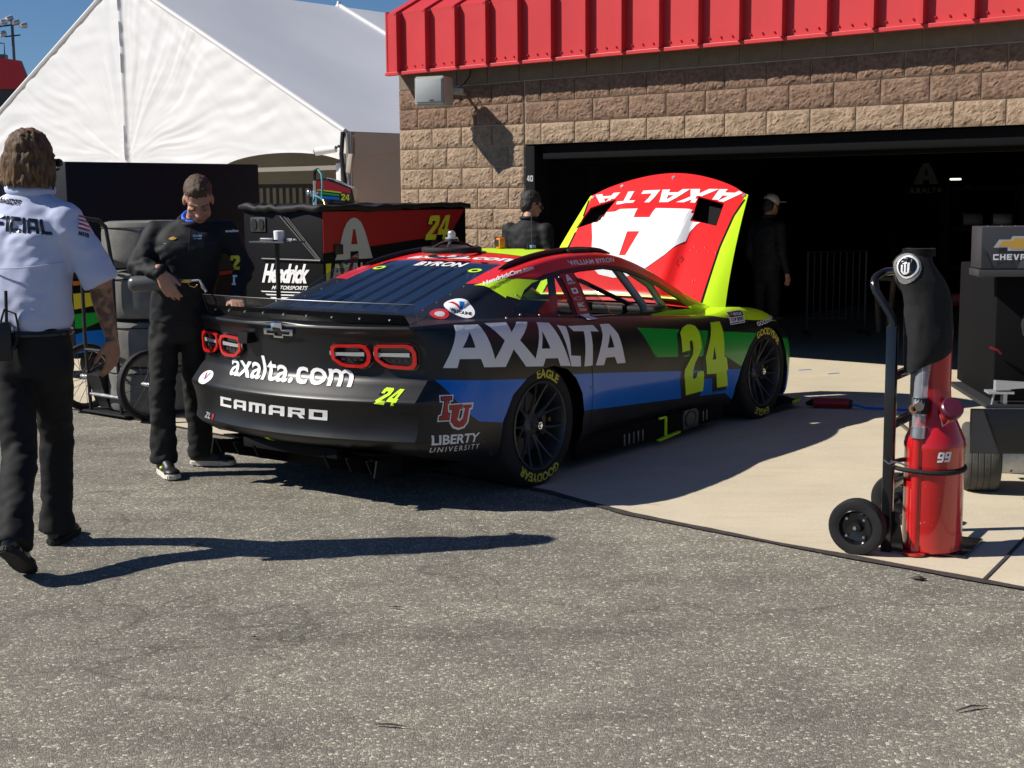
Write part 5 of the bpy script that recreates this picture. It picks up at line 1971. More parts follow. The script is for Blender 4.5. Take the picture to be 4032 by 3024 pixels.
# things on top of the cart
case = thing('helmet_case', 'red striped case numbered 24 lying on the covered pit cart', 'case', (-1.47, 11.72, 1.565), B_RZ + .62)
b = MB()
b.prism([(-.17, 0), (.17, 0), (.15, .13), (-.06, .22), (-.17, .20)], Matrix.Translation((0, .12, 0)) @ Matrix.Rotation(pi/2, 4, 'X'), .24)
bmesh.ops.bevel(b.bm, geom=b.bm.edges[:], offset=.012, segments=2, affect='EDGES')
b.build('shell', 'gloss_black', case)
fc = face_ny(-.12)
decal('red_stripe', 'logo_red', case, shape2d([(-.15, .13), (.14, .085), (.14, .120), (-.06, .195), (-.15, .19)]), fc, .002, 0)
decal('yellow_stripe', 'yellow_vinyl', case, shape2d([(-.15, .115), (.06, .088), (.06, .100), (-.15, .125)]), fc, .002, 0)
decal('green_stripe', 'green_vinyl', case, shape2d([(-.15, .085), (.04, .065), (.04, .080), (-.15, .105)]), fc, .002, 0)
decal('blue_stripe', 'blue_vinyl', case, shape2d([(-.15, .045), (.04, .035), (.04, .055), (-.15, .075)]), fc, .002, 0)
decal('case_number', 'yellow_vinyl', case, quadmap(block_word('24', .1), (.055, .03), (.125, .025), (.13, .075), (.06, .085)), fc, .003, 0)
hose = thing('air_regulator', 'chrome air regulator with black and teal hoses on the pit cart', 'regulator', (-1.60, 11.28, 1.555), B_RZ)
b = MB()
b.cyl((0, 0, 0), (0, 0, .12), .022, .018, 12)
b.cyl((0, 0, .12), (0, 0, .20), .012, .016, 10)
b.cyl((-.05, 0, .08), (.05, 0, .10), .012, None, 8)
b.ball((-.06, -.01, .10), (.03, .02, .03), 12)
b.build('regulator_body', 'chrome', hose)
b = MB()
b.tube([(0, 0, .20), (.005, 0, .25), (.03, -.02, .28), (.08, -.03, .29)], .013, 8)
b.build('black_hose', 'trim_black', hose)
b = MB()
b.tube([(.08, -.03, .29), (.13, -.04, .25), (.15, -.05, .17), (.15, -.06, .08), (.17, -.06, .03)], .008, 8)
b.tube([(.0, -.02, .03), (.06, -.05, .08), (.12, -.05, .06), (.17, -.03, .01)], .008, 8)
b.build('teal_hose', 'teal', hose)
b = MB()
b.cyl((.17, -.06, .045), (.21, -.075, -.01), .010, .012, 10)
b.build('brass_fitting', 'brass', hose)

# second cart further left: tall black cover, coloured stripes low down
cab = thing('tool_cabinet', 'tall black covered tool cart with coloured stripes low on its side', 'tool cart', (-3.863, 12.0, 0), B_RZ)
L2, W2 = 2.15, 1.0
b = MB()
b.box((-W2/2, L2/2, 1.44), (W2, L2, 1.02), None, .012)
b.build('cover', 'satin_cloth' if 'satin_cloth' in MT else 'deep_black', cab)
b = MB()
b.box((-W2/2, L2/2, .58), (W2 - .03, L2 - .03, .72), None, .01)
b.build('body', 'cart_black', cab)
fx2 = face_x(-.015)
decal('red_stripe', 'dark_red', cab, shape2d([(.9, 1.46-.6), (2.1, .90), (2.1, .93), (.9, .90)]), fx2, .002, 0)
decal('yellow_stripe', 'yellow_vinyl', cab, shape2d([(.02, .66), (.30, .69), (.38, .80), (.02, .80)]), fx2, .002, 0)
decal('yellow_stripe', 'orange', cab, shape2d([(.02, .87), (.20, .88), (.20, .91), (.02, .91)]), fx2, .002, 0)
decal('green_stripe', 'green_vinyl', cab, shape2d([(.02, .49), (.12, .49), (.30, .54), (.75, .55), (.85, .62), (.02, .62)]), fx2, .002, 0)
decal('blue_stripe', 'blue_vinyl', cab, shape2d([(.02, .27), (.75, .29), (.75, .46), (.14, .46), (.02, .44)]), fx2, .002, 0)
decal('side_mark', 'white_vinyl', cab, shape2d([(.45, .66), (.55, .66), (.60, .74), (.50, .74)]), fx2, .0025, 0)
fy2 = face_ny(.015)
decal('end_lettering', 'white_vinyl', cab, fit(text2d('ION', .03), -.16, 1.00, -.03, 1.05), face_ny(0), .002, 0)
decal('end_lettering', 'white_vinyl', cab, fit(text2d('AS', .04), -.14, .86, -.03, .96-.02), fy2, .002, 0)
b = MB()
b.box((-.03, -.004, .70), (.03, .006, .10))
b.build('white_tag', 'white_vinyl', cab)
for x in (-W2 + .12, -.14):
    for y in (.30, L2 - .3):
        cart_tyre('caster', cab, (x, y, .15), (1, 0, 0), .15, .09)

# fittings on the two carts
for x0, z0, w, h in ((-.88, .34, .80, .16), (-.88, .54, .80, .16)):
    b = MB()
    b.box((x0 + w/2, -.006, z0 + h/2), (w, .012, h), None, .004)
    dr = b.build('drawer', 'cart_black', pit)
    b = MB()
    b.tube([(x0 + .1, -.012, z0 + h - .03), (x0 + .1, -.035, z0 + h - .035), (x0 + w - .1, -.035, z0 + h - .035), (x0 + w - .1, -.012, z0 + h - .03)], .007, 6)
    b.build('drawer_handle', 'dark_metal', dr)
for z in (.62, .30):
    b = MB()
    b.box((-.004, L2/2 - .1, z), (.012, L2 - .9, .012))
    b.build('door_rail', 'trim_black', cab)
for y in (.75, 1.30):
    b = MB()
    b.box((-.004, y, .72), (.02, .10, .05), None, .006)
    b.build('latch', 'dark_metal', cab)
b = MB()
b.tube([(-W2 + .1, -.01, 1.90), (-W2/2, -.03, 1.86), (-.1, -.01, 1.90)], .006, 6)
b.build('cover_cord', 'trim_black', cab)

# tray stand beside the pit cart
ts = thing('tray_stand', 'thin black pole stand with a small tray and white cup', 'stand', (-1.79, 10.5, 0), B_RZ)
b = MB()
b.tube([(0, 0, .02), (0, 0, 1.28)], .018, 10)
b.build('pole', 'trim_black', ts)
for k in range(3):
    a = k * 2.1 + .4
    b = MB()
    b.tube([(0, 0, .12), (.26*cos(a), .26*sin(a), .012)], .011, 8)
    b.build('leg', 'trim_black', ts)
b = MB()
b.box((0, 0, 1.285), (.40, .22, .014), None, .004)
b.box((.06, 0, 1.29), (.02, .2, .03))
b.build('tray', 'cart_grey', ts)
cup_ = tag(MB().lathe([(.0, 0), (.038, 0), (.042, .075), (.036, .08), (0, .08)], None, 20).build('cup', 'white_vinyl'), 'white cup standing on the thin pole tray', 'cup')
cup_.location = Vector((-1.79, 10.5, 1.293)) + Matrix.Rotation(B_RZ, 3, 'Z') @ Vector((.05, -.02, 0))
for k, (dx, r_) in enumerate(((-.12, .3), (.14, -.2))):
    o = MB().box((0, 0, .012), (.12, .04, .02), None, .006).cyl((.05, 0, .012), (.09, 0, .012), .008, None, 8).build('gauge', 'steel')
    o.location = Vector((-1.79, 10.5, 1.292)) + Matrix.Rotation(B_RZ, 3, 'Z') @ Vector((dx, .01, 0))
    o.rotation_euler = (0, 0, B_RZ + r_)
    tag(o, ['steel tyre gauge on the left end of the pole tray', 'steel tyre gauge on the right end of the pole tray'][k], 'gauge', 'gauges on the tray')

# ------------------------------------------------------------------ tyre cart with its stack
tc = thing('tyre_cart', 'black tyre hand cart on spoked bicycle wheels behind the mechanic', 'cart', (-2.99, 10.22, 0), B_RZ)
MT['rim_red'] = mat('rim_red', (.20, .012, .014), .4)
def bike_wheel(x):
    W = bpy.data.objects.new('wheel', None)
    COL.objects.link(W)
    W.parent = tc
    Mx = Matrix.Translation((x, 0, .262)) @ Matrix.Rotation(pi/2, 4, 'Y')
    b = MB()
    b.lathe([(.222, -.020), (.240, -.030), (.256, -.022), (.262, 0), (.256, .022), (.240, .030), (.222, .020)], Mx, 48)
    b.build('tyre', 'rubber', W)
    b = MB()
    b.lathe([(.206, -.012), (.206, .012), (.224, .016), (.224, -.016), (.206, -.012)], Mx, 48)
    b.build('rim', 'rim_black', W)
    b = MB()
    for h in (-.019, .019):
        b.lathe([(.222, h), (.227, h * 1.25)], Mx, 48)
    b.build('rim_stripe', 'rim_red', W)
    b = MB()
    b.cyl(Mx @ Vector((0, 0, -.05)), Mx @ Vector((0, 0, .05)), .022, None, 12)
    b.cyl(Mx @ Vector((0, 0, -.06)), Mx @ Vector((0, 0, .06)), .010, None, 10)
    b.build('hub', 'steel', W)
    for k in range(18):
        a = 2*pi*k/18
        h = .035 if k % 2 else -.035
        s = MB()
        s.cyl(Mx @ Vector((.02*cos(a + .9), .02*sin(a + .9), h)), Mx @ Vector((.208*cos(a), .208*sin(a), 0)), .0022, None, 5)
        s.build('spoke', 'dark_metal', W)
for x in (-.40, .40):
    bike_wheel(x)
b = MB()
b.tube([(-.40, 0, .262), (.40, 0, .262)], .011, 8)
b.tube([(-.22, -.10, .16), (.22, -.10, .16)], .014, 8)
b.build('axle', 'steel', tc)
b = MB()
for s in (-.20, .20):
    b.tube([(s, -.10, .04), (s, -.12, .6), (s, -.12, 1.14), (s, -.16, 1.42)], .014, 8)
    b.tube([(s, 0, .262), (s, -.12, .34)], .012, 8)
b.tube([(-.20, -.16, 1.42), (-.24, -.24, 1.47), (-.17, -.34, 1.49), (.17, -.34, 1.49), (.24, -.24, 1.47), (.20, -.16, 1.42)], .016, 8)
b.tube([(-.20, -.12, 1.14), (.20, -.12, 1.14)], .012, 8)
b.tube([(-.20, -.12, .5), (.20, -.12, .5)], .012, 8)
b.build('frame', 'trim_black', tc)
b = MB()
b.box((0, .16, .028), (.56, .58, .014), None, .004)
b.box((-.1, -.05, .20), (.16, .10, .26), Matrix.Rotation(.3, 3, 'X'))
b.build('toe_plate', 'trim_black', tc)
b = MB()
b.cyl((-.07, -.341, 1.49), (0, -.341, 1.49), .018, None, 10)
b.build('handle_tape', 'lime', tc)
TYC = Vector((-2.99, 10.22, 0)) + Matrix.Rotation(B_RZ, 3, 'Z') @ Vector((.10, .27, 0))
tl = ['worn slick tyre at the bottom of the stack on the tyre cart', 'worn slick tyre second from the bottom of the cart stack', 'worn slick tyre third from the bottom of the cart stack', 'worn slick tyre on top of the stack, under the cart handle']
tz = [.036, .376, .737, 1.112]
slick = None
for k in range(4):
    if slick is None:
        b = MB()
        b.lathe([(.235, .02), (.29, .004), (.325, .014), (.342, .045), (.348, .09), (.349, .175), (.348, .26), (.342, .305), (.325, .336), (.29, .346), (.235, .33)], None, 56)
        b.lathe([(.235, .33), (.222, .30), (.222, .05), (.235, .02)], None, 56)
        slick = b.build('slick_tyre', 'slick_rubber')
        o = slick
    else:
        o = slick.copy()
        COL.objects.link(o)
    o.location = TYC + Vector((.012 * (k % 2), -.01 * (k % 3), tz[k]))
    o.rotation_euler = (0, 0, k * 1.3)
    tag(o, tl[k], 'tyre', 'stacked slick tyres')
    st_ = MB()
    st_.tube([(.350*cos(a), .350*sin(a), .30) for a in [2*pi*i/40 for i in range(40)]], .004, 4, closed=True)
    so = st_.build('seam_line', 'rubber', o)

# ------------------------------------------------------------------ hand truck, fuel can and cover
AX = Vector((.52, .854, 0)).normalized()      # along the hand truck's axle
FW = Vector((AX.y, -AX.x, 0))                 # from the posts towards the can
HT0 = Vector((1.692, 6.03, 0))
HRZ = atan2(AX.y, AX.x) - pi/2                # local y along the axle, local x towards the can
ht = thing('hand_truck', 'black two-wheeled hand truck carrying the red fuel can', 'hand truck', HT0, HRZ)
b = MB()
for y in (0, .42):
    b.box((0, y, .515), (.046, .040, 1.03), None, .004)
for z in (.60, .74):
    pass
b.build('post', 'gloss_black', ht)
b = MB()
K = [(0, 0, 1.00), (-.004, .0, 1.06), (-.045, .0, 1.13), (-.085, .01, 1.19), (-.095, .04, 1.235), (-.07, .10, 1.262), (-.04, .21, 1.262), (-.07, .32, 1.262), (-.095, .38, 1.235), (-.085, .41, 1.19), (-.045, .42, 1.13), (-.004, .42, 1.06), (0, .42, 1.00)]
sm = []
for i in range(len(K) - 1):
    for j in range(5):
        t = i + j / 5
        sm.append(tuple(smooth_tab([(n_, q[c]) for n_, q in enumerate(K)], t) for c in range(3)))
b.tube(sm + [K[-1]], .018, 10)
b.build('handle', 'gloss_black', ht)
b = MB()
for z in (.30, .58, .80):
    b.box((0, .21, z), (.022, .42, .04), None, .003)
b.tube([(0, .02, .62), (0, .40, .48)], .009, 6)
b.build('cross_bar', 'gloss_black', ht)
b = MB()
b.box((.17, .21, .012), (.34, .36, .012), None, .003)
b.prism([(-.02, 0), (.08, 0), (.05, .17), (-.02, .19)], Matrix.Translation((0, .008, .012)) @ Matrix.Rotation(pi/2, 4, 'X'), .016)
b.build('toe_plate', 'gloss_black', ht)
for y, nm in ((-.10, 'a'), (.55, 'b')):
    W = cart_tyre('wheel', ht, (-.105, y, .128), (0, 1, 0), .127, .075, 'rubber', 'gloss_black')
    for k in range(4):
        a = pi/4 + k*pi/2
        bb = MB()
        c = Vector((-.105 + .055*cos(a), y - .030, .128 + .055*sin(a)))
        bb.cyl(c, c + Vector((0, -.008, 0)), .006, None, 6)
        bb.build('wheel_bolt', 'steel', W)
b = MB()
b.tube([(-.105, -.12, .128), (-.105, .57, .128)], .012, 8)
b.box((-.06, .05, .128), (.11, .02, .03))
b.box((-.06, .37, .128), (.11, .02, .03))
b.build('axle', 'gloss_black', ht)
CANP = Vector((1.896, 6.03, .018))
can = thing('fuel_can', 'red dump fuel can marked 99 strapped to the hand truck', 'fuel can', CANP, 0)
b = MB()
b.lathe([(0, 0), (.120, 0), (.128, .008), (.128, .03), (.131, .04), (.131, .46), (.134, .47), (.134, .485), (.131, .495), (.130, .505), (.090, .60), (.066, .67), (.062, .73), (.062, 1.02), (0, 1.02)], None, 56)
b.build('tank', 'paint_red', can)
b = MB()
b.cyl((-.098, -.075, .0), (-.098, -.075, .53), .026, None, 18)
b.lathe([(0, 0), (.052, 0), (.052, .012), (0, .014)], Matrix.Translation((-.098, -.075, -.008)), 24)
b.build('vent_tube', 'paint_red', can)
b = MB()
b.cyl((-.098, -.075, .52), (-.096, -.072, .57), .034, None, 18)
b.cyl((-.095, -.07, .62), (-.092, -.066, .66), .033, None, 18)
b.cyl((-.093, -.068, .665), (-.090, -.064, .70), .036, None, 18)
b.build('hose_clamp', 'steel', can)
b = MB()
b.cyl((-.092, -.067, .63), (-.090, -.065, .70), .040, .036, 16)
b.build('rubber_sleeve', 'rubber', can)
b = MB()
b.tube([(-.098, -.075, .53), (-.095, -.07, .64), (-.085, -.055, .76), (-.060, -.035, .90), (-.04, -.02, 1.0)], .030, 16)
b.build('clear_hose', 'clear_hose', can)
b = MB()
b.cyl((-.108, -.115, .665), (-.112, -.125, .668), .020, .020, 16)
b.lathe([(.012, 0), (.020, .004), (.022, .012), (.012, .014)], Matrix.Translation((-.128, -.085, .655)) @ Matrix.Rotation(pi/2, 4, 'X'), 16)
b.build('valve_ring', 'copper', can)
cpd = Vector((.10, -.74, .62)).normalized()
cp0 = Vector((.022, -.055, .600))
b = MB()
b.cyl(cp0, cp0 + cpd*.075, .036, None, 20)
b.build('filler_neck', 'paint_red', can)
b = MB()
b.lathe([(.046, 0), (.050, .006), (.050, .030), (.044, .036), (0, .038)], Matrix.Translation(cp0 + cpd*.070) @ cpd.to_track_quat('Z', 'Y').to_matrix().to_4x4(), 28, cap0=True)
MT['cap_maroon'] = mat('cap_maroon', (.085, .012, .028), .35)
b.build('filler_cap', 'cap_maroon', can)
b = MB()
b.tube([cp0 + Vector((.0, -.05, .03)), cp0 + Vector((-.005, -.075, .0)), cp0 + Vector((-.03, -.075, -.02)), cp0 + Vector((-.04, -.06, .03))], .003, 6)
b.build('cap_tether', 'steel', can)
def on_can(a, b_):
    th = a / .131 - pi/2
    return Vector((.131*cos(th), .131*sin(th), b_)), Vector((cos(th), sin(th), 0))
decal('can_number', 'white_vinyl', can, quadmap(block_word('99', .12), (-.030, .418), (.028, .422), (.036, .468), (-.022, .464)), on_can, .0015, .01)
rs = random.Random(11)
for k in range(14):
    a, z = rs.uniform(-.12, .13), rs.uniform(.06, .40)
    decal('scuff', 'grey_vinyl', can, shape2d([(a + rs.uniform(-.004, .004), z + rs.uniform(-.008, .008)) for _ in range(3)]), on_can, .0008, 0)
st_ = tag(MB().tube([Vector((1.896 - .010, 6.03, 0)) + Vector((.142*cos(t) - (.10 if cos(t) < -.6 else 0)*(-cos(t) - .6), .140*sin(t), .398 + .014*sin(t + .9) - .012*cos(t))) for t in [2*pi*i/48 for i in range(48)]], .011, 8, closed=True, flat=1.0).build('bungee_strap', 'rubber'), 'black bungee strap wrapped round the red fuel can', 'strap')
hk = MB()
hk.tube([Vector((1.705, 5.985, .425)), Vector((1.73, 5.975, .42)), Vector((1.762, 5.965, .408))], .004, 6)
hk.tube([Vector((1.66, 5.995, .433)), Vector((1.68, 5.985, .416)), Vector((1.705, 5.985, .425))], .004, 6)
hk.build('strap_hook', 'steel', st_)
cvr = thing('fabric_cover', 'black padded fabric cover with a round white logo over the can neck', 'cover', (1.852, 6.03, 0), 0)
RINGS = [(.872, 0, .098, .085), (.90, .0, .100, .095), (.97, -.002, .101, .10), (1.05, -.004, .100, .10), (1.13, -.006, .099, .10), (1.19, -.020, .099, .10), (1.235, -.042, .096, .10), (1.275, -.066, .092, .095), (1.31, -.080, .084, .088), (1.335, -.074, .073, .078), (1.352, -.060, .064, .068), (1.372, -.046, .062, .062), (1.374, -.046, .045, .045)]
MT['cover_cloth'] = mat('cover_cloth', (.014, .014, .015), .85, spec=.25, var=.2, vscale=30, bump=.3, bscale=220)
def cov(u, v):
    f = v * (len(RINGS) - 1)
    i = min(len(RINGS) - 2, int(f))
    t = f - i
    z, cx, rx, ry = [RINGS[i][q]*(1-t) + RINGS[i+1][q]*t for q in range(4)]
    a = 2*pi*u
    w = 1 + .045*noise.noise(Vector((cos(a)*2.2, sin(a)*2.2, z*9))) + .022*noise.noise(Vector((cos(a)*5, sin(a)*5, z*16 + cos(a)*4))) * (1 if .01 < v < .95 else .4)
    slant = (.052*cos(a)*(1 - v*2.4) if v < .4 else 0)
    e = 2.6
    ca, sa = cos(a), sin(a)
    return Vector((cx + rx*w*math.copysign(abs(ca)**(2/e), ca), ry*w*math.copysign(abs(sa)**(2/e), sa), z + slant))
b = MB()
b.grid(cov, 64, 60)
bmesh.ops.remove_doubles(b.bm, verts=b.bm.verts, dist=1e-5)
co_ = b.build('cloth', 'cover_cloth', cvr, angle=70)
b = MB()
b.grid(lambda u, v: Vector((-.054 + (.068 - .002*v)*cos(2*pi*u)*1.06, .072*sin(2*pi*u)*1.05, 1.338 + .034*v)), 40, 2)
bmesh.ops.solidify(b.bm, geom=b.bm.faces[:], thickness=.006)
b.build('elastic_band', 'matte_black', cvr)
cb = bmesh.new()
cb.from_mesh(co_.data)
CVB = BVHTree.FromBMesh(cb)
cb.free()
dl = Vector((.62, .77, -.16)).normalized()
dx_ = Vector((dl.y, -dl.x, 0)).normalized()
dy_ = dx_.cross(dl)
dy_ = dy_ if dy_.z > 0 else -dy_
on_cov = bvh_fn(CVB, lambda a, b_: Vector((-.080, 0, 1.275)) + dx_*a + dy_*b_ - dl*.5, dl)
MT['cover_patch'] = mat('cover_patch', (.20, .20, .195), .7, bump=.3, bscale=60)
decal('logo_patch', 'cover_patch', cvr, shape2d(ellipse(0, 0, .066, .066)), on_cov, .003, .02)
decal('logo_ring', 'white_vinyl', cvr, shape2d(ellipse(.012, .006, .046, .048), ellipse(.012, .006, .039, .041)), on_cov, .0045, .02)
decal('logo_disc', 'gloss_black', cvr, shape2d(ellipse(.012, .006, .039, .041)), on_cov, .004, .02)
decal('logo_letter', 'white_vinyl', cvr, shape2d([(-.012, -.015), (-.012, .028), (-.004, .028), (-.004, -.012), (.002, -.018), (.002, .024), (.010, .024), (.010, -.018), (.016, -.015), (.016, .022), (.024, .022), (.024, -.018), (.012, -.026), (-.002, -.026)]), on_cov, .005, .02)

# ------------------------------------------------------------------ equipment cart at the right edge
CC = Vector((2.425, 7.02, 0))
crz = -.10
ec = thing('equipment_cart', 'black wheeled equipment cart under a bow-tie sign at the right edge', 'equipment cart', CC, crz)
b = MB()
b.box((.72, .62, .86), (1.20, .86, .70), None, .01)
b.build('cabinet', 'deep_black', ec)
b = MB()
b.box((.72, .02, .375), (1.50, .03, .235), None, .004)
sk_ = b.build('skirt_board', 'satin_black', ec)
fs = face_ny(.005)
decal('grey_triangle', 'cart_grey', ec, shape2d([(-.028, .262), (.115, .262), (.03, .488), (-.028, .488)]), fs, .002, 0)
b = MB()
b.box((.78, .50, .50), (1.45, .9, .02))
b.box((.78, .55, .25), (1.3, .06, .06))
b.build('deck', 'dark_metal', ec)
sg = bpy.data.objects.new('sign_box', None)
COL.objects.link(sg)
sg.parent = ec
b = MB()
b.box((.60, .12, 1.330), (1.22, .22, .215), None, .004)
b.build('sign_panel', 'cart_grey', sg)
b = MB()
b.box((.60, .11, 1.200), (1.24, .22, .036), None, .003)
b.build('sign_lip', 'cart_grey', sg)
MT['facet_dark'] = mat('facet_dark', (.030, .031, .034), .45)
MT['facet_light'] = mat('facet_light', (.085, .087, .092), .45)
fsg = face_ny(.010)
decal('sign_facet', 'facet_dark', sg, shape2d([(.0, 1.225), (.05, 1.225), (.0, 1.335)]), fsg, .001, 0)
decal('sign_facet', 'facet_light', sg, shape2d([(.17, 1.225), (.235, 1.225), (.29, 1.436), (.27, 1.436)]), fsg, .001, 0)
decal('sign_facet', 'facet_dark', sg, shape2d([(.05, 1.225), (.17, 1.225), (.13, 1.27)]), fsg, .001, 0)
bo = bow_poly(1, 1, .16)
bo = [(.19 + x*.28, 1.352 + y*.075) for x, y in bo]
decal('bow_tie_rim', 'silver', sg, shape2d(bo), fsg, .002, 0, .0015)
bi = [(.19 + (x - .19)*.84, 1.352 + (y - 1.352)*.70) for x, y in bo]
decal('bow_tie_fill', 'gold', sg, shape2d(bi), fsg, .004, 0, .001)
decal('sign_lettering', 'white_vinyl', sg, fit(block_word('CHEVROLET', .22), .05, 1.268, .345, 1.298), fsg, .002, 0)
for k in range(5):
    bb = MB()
    bb.cyl((.03 + .07*k, .06, 1.437), (.03 + .07*k, .06, 1.443), .004, None, 6)
    bb.build('screw', 'steel', sg)
# tyre: tread faces the camera, the dark sidewall its right
b = MB()
Mx = Matrix.Translation((.095, .30, .188)) @ Matrix.Rotation(radians(-8), 4, 'Z') @ Matrix.Rotation(pi/2, 4, 'Y')
b.lathe([(.10, -.085), (.15, -.098), (.175, -.094), (.186, -.080), (.187, -.062), (.183, -.058), (.187, -.054), (.188, -.030), (.184, -.026), (.188, -.022), (.188, .002), (.184, .006), (.188, .010), (.188, .034), (.184, .038), (.187, .042), (.186, .074), (.175, .092), (.15, .098), (.10, .085)], Mx, 64)
tyo = b.build('cart_tyre', 'tread_rubber', ec)
b = MB()
b.lathe([(.10, .086), (.15, .0985), (.176, .0925)], Mx, 64)
b.lathe([(.10, .085), (.095, .06), (.04, .05), (0, .05)], Mx, 32)
b.build('sidewall', 'rubber', tyo)
b = MB()
b.box((.52, .30, .175), (.66, .12, .14), None, .006)
b.build('axle_box', 'steel', ec)
b = MB()
b.tube([(.17, .28, .115), (.80, .20, .085)], .012, 8)
b.box((.33, .24, .30), (.04, .02, .22))
b.build('axle_strut', 'silver', ec)
b = MB()
b.tube([(.20, .27, .12), (.255, .25, .12)], .016, 6)
b.build('hub_bolt', 'steel', ec)
b = MB()
b.prism([(.10, .585), (.26, .60), (.31, .565), (.60, .545), (.60, .60), (.34, .62), (.10, .635)], Matrix.Translation((0, .10, 0)) @ Matrix.Rotation(pi/2, 4, 'X'), .05)
b.box((.13, .10, .572), (.13, .10, .012))
b.box((.155, .10, .53), (.02, .06, .08))
b.build('tow_bracket', 'silver', ec)
b = MB()
b.tube([(.10, .08, .575), (.085, .07, .50)], .006, 6)
b.build('bracket_pin', 'steel', ec)
b = MB()
b.prism([(.262, .86), (.30, .83), (.325, .80), (.325, .98), (.262, .98), (.25, .92)], Matrix.Translation((0, .185, 0)) @ Matrix.Rotation(pi/2, 4, 'X'), .02)
b.build('side_plate', 'dark_metal', ec)
b = MB()
b.box((.34, .16, .885), (.05, .05, .09), None, .012)
b.build('white_bottle', 'white_vinyl', ec)
b = MB()
b.tube([(.32, .15, 1.06), (.38, .15, 1.06)], .02, 8)
b.build('knob', 'trim_black', ec)
b = MB()
b.ball((.285, .160, .89), .012, 8)
b.build('knob', 'trim_black', ec)
b = MB()
b.tube([(.09, .17, .80), (.13, .16, .785), (.15, .17, .765)], .006, 8)
b.build('red_cable', 'dark_red', ec)
b = MB()
b.box((.35, .15, .66), (.05, .06, .26), None, .006)
b.build('red_box', 'dark_red', ec)

# red air jack handle on the floor
aj = thing('air_hose_fitting', 'red air wand with a blue hose lying on the garage apron', 'air wand', (2.42, 10.18, .045), radians(-17))
b = MB()
b.cyl((-.14, 0, 0), (.12, 0, 0), .036, None, 16)
b.build('wand_body', 'dark_red', aj)
b = MB()
b.cyl((-.20, 0, -.01), (-.14, 0, 0), .012, .034, 12)
b.cyl((.12, 0, 0), (.145, 0, 0), .036, .028, 16)
b.build('wand_tip', 'trim_black', aj)
b = MB()
b.tube([(.145, 0, -.005), (.24, -.01, -.025), (.36, .02, -.032), (.50, -.01, -.032), (.62, .02, -.032)], .009, 8)
b.build('blue_hose', 'blue_vinyl', aj)
b = MB()
b.tube([(.40, .0, -.028), (.46, .0, -.030)], .014, 8)
b.build('hose_coupling', 'steel', aj)

# ------------------------------------------------------------------ things lying on the roof of the car
CM = Matrix.Translation(CAR_LOC) @ Matrix.Rotation(CAR_RZ, 4, 'Z')
def roof_z(x, y): return on_top(x, y)[0].z
sw = thing('steering_wheel', 'black padded steering wheel lying upside down on the car roof', 'steering wheel', CM @ Vector((.58, .11, roof_z(.58, .11) + .012)), CAR_RZ)
b = MB()
b.tube([(.165*cos(t) , .175*sin(t)*1.0, .018) for t in [2*pi*i/40 for i in range(40)]], .020, 10, closed=True)
b.build('rim', 'rubber', sw)
for k in range(3):
    a = pi/2 + k * 2*pi/3
    b = MB()
    b.tube([(.155*cos(a), .16*sin(a), .022), (.09*cos(a), .09*sin(a), .055), (.035*cos(a), .035*sin(a), .075)], .012, 6, flat=.6)
    b.build('spoke', 'trim_black', sw)
b = MB()
b.cyl((0, 0, .07), (0, 0, .085), .045, None, 16)
b.build('hub', 'cart_grey', sw)
b = MB()
b.cyl((0, 0, .085), (0, 0, .095), .038, None, 16)
b.cyl((0, 0, .095), (0, 0, .125), .024, None, 16)
b.ball((0, 0, .127), (.022, .022, .010), 12)
b.build('quick_release', 'silver', sw)
mt = thing('tape_gauge', 'small yellow and black gauge standing on the car roof', 'gauge', CM @ Vector((.97, .02, roof_z(.97, .02) + .004)), CAR_RZ - .5)
b = MB()
b.box((0, 0, .035), (.045, .075, .07), None, .010)
b.build('gauge_body', 'orange', mt)
b = MB()
b.box((-.012, 0, .035), (.03, .05, .045), None, .004)
b.box((0, .03, .04), (.05, .025, .07), None, .006)
b.build('gauge_face', 'trim_black', mt)
rb_ = thing('roof_bracket', 'tiny blue topped antenna rod standing on the car roof', 'antenna', CM @ Vector((1.22, -.05, roof_z(1.22, -.05) + .002)), CAR_RZ)
b = MB()
b.box((0, 0, .012), (.05, .04, .02), None, .004)
b.build('base', 'tape_blue', rb_)
b = MB()
b.tube([(0, 0, .02), (0, 0, .22)], .0025, 6)
b.build('rod', 'dark_metal', rb_)

# ------------------------------------------------------------------ litter on the asphalt
rl = random.Random(4)
for k, (x, y, lab) in enumerate([(-.469, 5.238, 'dark curled rubber scrap on the asphalt below the long walking shadow'), (1.704, 5.572, 'dark flat rubber scrap on the asphalt beside the tar seam'), (1.438, 4.109, 'dark thin twig on the asphalt near the right edge'), (-.382, 4.014, 'dark thin rubber strip on the asphalt, lowest in view'), (-.963, 4.882, 'tiny dark pebble of rubber on open asphalt'), (-1.49, 6.235, 'small bent twig lying in the walking shadow')]):
    b = MB()
    a = rl.uniform(-.4, .4)
    L = [.06, .07, .12, .10, .025, .07][k]
    b.tube([(x - L/2*cos(a), y - L/2*sin(a), .008), (x, y + rl.uniform(-.01, .01), .010 + rl.uniform(0, .006)), (x + L/2*cos(a), y + L/2*sin(a), .007)], [.003, .006 + (.012 if k in (1,) else 0), .002], 6, flat=.5)
    tag(b.build('rubber_scrap' if k not in (2, 5) else 'twig', 'tar'), lab, 'debris', 'litter on the asphalt')
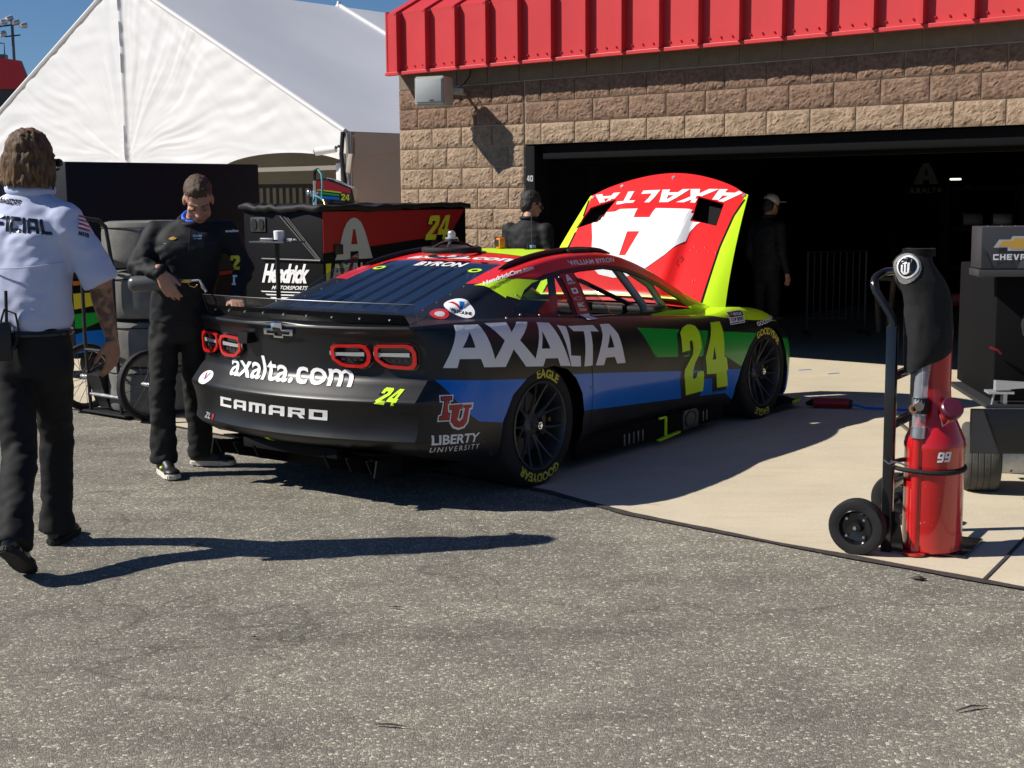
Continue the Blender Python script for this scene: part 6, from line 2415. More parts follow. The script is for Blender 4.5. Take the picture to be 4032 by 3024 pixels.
# ------------------------------------------------------------------ people
MT['skin'] = mat('skin', (.42, .225, .155), .5, spec=.35, var=.10, vscale=30, bump=.08, bscale=200)
MT['skin_tan'] = mat('skin_tan', (.33, .165, .105), .5, spec=.35, var=.14, vscale=30, bump=.08, bscale=200)
MT['shirt_white'] = mat('shirt_white', (.49, .53, .70), .75, spec=.2, bump=.10, bscale=350)
MT['jacket_black'] = mat('jacket_black', (.011, .012, .014), .7, spec=.25, bump=.12, bscale=300)
MT['trouser_black'] = mat('trouser_black', (.012, .012, .0125), .78, spec=.22, bump=.12, bscale=300)
MT['trouser_grey'] = mat('trouser_grey', (.020, .020, .019), .8, spec=.2, bump=.12, bscale=300)
MT['shoe_black'] = mat('shoe_black', (.013, .013, .014), .45, spec=.4)
MT['leather_black'] = mat('leather_black', (.012, .012, .013), .22, spec=.5)
MT['sole_white'] = mat('sole_white', (.62, .57, .50), .7, var=.12, vscale=30)
MT['collar_blue'] = mat('collar_blue', (.01, .10, .75), .6)
MT['eye_dark'] = mat('eye_dark', (.02, .015, .012), .2)
MT['lip'] = mat('lip', (.30, .11, .09), .5)
MT['cap_grey'] = mat('cap_grey', (.50, .50, .50), .8)

def hair_mat(name, dark, light, scale):
    m = bpy.data.materials.new(name)
    m.use_nodes = True
    nt = m.node_tree
    b = nt.nodes['Principled BSDF']
    b.inputs['Roughness'].default_value = .55
    b.inputs['Specular IOR Level'].default_value = .35
    tc = nt.nodes.new('ShaderNodeTexCoord')
    mp = nt.nodes.new('ShaderNodeMapping')
    mp.inputs['Scale'].default_value = (1, 1, .16)
    nt.links.new(tc.outputs['Object'], mp.inputs['Vector'])
    c, n = noise_ramp(nt, mp.outputs[0], scale, [(.35, dark), (.65, light)], detail=6, rough=.7)
    nt.links.new(c, b.inputs['Base Color'])
    bp = nt.nodes.new('ShaderNodeBump')
    bp.inputs['Strength'].default_value = .9
    bp.inputs['Distance'].default_value = .008
    nt.links.new(n.outputs['Fac'], bp.inputs['Height'])
    nt.links.new(bp.outputs['Normal'], b.inputs['Normal'])
    return m
MT['hair_blond'] = hair_mat('hair_blond', (.028, .015, .008), (.19, .10, .042), 85)
MT['hair_brown'] = hair_mat('hair_brown', (.026, .015, .009), (.14, .080, .045), 130)
MT['hair_dark'] = hair_mat('hair_dark', (.012, .010, .009), (.045, .036, .03), 120)

def tattoo_mat():
    m = MT['skin_tan'].copy()
    m.name = 'tattooed_skin'
    nt = m.node_tree
    b = nt.nodes['Principled BSDF']
    tc = nt.nodes.new('ShaderNodeTexCoord')
    c, n = noise_ramp(nt, tc.outputs['Object'], 24, [(.40, (.10, .062, .048)), (.50, (.17, .10, .072)), (.58, (.30, .16, .11))], detail=3, rough=.5)
    nt.links.new(c, b.inputs['Base Color'])
    return m
MT['tattooed_skin'] = tattoo_mat()

def V(*a): return Vector(a)
def limb(b, p0, p1, r0, r1, n=14):
    p0, p1 = Vector(p0), Vector(p1)
    b.cyl(p0, p1, r0, r1, n)
    b.ball(p0, r0 * .999, n)
    b.ball(p1, r1 * .999, n)
def chain(b, pts, rs, n=14):
    for (p, q, r, s) in zip(pts, pts[1:], rs, rs[1:]):
        limb(b, p, q, r, s, n)
def loft(b, rings, ax, n=28):
    """rings: (centre, half width along ax, half depth)"""
    ax = Vector(ax).normalized()
    ay = V(0, 0, 1).cross(ax).normalized()
    R = []
    for c, w, d in rings:
        c = Vector(c)
        R.append([b.bm.verts.new(c + ax*(w*math.copysign(abs(cos(t))**.85, cos(t))) + ay*(d*math.copysign(abs(sin(t))**.85, sin(t)))) for t in [2*pi*k/n for k in range(n)]])
    for A, B in zip(R, R[1:]):
        for k in range(n):
            j = (k + 1) % n
            b.bm.faces.new((A[k], A[j], B[j], B[k]))
    b.bm.faces.new(list(reversed(R[0])))
    b.bm.faces.new(R[-1])

def fuse(b, name, m, parent, voxel=.012, smooth=4, wr=None, origin=None):
    """merge the overlapping shapes into one continuous surface"""
    bmesh.ops.recalc_face_normals(b.bm, faces=b.bm.faces)
    me = bpy.data.meshes.new(name)
    b.bm.to_mesh(me)
    b.bm.free()
    o = bpy.data.objects.new(name, me)
    COL.objects.link(o)
    md = o.modifiers.new('merge', 'REMESH')
    md.mode = 'VOXEL'
    md.voxel_size = voxel
    dg = bpy.context.evaluated_depsgraph_get()
    me2 = bpy.data.meshes.new_from_object(o.evaluated_get(dg))
    bpy.data.objects.remove(o)
    bpy.data.meshes.remove(me)
    bm = bmesh.new()
    bm.from_mesh(me2)
    bpy.data.meshes.remove(me2)
    for _ in range(smooth):
        bmesh.ops.smooth_vert(bm, verts=bm.verts, factor=.5, use_axis_x=True, use_axis_y=True, use_axis_z=True)
    if wr:
        bm.normal_update()
        ds = [(v, v.normal * wr(v.co)) for v in bm.verts]
        for v, d in ds:
            v.co += d
    loc = parent.location if parent is not None else V(0, 0, 0)
    for v in bm.verts:
        v.co -= loc
    me3 = bpy.data.meshes.new(name)
    bm.to_mesh(me3)
    bm.free()
    for x in (m if isinstance(m, (list, tuple)) else [m]):
        me3.materials.append(MT[x])
    me3.polygons.foreach_set('use_smooth', [True] * len(me3.polygons))
    o = bpy.data.objects.new(name, me3)
    COL.objects.link(o)
    o.parent = parent
    return o

def folds(seed, amp, joints=()):
    """cloth folds: soft noise plus tighter folds across the listed joints"""
    def fn(p):
        d = amp * noise.noise(V(p.x*9 + seed, p.y*9, p.z*7)) + amp*.5*noise.noise(V(p.x*21, p.y*21 + seed, p.z*26))
        for j, r, a in joints:
            q = (p - j).length / r
            if q < 1:
                d += a * .62 * (1 - q) * noise.noise(V(p.x*13 + p.z*9 + seed, p.y*13 - p.z*7, p.z*23 - p.x*11 + p.y*5))
        return d
    return fn

def hand(b, w, d, n, x, curl=(.5, .6, .5), thumb=.7, s=1.0, spread=.05):
    """w wrist, d along the hand, n palm side, x towards the thumb"""
    d, n, x = d.normalized(), n.normalized(), x.normalized()
    kn = []
    for i, (off, L) in enumerate(((.030, .088), (.010, .092), (-.011, .087), (-.030, .078))):
        k = w + d*L*s + x*off*s
        kn.append(k)
        limb(b, w + d*.012*s + x*off*.55*s, k, .0165*s, .0125*s, 10)
    limb(b, w - d*.02*s, w + d*.03*s, .026*s, .024*s, 12)
    for i, (k, ls) in enumerate(zip(kn, ((.043, .026, .021), (.047, .030, .022), (.043, .028, .021), (.034, .021, .018)))):
        a = 0.0
        p = k
        sx = (1.5 - i) * spread
        for j, L in enumerate(ls):
            a += curl[j] * (1 + .08 * i)
            dirv = (d*cos(a) + n*sin(a) + x*sx).normalized()
            q = p + dirv*L*s
            limb(b, p, q, (.0108 - .0012*j)*s, (.0098 - .0012*j)*s, 10)
            p = q
    p = w + d*.022*s + x*.026*s
    for j, (L, a) in enumerate(((.042, thumb), (.032, thumb*.62), (.026, thumb*.42))):
        dirv = (d*cos(a) + x*sin(a) + n*(.30 + .12*j)).normalized()
        q = p + dirv*L*s
        limb(b, p, q, (.0145 - .002*j)*s, (.0125 - .002*j)*s, 10)
        p = q

def head(b, c, f, u, s=1.0):
    f = f.normalized()
    r = f.cross(u).normalized()
    u = r.cross(f).normalized()
    R = Matrix((r, f, u)).transposed()
    P = lambda x, y, z: c + (r*x + f*y + u*z)*s
    S = lambda *q: tuple(v*s for v in q)
    b.ball(P(0, -.012, .038), S(.076, .096, .092), 22, R)
    b.ball(P(0, .026, -.040), S(.061, .068, .080), 20, R)
    b.ball(P(0, .046, -.090), S(.040, .040, .028), 16, R)
    for k in (-1, 1):
        b.ball(P(k*.040, .040, -.055), S(.026, .034, .040), 14, R)
        b.ball(P(k*.077, -.012, -.012), S(.010, .021, .033), 12, R)
        limb(b, P(0, .088, .020), P(k*.045, .070, .022), .013*s, .012*s, 10)
        b.ball(P(k*.013, .096, -.040), S(.010, .012, .009), 10, R)
        b.ball(P(k*.047, .056, -.022), S(.018, .020, .016), 10, R)
    limb(b, P(0, .088, .012), P(0, .108, -.036), .009*s, .0135*s, 10)
    limb(b, P(-.020, .086, -.066), P(.020, .086, -.066), .0085*s, .0085*s, 10)
    limb(b, P(-.016, .084, -.077), P(.016, .084, -.077), .0085*s, .0085*s, 10)
    return P, R

def face_bits(person, P, s=1.0):
    loc = person.location
    for k in (-1, 1):
        e = MB()
        e.ball(P(k*.032, .0835, -.008) - loc, (.012*s, .007*s, .004*s), 12)
        eo = e.build('eye', 'eye_dark', person)
        i_ = MB()
        i_.ball(P(k*.032, .083, -.001) - loc, (.014*s, .009*s, .005*s), 8)
        i_.build('eyelid', 'skin', eo)
        br = MB()
        br.tube([P(k*.014, .098, .022) - loc, P(k*.034, .092, .028) - loc, P(k*.052, .076, .022) - loc], .004*s, 6, flat=.6)
        br.build('eyebrow', 'hair_brown', person)
    m = MB()
    m.tube([P(-.022, .091, -.071) - loc, P(0, .096, -.071) - loc, P(.022, .091, -.071) - loc], .0045*s, 6)
    m.build('mouth', 'lip', person)

def shoe(person, ank, toe, mats, lift=0.0, L=.29, roll=None, sole_h=.03):
    """heel under the ankle, pointing at toe (both at ground height before the lift)"""
    loc = person.location
    a, t = Vector(ank), Vector(toe)
    d = (t - a)
    d.z = 0
    d.normalize()
    up = V(0, 0, 1)
    pitch = lift
    d2 = d*cos(pitch) - up*sin(pitch)
    u2 = up*cos(pitch) + d*sin(pitch)
    x = d2.cross(u2).normalized()
    P = lambda px, py, pz: a + x*px + d2*py + u2*pz
    b = MB()
    R = Matrix((x, d2, u2)).transposed()
    b.ball(P(0, -.03, -.045), (.040, .048, .045), 16, R)
    b.ball(P(0, .06, -.055), (.042, .085, .040), 16, R)
    b.ball(P(0, .145, -.066), (.049, .062, .030), 16, R)
    limb(b, P(0, -.01, .03), P(0, -.01, -.05), .045, .042)
    limb(b, P(0, .0, .0), P(0, .11, -.055), .042, .034)
    o = fuse(b, 'shoe', mats[0], person, .008, 3)
    s = MB()
    out = [(-.036, -.06), (-.040, -.02), (-.038, .04), (-.046, .10), (-.052, .15), (-.040, .195), (0, .214), (.040, .198), (.052, .15), (.046, .10), (.040, .04), (.040, -.02), (.034, -.06), (0, -.078)]
    Mx = Matrix((x, d2, u2)).transposed().to_4x4()
    Mx.translation = P(0, 0, -.098) - loc
    s.prism(out, Mx, sole_h)
    bmesh.ops.bevel(s.bm, geom=[e for e in s.bm.edges], offset=.006, segments=2, affect='EDGES')
    so = s.build('sole', mats[1], o)
    return o, so

def bvh_of(o):
    bm = bmesh.new()
    bm.from_mesh(o.data)
    t = BVHTree.FromBMesh(bm)
    bm.free()
    return t
def on_cloth(o, org, d, ax):
    """project flat marks on a garment: org world point, d direction, ax the text direction"""
    t = bvh_of(o)
    loc = o.parent.location
    d = Vector(d).normalized()
    ax = Vector(ax).normalized()
    up = ax.cross(d)
    up = up if up.z > 0 else -up
    return bvh_fn(t, lambda a, b: Vector(org) - loc + ax*a + up*b - d*.6, d)

# ---- the official, walking away
off = thing('person', 'person in white short-sleeved shirt seen from behind, walking, with shoulder-length brown hair', 'person', (-2.20, 6.10, 0))
fwd = V(.22, .975, 0).normalized()
rt = V(fwd.y, -fwd.x, 0)
hip = V(-2.165, 6.10, .98)
shR, shL = hip + rt*.195 + V(.015, .03, .555), hip - rt*.21 + V(0, .03, .54)
elR, wrR = V(-1.838, 6.10, 1.235), V(-1.815, 6.17, 1.0)
elL, wrL = V(-2.49, 6.06, 1.24), V(-2.47, 6.20, 1.02)
hc = V(-2.130, 6.165, 1.797)
b = MB()
P_, R_ = head(b, hc, fwd + V(.28, 0, -.06), V(0, 0, 1), 1.08)
limb(b, hc + V(0, -.035, -.05), hip + V(.02, .03, .63), .062, .075)
chain(b, [shR, elR + V(0, 0, .03)], [.062, .050])
chain(b, [elR + V(0, 0, .03), elR + V(.0, .03, -.06), wrR], [.050, .049, .030])
chain(b, [shL, elL, wrL], [.062, .050, .030])
chain(b, [hip + V(0, .03, .52), hip], [.08, .09])
limb(b, shR, shL, .06, .06)
hand(b, wrR, V(-.02, .06, -1), V(-.75, .35, 0), V(-.45, -.9, 0), (.30, .38, .30), .62, 1.08, .06)
hand(b, wrL, V(.1, .3, -1), V(.8, .3, 0), V(.3, .9, 0), (.4, .4, .35), .6, 1.05)
sk_o = fuse(b, 'body', ['skin_tan', 'tattooed_skin'], off, .0062, 3)
ea, wa = elR - off.location, wrR - off.location
for p in sk_o.data.polygons:
    c = p.center
    if (wa - V(0, 0, .02)).z < c.z < ea.z - .01 and c.x > .2:
        p.material_index = 1
b = MB()
loft(b, [(hip + V(0, 0, .05), .176, .140), (hip + V(0, 0, .11), .196, .156), (hip + V(0, 0, .22), .197, .150), (hip + V(.005, .01, .34), .202, .145), (hip + V(.01, .02, .46), .205, .140), (hip + V(.01, .03, .55), .195, .125), (hip + V(.01, .035, .62), .150, .100), (hip + V(.012, .04, .665), .085, .082)], rt, 36)
for s_, e_, k in ((shR, elR, 1), (shL, elL, -1)):
    ee = e_ + V(.0, .0, .015)
    chain(b, [s_ + V(-.02*k, 0, -.01), s_*.5 + ee*.5 + V(.004*k, 0, 0)], [.086, .080])
    b.cyl(s_*.5 + ee*.5 + V(.004*k, 0, 0), ee + V(.012*k, 0, -.005), .080, .084, 18)
    limb(b, s_ + V(-.01*k, 0, .012), hip + V(.012, .035, .640), .066, .062)
limb(b, shR, shL, .070, .070)
shirt = fuse(b, 'shirt', 'shirt_white', off, .011, 3, folds(3, .007, [(hip + V(.15, -.05, .45), .25, .016), (hip + V(0, -.14, .52), .22, .014), (hip + V(0, -.1, .08), .22, .016), (elR, .16, .008)]))
b = MB()
b.tube([hc + V(-.012, -.010, -.130) + V(.086*cos(t), .080*sin(t), .012*sin(t) - .008*cos(t)) - off.location for t in [2*pi*i/28 for i in range(28)]], .026, 10, closed=True)
b.build('collar', 'shirt_white', off)
b = MB()
b.tube([hip + V(.0, -.012, .355) + rt*(.205*cos(t)) + fwd*(.152*sin(t)) + V(0, 0, .03*cos(t*2)*.3) - off.location for t in [pi + .12 + (pi - .24)*i/24 for i in range(25)]], .0035, 6)
b.build('yoke_hem', 'shirt_white', off)
# trousers, mid stride
hR, hL = hip + rt*.095 + V(0, 0, -.03), hip - rt*.10 + V(0, 0, -.03)
kR, kL = V(-2.130, 6.29, .53), V(-2.195, 5.98, .50)
aR, aL = V(-2.170, 6.345, .105), V(-2.125, 5.66, .200)
b = MB()
loft(b, [(hip + V(0, 0, -.14), .165, .13), (hip + V(0, 0, -.05), .182, .145), (hip + V(0, 0, .04), .182, .145), (hip + V(0, 0, .085), .178, .142)], rt, 30)
for h_, k_, a_ in ((hR, kR, aR), (hL, kL, aL)):
    chain(b, [h_ + V(0, 0, -.06), h_*.5 + k_*.5, k_, k_*.42 + a_*.58], [.104, .093, .077, .073])
    b.cyl(k_*.42 + a_*.58, a_ + V(0, -.01, -.045), .073, .084, 16)
tro = fuse(b, 'trousers', 'trouser_black', off, .012, 3, folds(8, .008, [(kR + V(0, -.05, 0), .22, .022), (kL, .22, .022), (aR + V(0, 0, .10), .18, .030), (aL + V(0, 0, .10), .2, .030)]))
b = MB()
b.tube([hip + V(0, 0, .055) + rt*(.189*cos(t)) + fwd*(.151*sin(t)) - off.location for t in [2*pi*i/36 for i in range(36)]], .016, 8, closed=True)
b.build('belt', 'leather_black', off)
shoe(off, aR + V(0, .0, -.005), aR + V(.015, .3, 0), ('leather_black', 'rubber'))
shoe(off, aL + V(0, .02, -.0), aL + V(.02, .3, 0), ('leather_black', 'rubber'), lift=.62)
# long wavy hair
b = MB()
b.ball(P_(0, -.020, .036), (.094, .110, .100), 22, R_)
b.ball(P_(0, -.055, -.01), (.100, .075, .090), 18, R_)
b.ball(P_(0, -.058, -.050), (.094, .064, .055), 18, R_)
rh = random.Random(2)
for k in range(30):
    a = pi + (k - 14.5)*.125
    ca, sa = -sin(a), cos(a)
    j = rh.uniform(-.012, .012)
    p0 = P_(ca*.075, sa*.085 - .01, .03)
    p1 = P_(ca*.098, sa*.098 - .012, -.035)
    p2 = P_(ca*.101 + j, sa*.100 - .008, -.078 + j)
    p3 = P_(ca*.104 + j*1.8, sa*.104 - .012, -.098 - .022*rh.random())
    chain(b, [p0, p1, p2, p3], [.024, .021, .014, .006], 8)
hair = fuse(b, 'hair', 'hair_blond', off, .0065, 1, lambda p: .008*noise.noise(V(p.x*46, p.y*46, p.z*12)) + .005*noise.noise(V(p.x*105, p.y*105, p.z*26)))
b = MB()
b.tube([P_(.083, -.02, .0) - off.location, P_(.080, .06, .004) - off.location, P_(.062, .098, .0) - off.location], .004, 6)
b.ball(P_(.042, .102, -.006) - off.location, (.026, .016, .020), 12, R_)
b.ball(P_(-.042, .102, -.006) - off.location, (.026, .016, .020), 12, R_)
b.build('sunglasses', 'gloss_black', off)
OB = on_cloth(shirt, (-2.15, 6.0, 1.5), (0.05, 1, -.02), (1, 0, 0))
decal('back_lettering', 'gloss_black', off, quadmap(block_word('OFFICIAL', .16), (-.222, -.002), (.148, -.034), (.134, .030), (-.206, .070)), OB, .003, .012)
decal('back_logo', 'gloss_black', off, quadmap(block_word('NASCAR' if False else 'NAS', .16), (-.108, .110), (-.055, .103), (-.048, .127), (-.102, .134)), OB, .003, .012)
decal('back_logo', 'gloss_black', off, quadmap(block_word('CAR', .16), (-.052, .102), (-.002, .096), (.004, .120), (-.046, .126)), OB, .003, .012)
for k, m in enumerate(('gloss_black', 'gloss_black', 'gloss_black', 'orange')):
    decal('back_bar', m, off, shape2d([(-.078 + .014*k, .150), (-.068 + .014*k, .149), (-.066 + .014*k, .164), (-.076 + .014*k, .165)]), OB, .003, 0)
SB = on_cloth(shirt, (-1.895, 6.08, 1.515), (-.62, .78, -.05), (.78, .62, -.30))
for k in range(7):
    decal('flag_stripe', 'logo_red' if k % 2 == 0 else 'white_vinyl', off, shape2d([(-.028, .030 - .009*k), (.028, .030 - .009*k), (.028, .021 - .009*k), (-.028, .021 - .009*k)]), SB, .003, .02)
decal('sleeve_mark', 'gloss_black', off, fit(block_word('NAS', .16), -.022, -.062, .024, -.044), SB, .003, .02)
rad = thing('two_way_radio', 'black two-way radio clipped to the back of the belt of the white-shirted person', 'radio', (-2.215, 5.925, 1.03), .3)
b = MB()
b.box((0, 0, -.02), (.065, .045, .17), None, .01)
b.build('radio_body', 'trim_black', rad)
b = MB()
b.tube([(.015, 0, .06), (.02, 0, .20)], .007, 8)
b.build('antenna', 'rubber', rad)
b = MB()
b.tube([(-.01, 0, .06), (.01, -.02, .12), (.055, -.02, .10), (.065, -.01, .02), (.04, -.03, -.06)], .005, 8)
b.build('coiled_cord', 'rubber', rad)

# ---- the mechanic bent over the spoiler
mec = thing('person', 'person in black jacket with blue collar bending over the car tail, holding a torch', 'person', (-2.00, 7.98, 0))
hip = V(-1.955, 8.045, .925)
chest = V(-1.875, 7.965, 1.30)
shR, shL = V(-2.055, 7.965, 1.435), V(-1.655, 8.015, 1.435)
elR, wrR = V(-2.150, 7.85, 1.235), V(-1.972, 7.685, 1.212)
elL, wrL = V(-1.565, 8.02, 1.215), V(-1.600, 7.91, 1.055)
sax = (shL - shR).normalized()
hc = V(-1.79, 7.90, 1.612)
ff = V(.20, -.80, -.62).normalized()
uu = V(.10, -.50, .85)
b = MB()
P_, R_ = head(b, hc, ff, uu, 1.03)
limb(b, hc + V(-.01, .05, -.05), V(-1.85, 8.0, 1.43), .058, .066)
chain(b, [shR, elR, wrR], [.048, .036, .025])
chain(b, [shL, elL, wrL], [.048, .036, .027])
limb(b, shR, shL, .045, .045)
chain(b, [V(-1.855, 7.99, 1.42), chest, hip], [.09, .11, .11])
hand(b, wrR, V(.42, .02, -.90), V(.10, .95, -.10), V(.9, .0, .40), (.22, .38, .30), .45, 1.04, .03)
hand(b, wrL, V(.22, -.62, -.30), V(.0, -.15, -1), V(-.9, -.15, 0), (.28, .30, .30), .6, 1.0, .05)
fuse(b, 'body', 'skin', mec, .0058, 3)
face_bits(mec, P_, 1.03)
b = MB()
loft(b, [(hip + V(0, 0, -.03), .178, .145), (hip + V(.005, -.005, .07), .180, .145), (hip*.6 + chest*.4, .182, .142), (hip*.25 + chest*.75, .195, .140), (chest + V(0, 0, .03), .208, .135), (chest + V(.01, .01, .11), .200, .118), (chest + V(.015, .02, .165), .150, .095), (chest + V(.02, .02, .205), .086, .080)], sax, 36)
for s_, e_, w_ in ((shR, elR, wrR), (shL, elL, wrL)):
    chain(b, [s_ + V(0, 0, -.01), s_*.5 + e_*.5, e_, e_*.5 + w_*.5, w_*.93 + e_*.07], [.074, .062, .058, .052, .043])
limb(b, shR, shL, .062, .062)
jac = fuse(b, 'jacket', 'jacket_black', mec, .0105, 3, folds(21, .006, [(elR*.6 + wrR*.4, .20, .042), (elL, .20, .030), (wrR, .14, .020), (hip + V(0, -.05, .08), .28, .024), (shR + V(.05, 0, -.1), .2, .018), (chest + V(.1, -.1, -.12), .2, .012)]))
b = MB()
nk = V(-1.845, 7.965, 1.505)
b.tube([nk + V(.072*cos(t), .067*sin(t), .034*sin(t) - .002 + .008*cos(t)) - mec.location for t in [2*pi*i/28 for i in range(28)]], .019, 10, closed=True)
b.build('jacket_collar', 'jacket_black', mec)
b = MB()
b.tube([nk + V(.010, -.008, .010) + V(.060*cos(t), .056*sin(t), .034*sin(t) + .006) - mec.location for t in [2*pi*i/28 for i in range(28)]], .010, 10, closed=True)
b.build('shirt_collar', 'collar_blue', mec)
hR, hL = hip + sax*-.095 + V(0, 0, -.03), hip + sax*.095 + V(0, 0, -.03)
kR, kL = V(-2.055, 7.93, .50), V(-1.905, 8.125, .50)
aR, aL = V(-2.060, 7.93, .105), V(-1.900, 8.205, .105)
b = MB()
loft(b, [(hip + V(0, 0, -.14), .160, .125), (hip + V(0, 0, -.05), .176, .142), (hip + V(0, 0, .05), .176, .140)], sax, 30)
for h_, k_, a_ in ((hR, kR, aR), (hL, kL, aL)):
    chain(b, [h_ + V(0, 0, -.05), h_*.5 + k_*.5, k_, k_*.42 + a_*.58], [.097, .088, .076, .072])
    b.cyl(k_*.42 + a_*.58, a_ + V(0, 0, -.035), .072, .082, 16)
fuse(b, 'trousers', 'trouser_grey', mec, .0115, 3, folds(31, .009, [(kR + V(0, -.05, 0), .26, .026), (kL, .24, .024), (aR + V(0, 0, .10), .2, .030), (aL + V(0, 0, .10), .2, .030), (hip + V(-.1, -.1, -.12), .22, .02)]))
for a_, t_ in ((aR, V(.50, -.86, 0)), (aL, V(.95, -.05, 0))):
    so, sl = shoe(mec, a_, a_ + t_, ('shoe_black', 'sole_white'))
    d = t_.normalized()
    x = V(d.y, -d.x, 0)
    for k in range(5):
        q = MB()
        q.tube([a_ + d*(.045 + .018*k) + x*-.022 + V(0, 0, -.012 - .009*k) - mec.location, a_ + d*(.05 + .018*k) + V(0, 0, -.006 - .009*k) - mec.location, a_ + d*(.045 + .018*k) + x*.022 + V(0, 0, -.012 - .009*k) - mec.location], .004, 5)
        q.build('lace', 'trim_black', so)
    q = MB()
    q.ball(a_ + d*.07 + x*.036*(1 if a_ is aR else -1) + V(0, 0, -.045) - mec.location, (.014, .014, .010), 8)
    q.build('shoe_mark', 'lime' if a_ is aR else 'white_vinyl', so)
b = MB()
b.ball(P_(0, -.020, .052), (.081, .102, .088), 22, R_)
b.ball(P_(0, -.052, .0), (.079, .062, .072), 18, R_)
b.ball(P_(0, .040, .088), (.058, .040, .036), 14, R_)
fuse(b, 'hair', 'hair_brown', mec, .007, 2, lambda p: .0045*noise.noise(V(p.x*60, p.y*60, p.z*40)) + .003*noise.noise(V(p.x*130, p.y*130, p.z*90)))
ZB_ = on_cloth(jac, (-1.86, 7.9, 1.3), (-.05, 1, 0), (1, .05, 0))
decal('zip', 'dark_metal', mec, shape2d([(.012, .02), (.016, .02), (.022, .175), (.018, .175)]), ZB_, .002, .02)
decal('jacket_seam', 'trim_black', mec, shape2d([(-.15, .065), (.17, .065), (.17, .068), (-.15, .068)]), ZB_, .001, .02)
JB = on_cloth(jac, (-1.86, 7.9, 1.3), (-.05, 1, 0), (1, .05, 0))
decal('chest_logo', 'gold', mec, fit(shape2d(bow_poly()), -.100, .085, -.052, .103), JB, .003, .02)
decal('chest_lettering', 'tape_blue', mec, fit(text2d('Hendrick', .04, .2), .038, .100, .088, .116), JB, .003, .02)
decal('chest_lettering', 'grey_vinyl', mec, fit(text2d('MOTORSPORTS', .03, .2), .044, .088, .086, .094), JB, .003, .02)
LB = on_cloth(jac, (-1.585, 7.98, 1.25), (.12, 1, 0), (1, -.12, 0))
decal('sleeve_number', 'yellow_vinyl', mec, fit(block_word('2', .1), -.045, -.045, .010, .040), LB, .003, .02)
decal('shoulder_lettering', 'white_vinyl', mec, fit(text2d('axalta', .03, .1), -.06, .175, .0, .19), LB, .003, .02)
decal('sleeve_crest', 'white_vinyl', mec, shape2d([(-.024, -.130), (.002, -.130), (.002, -.120), (-.003, -.120), (-.008, -.085), (.004, -.085), (.004, -.074), (-.026, -.074), (-.026, -.085), (-.020, -.085), (-.018, -.120), (-.024, -.120)]), LB, .003, .02)
# the torch in his right hand
tor = thing('gas_torch', 'black gas torch cylinder with bent brass nozzle held at waist height', 'torch', (-2.028, 7.745, 1.148), radians(0))
ax_ = V(1, -.05, .045).normalized()
Mt = ax_.to_track_quat('Z', 'Y').to_matrix().to_4x4()
b = MB()
b.lathe([(0, -.140), (.030, -.138), (.042, -.124), (.045, -.105), (.045, .10), (.035, .130), (.016, .142), (.014, .165), (0, .165)], Mt, 32)
b.build('gas_cylinder', 'torch_bottle', tor)
b = MB()
b.cyl(ax_*.16, ax_*.215, .011, .011, 12)
b.tube([ax_*.195 + V(0, 0, -.005), ax_*.21 + V(0, 0, -.028), ax_*.235 + V(0, 0, -.036), ax_*.252 + V(0, 0, -.022)], .004, 6)
b.build('valve', 'brass', tor)
b = MB()
b.tube([ax_*.20, ax_*.255 + V(0, 0, .002), ax_*.262 + V(.004, 0, 0), V(.302, -.02, -.052)], [.006, .006, .0065, .0075], 10)
b.build('nozzle', 'silver', tor)
b = MB()
b.cyl(V(.277, -.015, -.018), V(.290, -.018, -.036), .009, None, 10)
b.build('flame_tip', 'copper', tor)

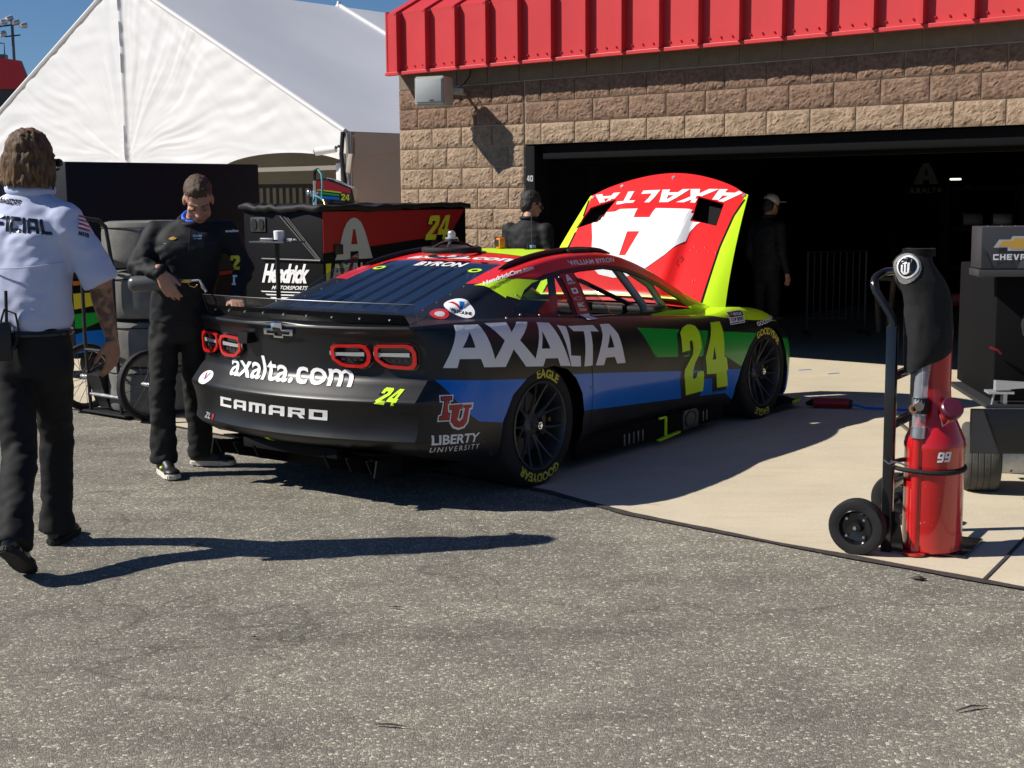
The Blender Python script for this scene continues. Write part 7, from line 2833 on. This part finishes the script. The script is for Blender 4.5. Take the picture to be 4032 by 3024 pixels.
# ---- two more people by and inside the garage
def standing(name, label, base, face, height, jm, tm, hm, cap=None, bend=0.0, hd=None):
    o = thing(name, label, 'person', base)
    k = height / 1.78
    f = V(face[0], face[1], 0).normalized()
    r = V(f.y, -f.x, 0)
    B = Vector(base)
    W = lambda x, y, z: B + (r*x + f*y + V(0, 0, z))*k
    b = MB()
    hc = W(0, .05 + bend, 1.655)
    P_, R_ = head(b, hc, (V(hd[0], hd[1], 0) if hd else f) + V(0, 0, -.25), V(0, 0, 1), k)
    limb(b, hc - f*.02 + V(0, 0, -.05), W(0, .0, 1.45), .056*k, .066*k)
    js = []
    for s in (-1, 1):
        sh, el, wr = W(s*.185, .0, 1.415), W(s*.245, -.03, 1.13), W(s*.235, .08, .88)
        js.append((sh, el, wr))
        chain(b, [sh, el, wr], [.052*k, .043*k, .028*k])
        hand(b, wr, V(0, 0, -1) + f*.25, r*-s, f, (.35, .4, .3), .5, k)
    chain(b, [W(0, 0, 1.42), W(0, 0, 1.0)], [.09*k, .10*k])
    limb(b, js[0][0], js[1][0], .05*k, .05*k)
    fuse(b, 'body', 'skin', o, .0085, 2)
    b = MB()
    loft(b, [(W(0, 0, .90), .172*k, .135*k), (W(0, 0, 1.0), .172*k, .135*k), (W(0, 0, 1.15), .182*k, .132*k), (W(0, 0, 1.30), .200*k, .13*k), (W(0, 0, 1.42), .185*k, .11*k), (W(0, .01, 1.48), .12*k, .088*k), (W(0, .015, 1.52), .07*k, .07*k)], r, 30)
    for sh, el, wr in js:
        chain(b, [sh, sh*.5 + el*.5, el, wr*.9 + el*.1], [.078*k, .066*k, .060*k, .042*k])
    limb(b, js[0][0], js[1][0], .066*k, .066*k)
    fuse(b, 'jacket', jm, o, .0125, 3, folds(height*50, .006, [(W(0, -.1, 1.2), .4, .014), (js[0][1], .2, .016), (js[1][1], .2, .016)]))
    b = MB()
    b.tube([W(.07*cos(t), .015 + .066*sin(t), 1.535) - B for t in [2*pi*i/24 for i in range(24)]], .016*k, 8, closed=True)
    b.build('collar', jm, o)
    b = MB()
    loft(b, [(W(0, 0, .78), .15*k, .12*k), (W(0, 0, .88), .165*k, .132*k), (W(0, 0, .95), .165*k, .132*k)], r, 26)
    for s in (-1, 1):
        chain(b, [W(s*.09, 0, .86), W(s*.10, .01, .48), W(s*.105, -.01, .25)], [.096*k, .074*k, .070*k])
        b.cyl(W(s*.105, -.01, .25), W(s*.105, -.01, .065), .070*k, .076*k, 14)
    fuse(b, 'trousers', tm, o, .0125, 3, folds(height*70, .008, [(W(.1, 0, .5), .2, .02), (W(-.1, 0, .2), .2, .02)]))
    for s in (-1, 1):
        shoe(o, W(s*.105, -.01, .10/k), W(s*.125, .3, .1), ('shoe_black', 'rubber'))
    b = MB()
    b.ball(P_(0, -.018, .046), (.082*k, .100*k, .092*k), 20, R_)
    b.ball(P_(0, -.050, -.01), (.079*k, .060*k, .080*k), 16, R_)
    if cap is None:
        fuse(b, 'hair', hm, o, .0075, 2, lambda p: .005*noise.noise(V(p.x*55, p.y*55, p.z*40)))
    else:
        fuse(b, 'hair', hm, o, .009, 2)
        c = MB()
        c.ball(P_(0, -.010, .060), (.088*k, .106*k, .086*k), 20, R_)
        fuse(c, 'cap', cap, o, .009, 2)
        c = MB()
        c.prism([(-.075, .05), (-.06, .14), (0, .175), (.06, .14), (.075, .05)], Matrix.Translation(P_(0, .02, .045) - B) @ Matrix((r, f, V(0, 0, 1))).transposed().to_4x4(), .008)
        c.build('cap_peak', cap, o)
        c = MB()
        c.ball(P_(0, -.112, .030) - B, (.030, .010, .018), 12, R_)
        c.build('cap_strap', 'gloss_black', o)
    face_bits(o, P_, k)
    c = MB()
    for s in (-1, 1):
        c.tube([P_(s*.080, -.015, .002) - B, P_(s*.076, .07, .006) - B], .004, 6)
        c.ball(P_(s*.038, .096, -.002) - B, (.026, .013, .018), 10, R_)
    c.build('sunglasses', 'gloss_black', o)
    return o
standing('person', 'person in black jacket and sunglasses standing by the block pillar behind the car', (.15, 11.92, 0), (.45, .89), 1.655, 'jacket_black', 'trouser_black', 'hair_dark', None, .03, (.88, .45))
standing('person', 'person in grey cap and dark clothes standing in the dark garage', (2.70, 14.4, 0), (.80, .60), 1.60, 'jacket_black', 'trouser_black', 'hair_dark', 'cap_grey')
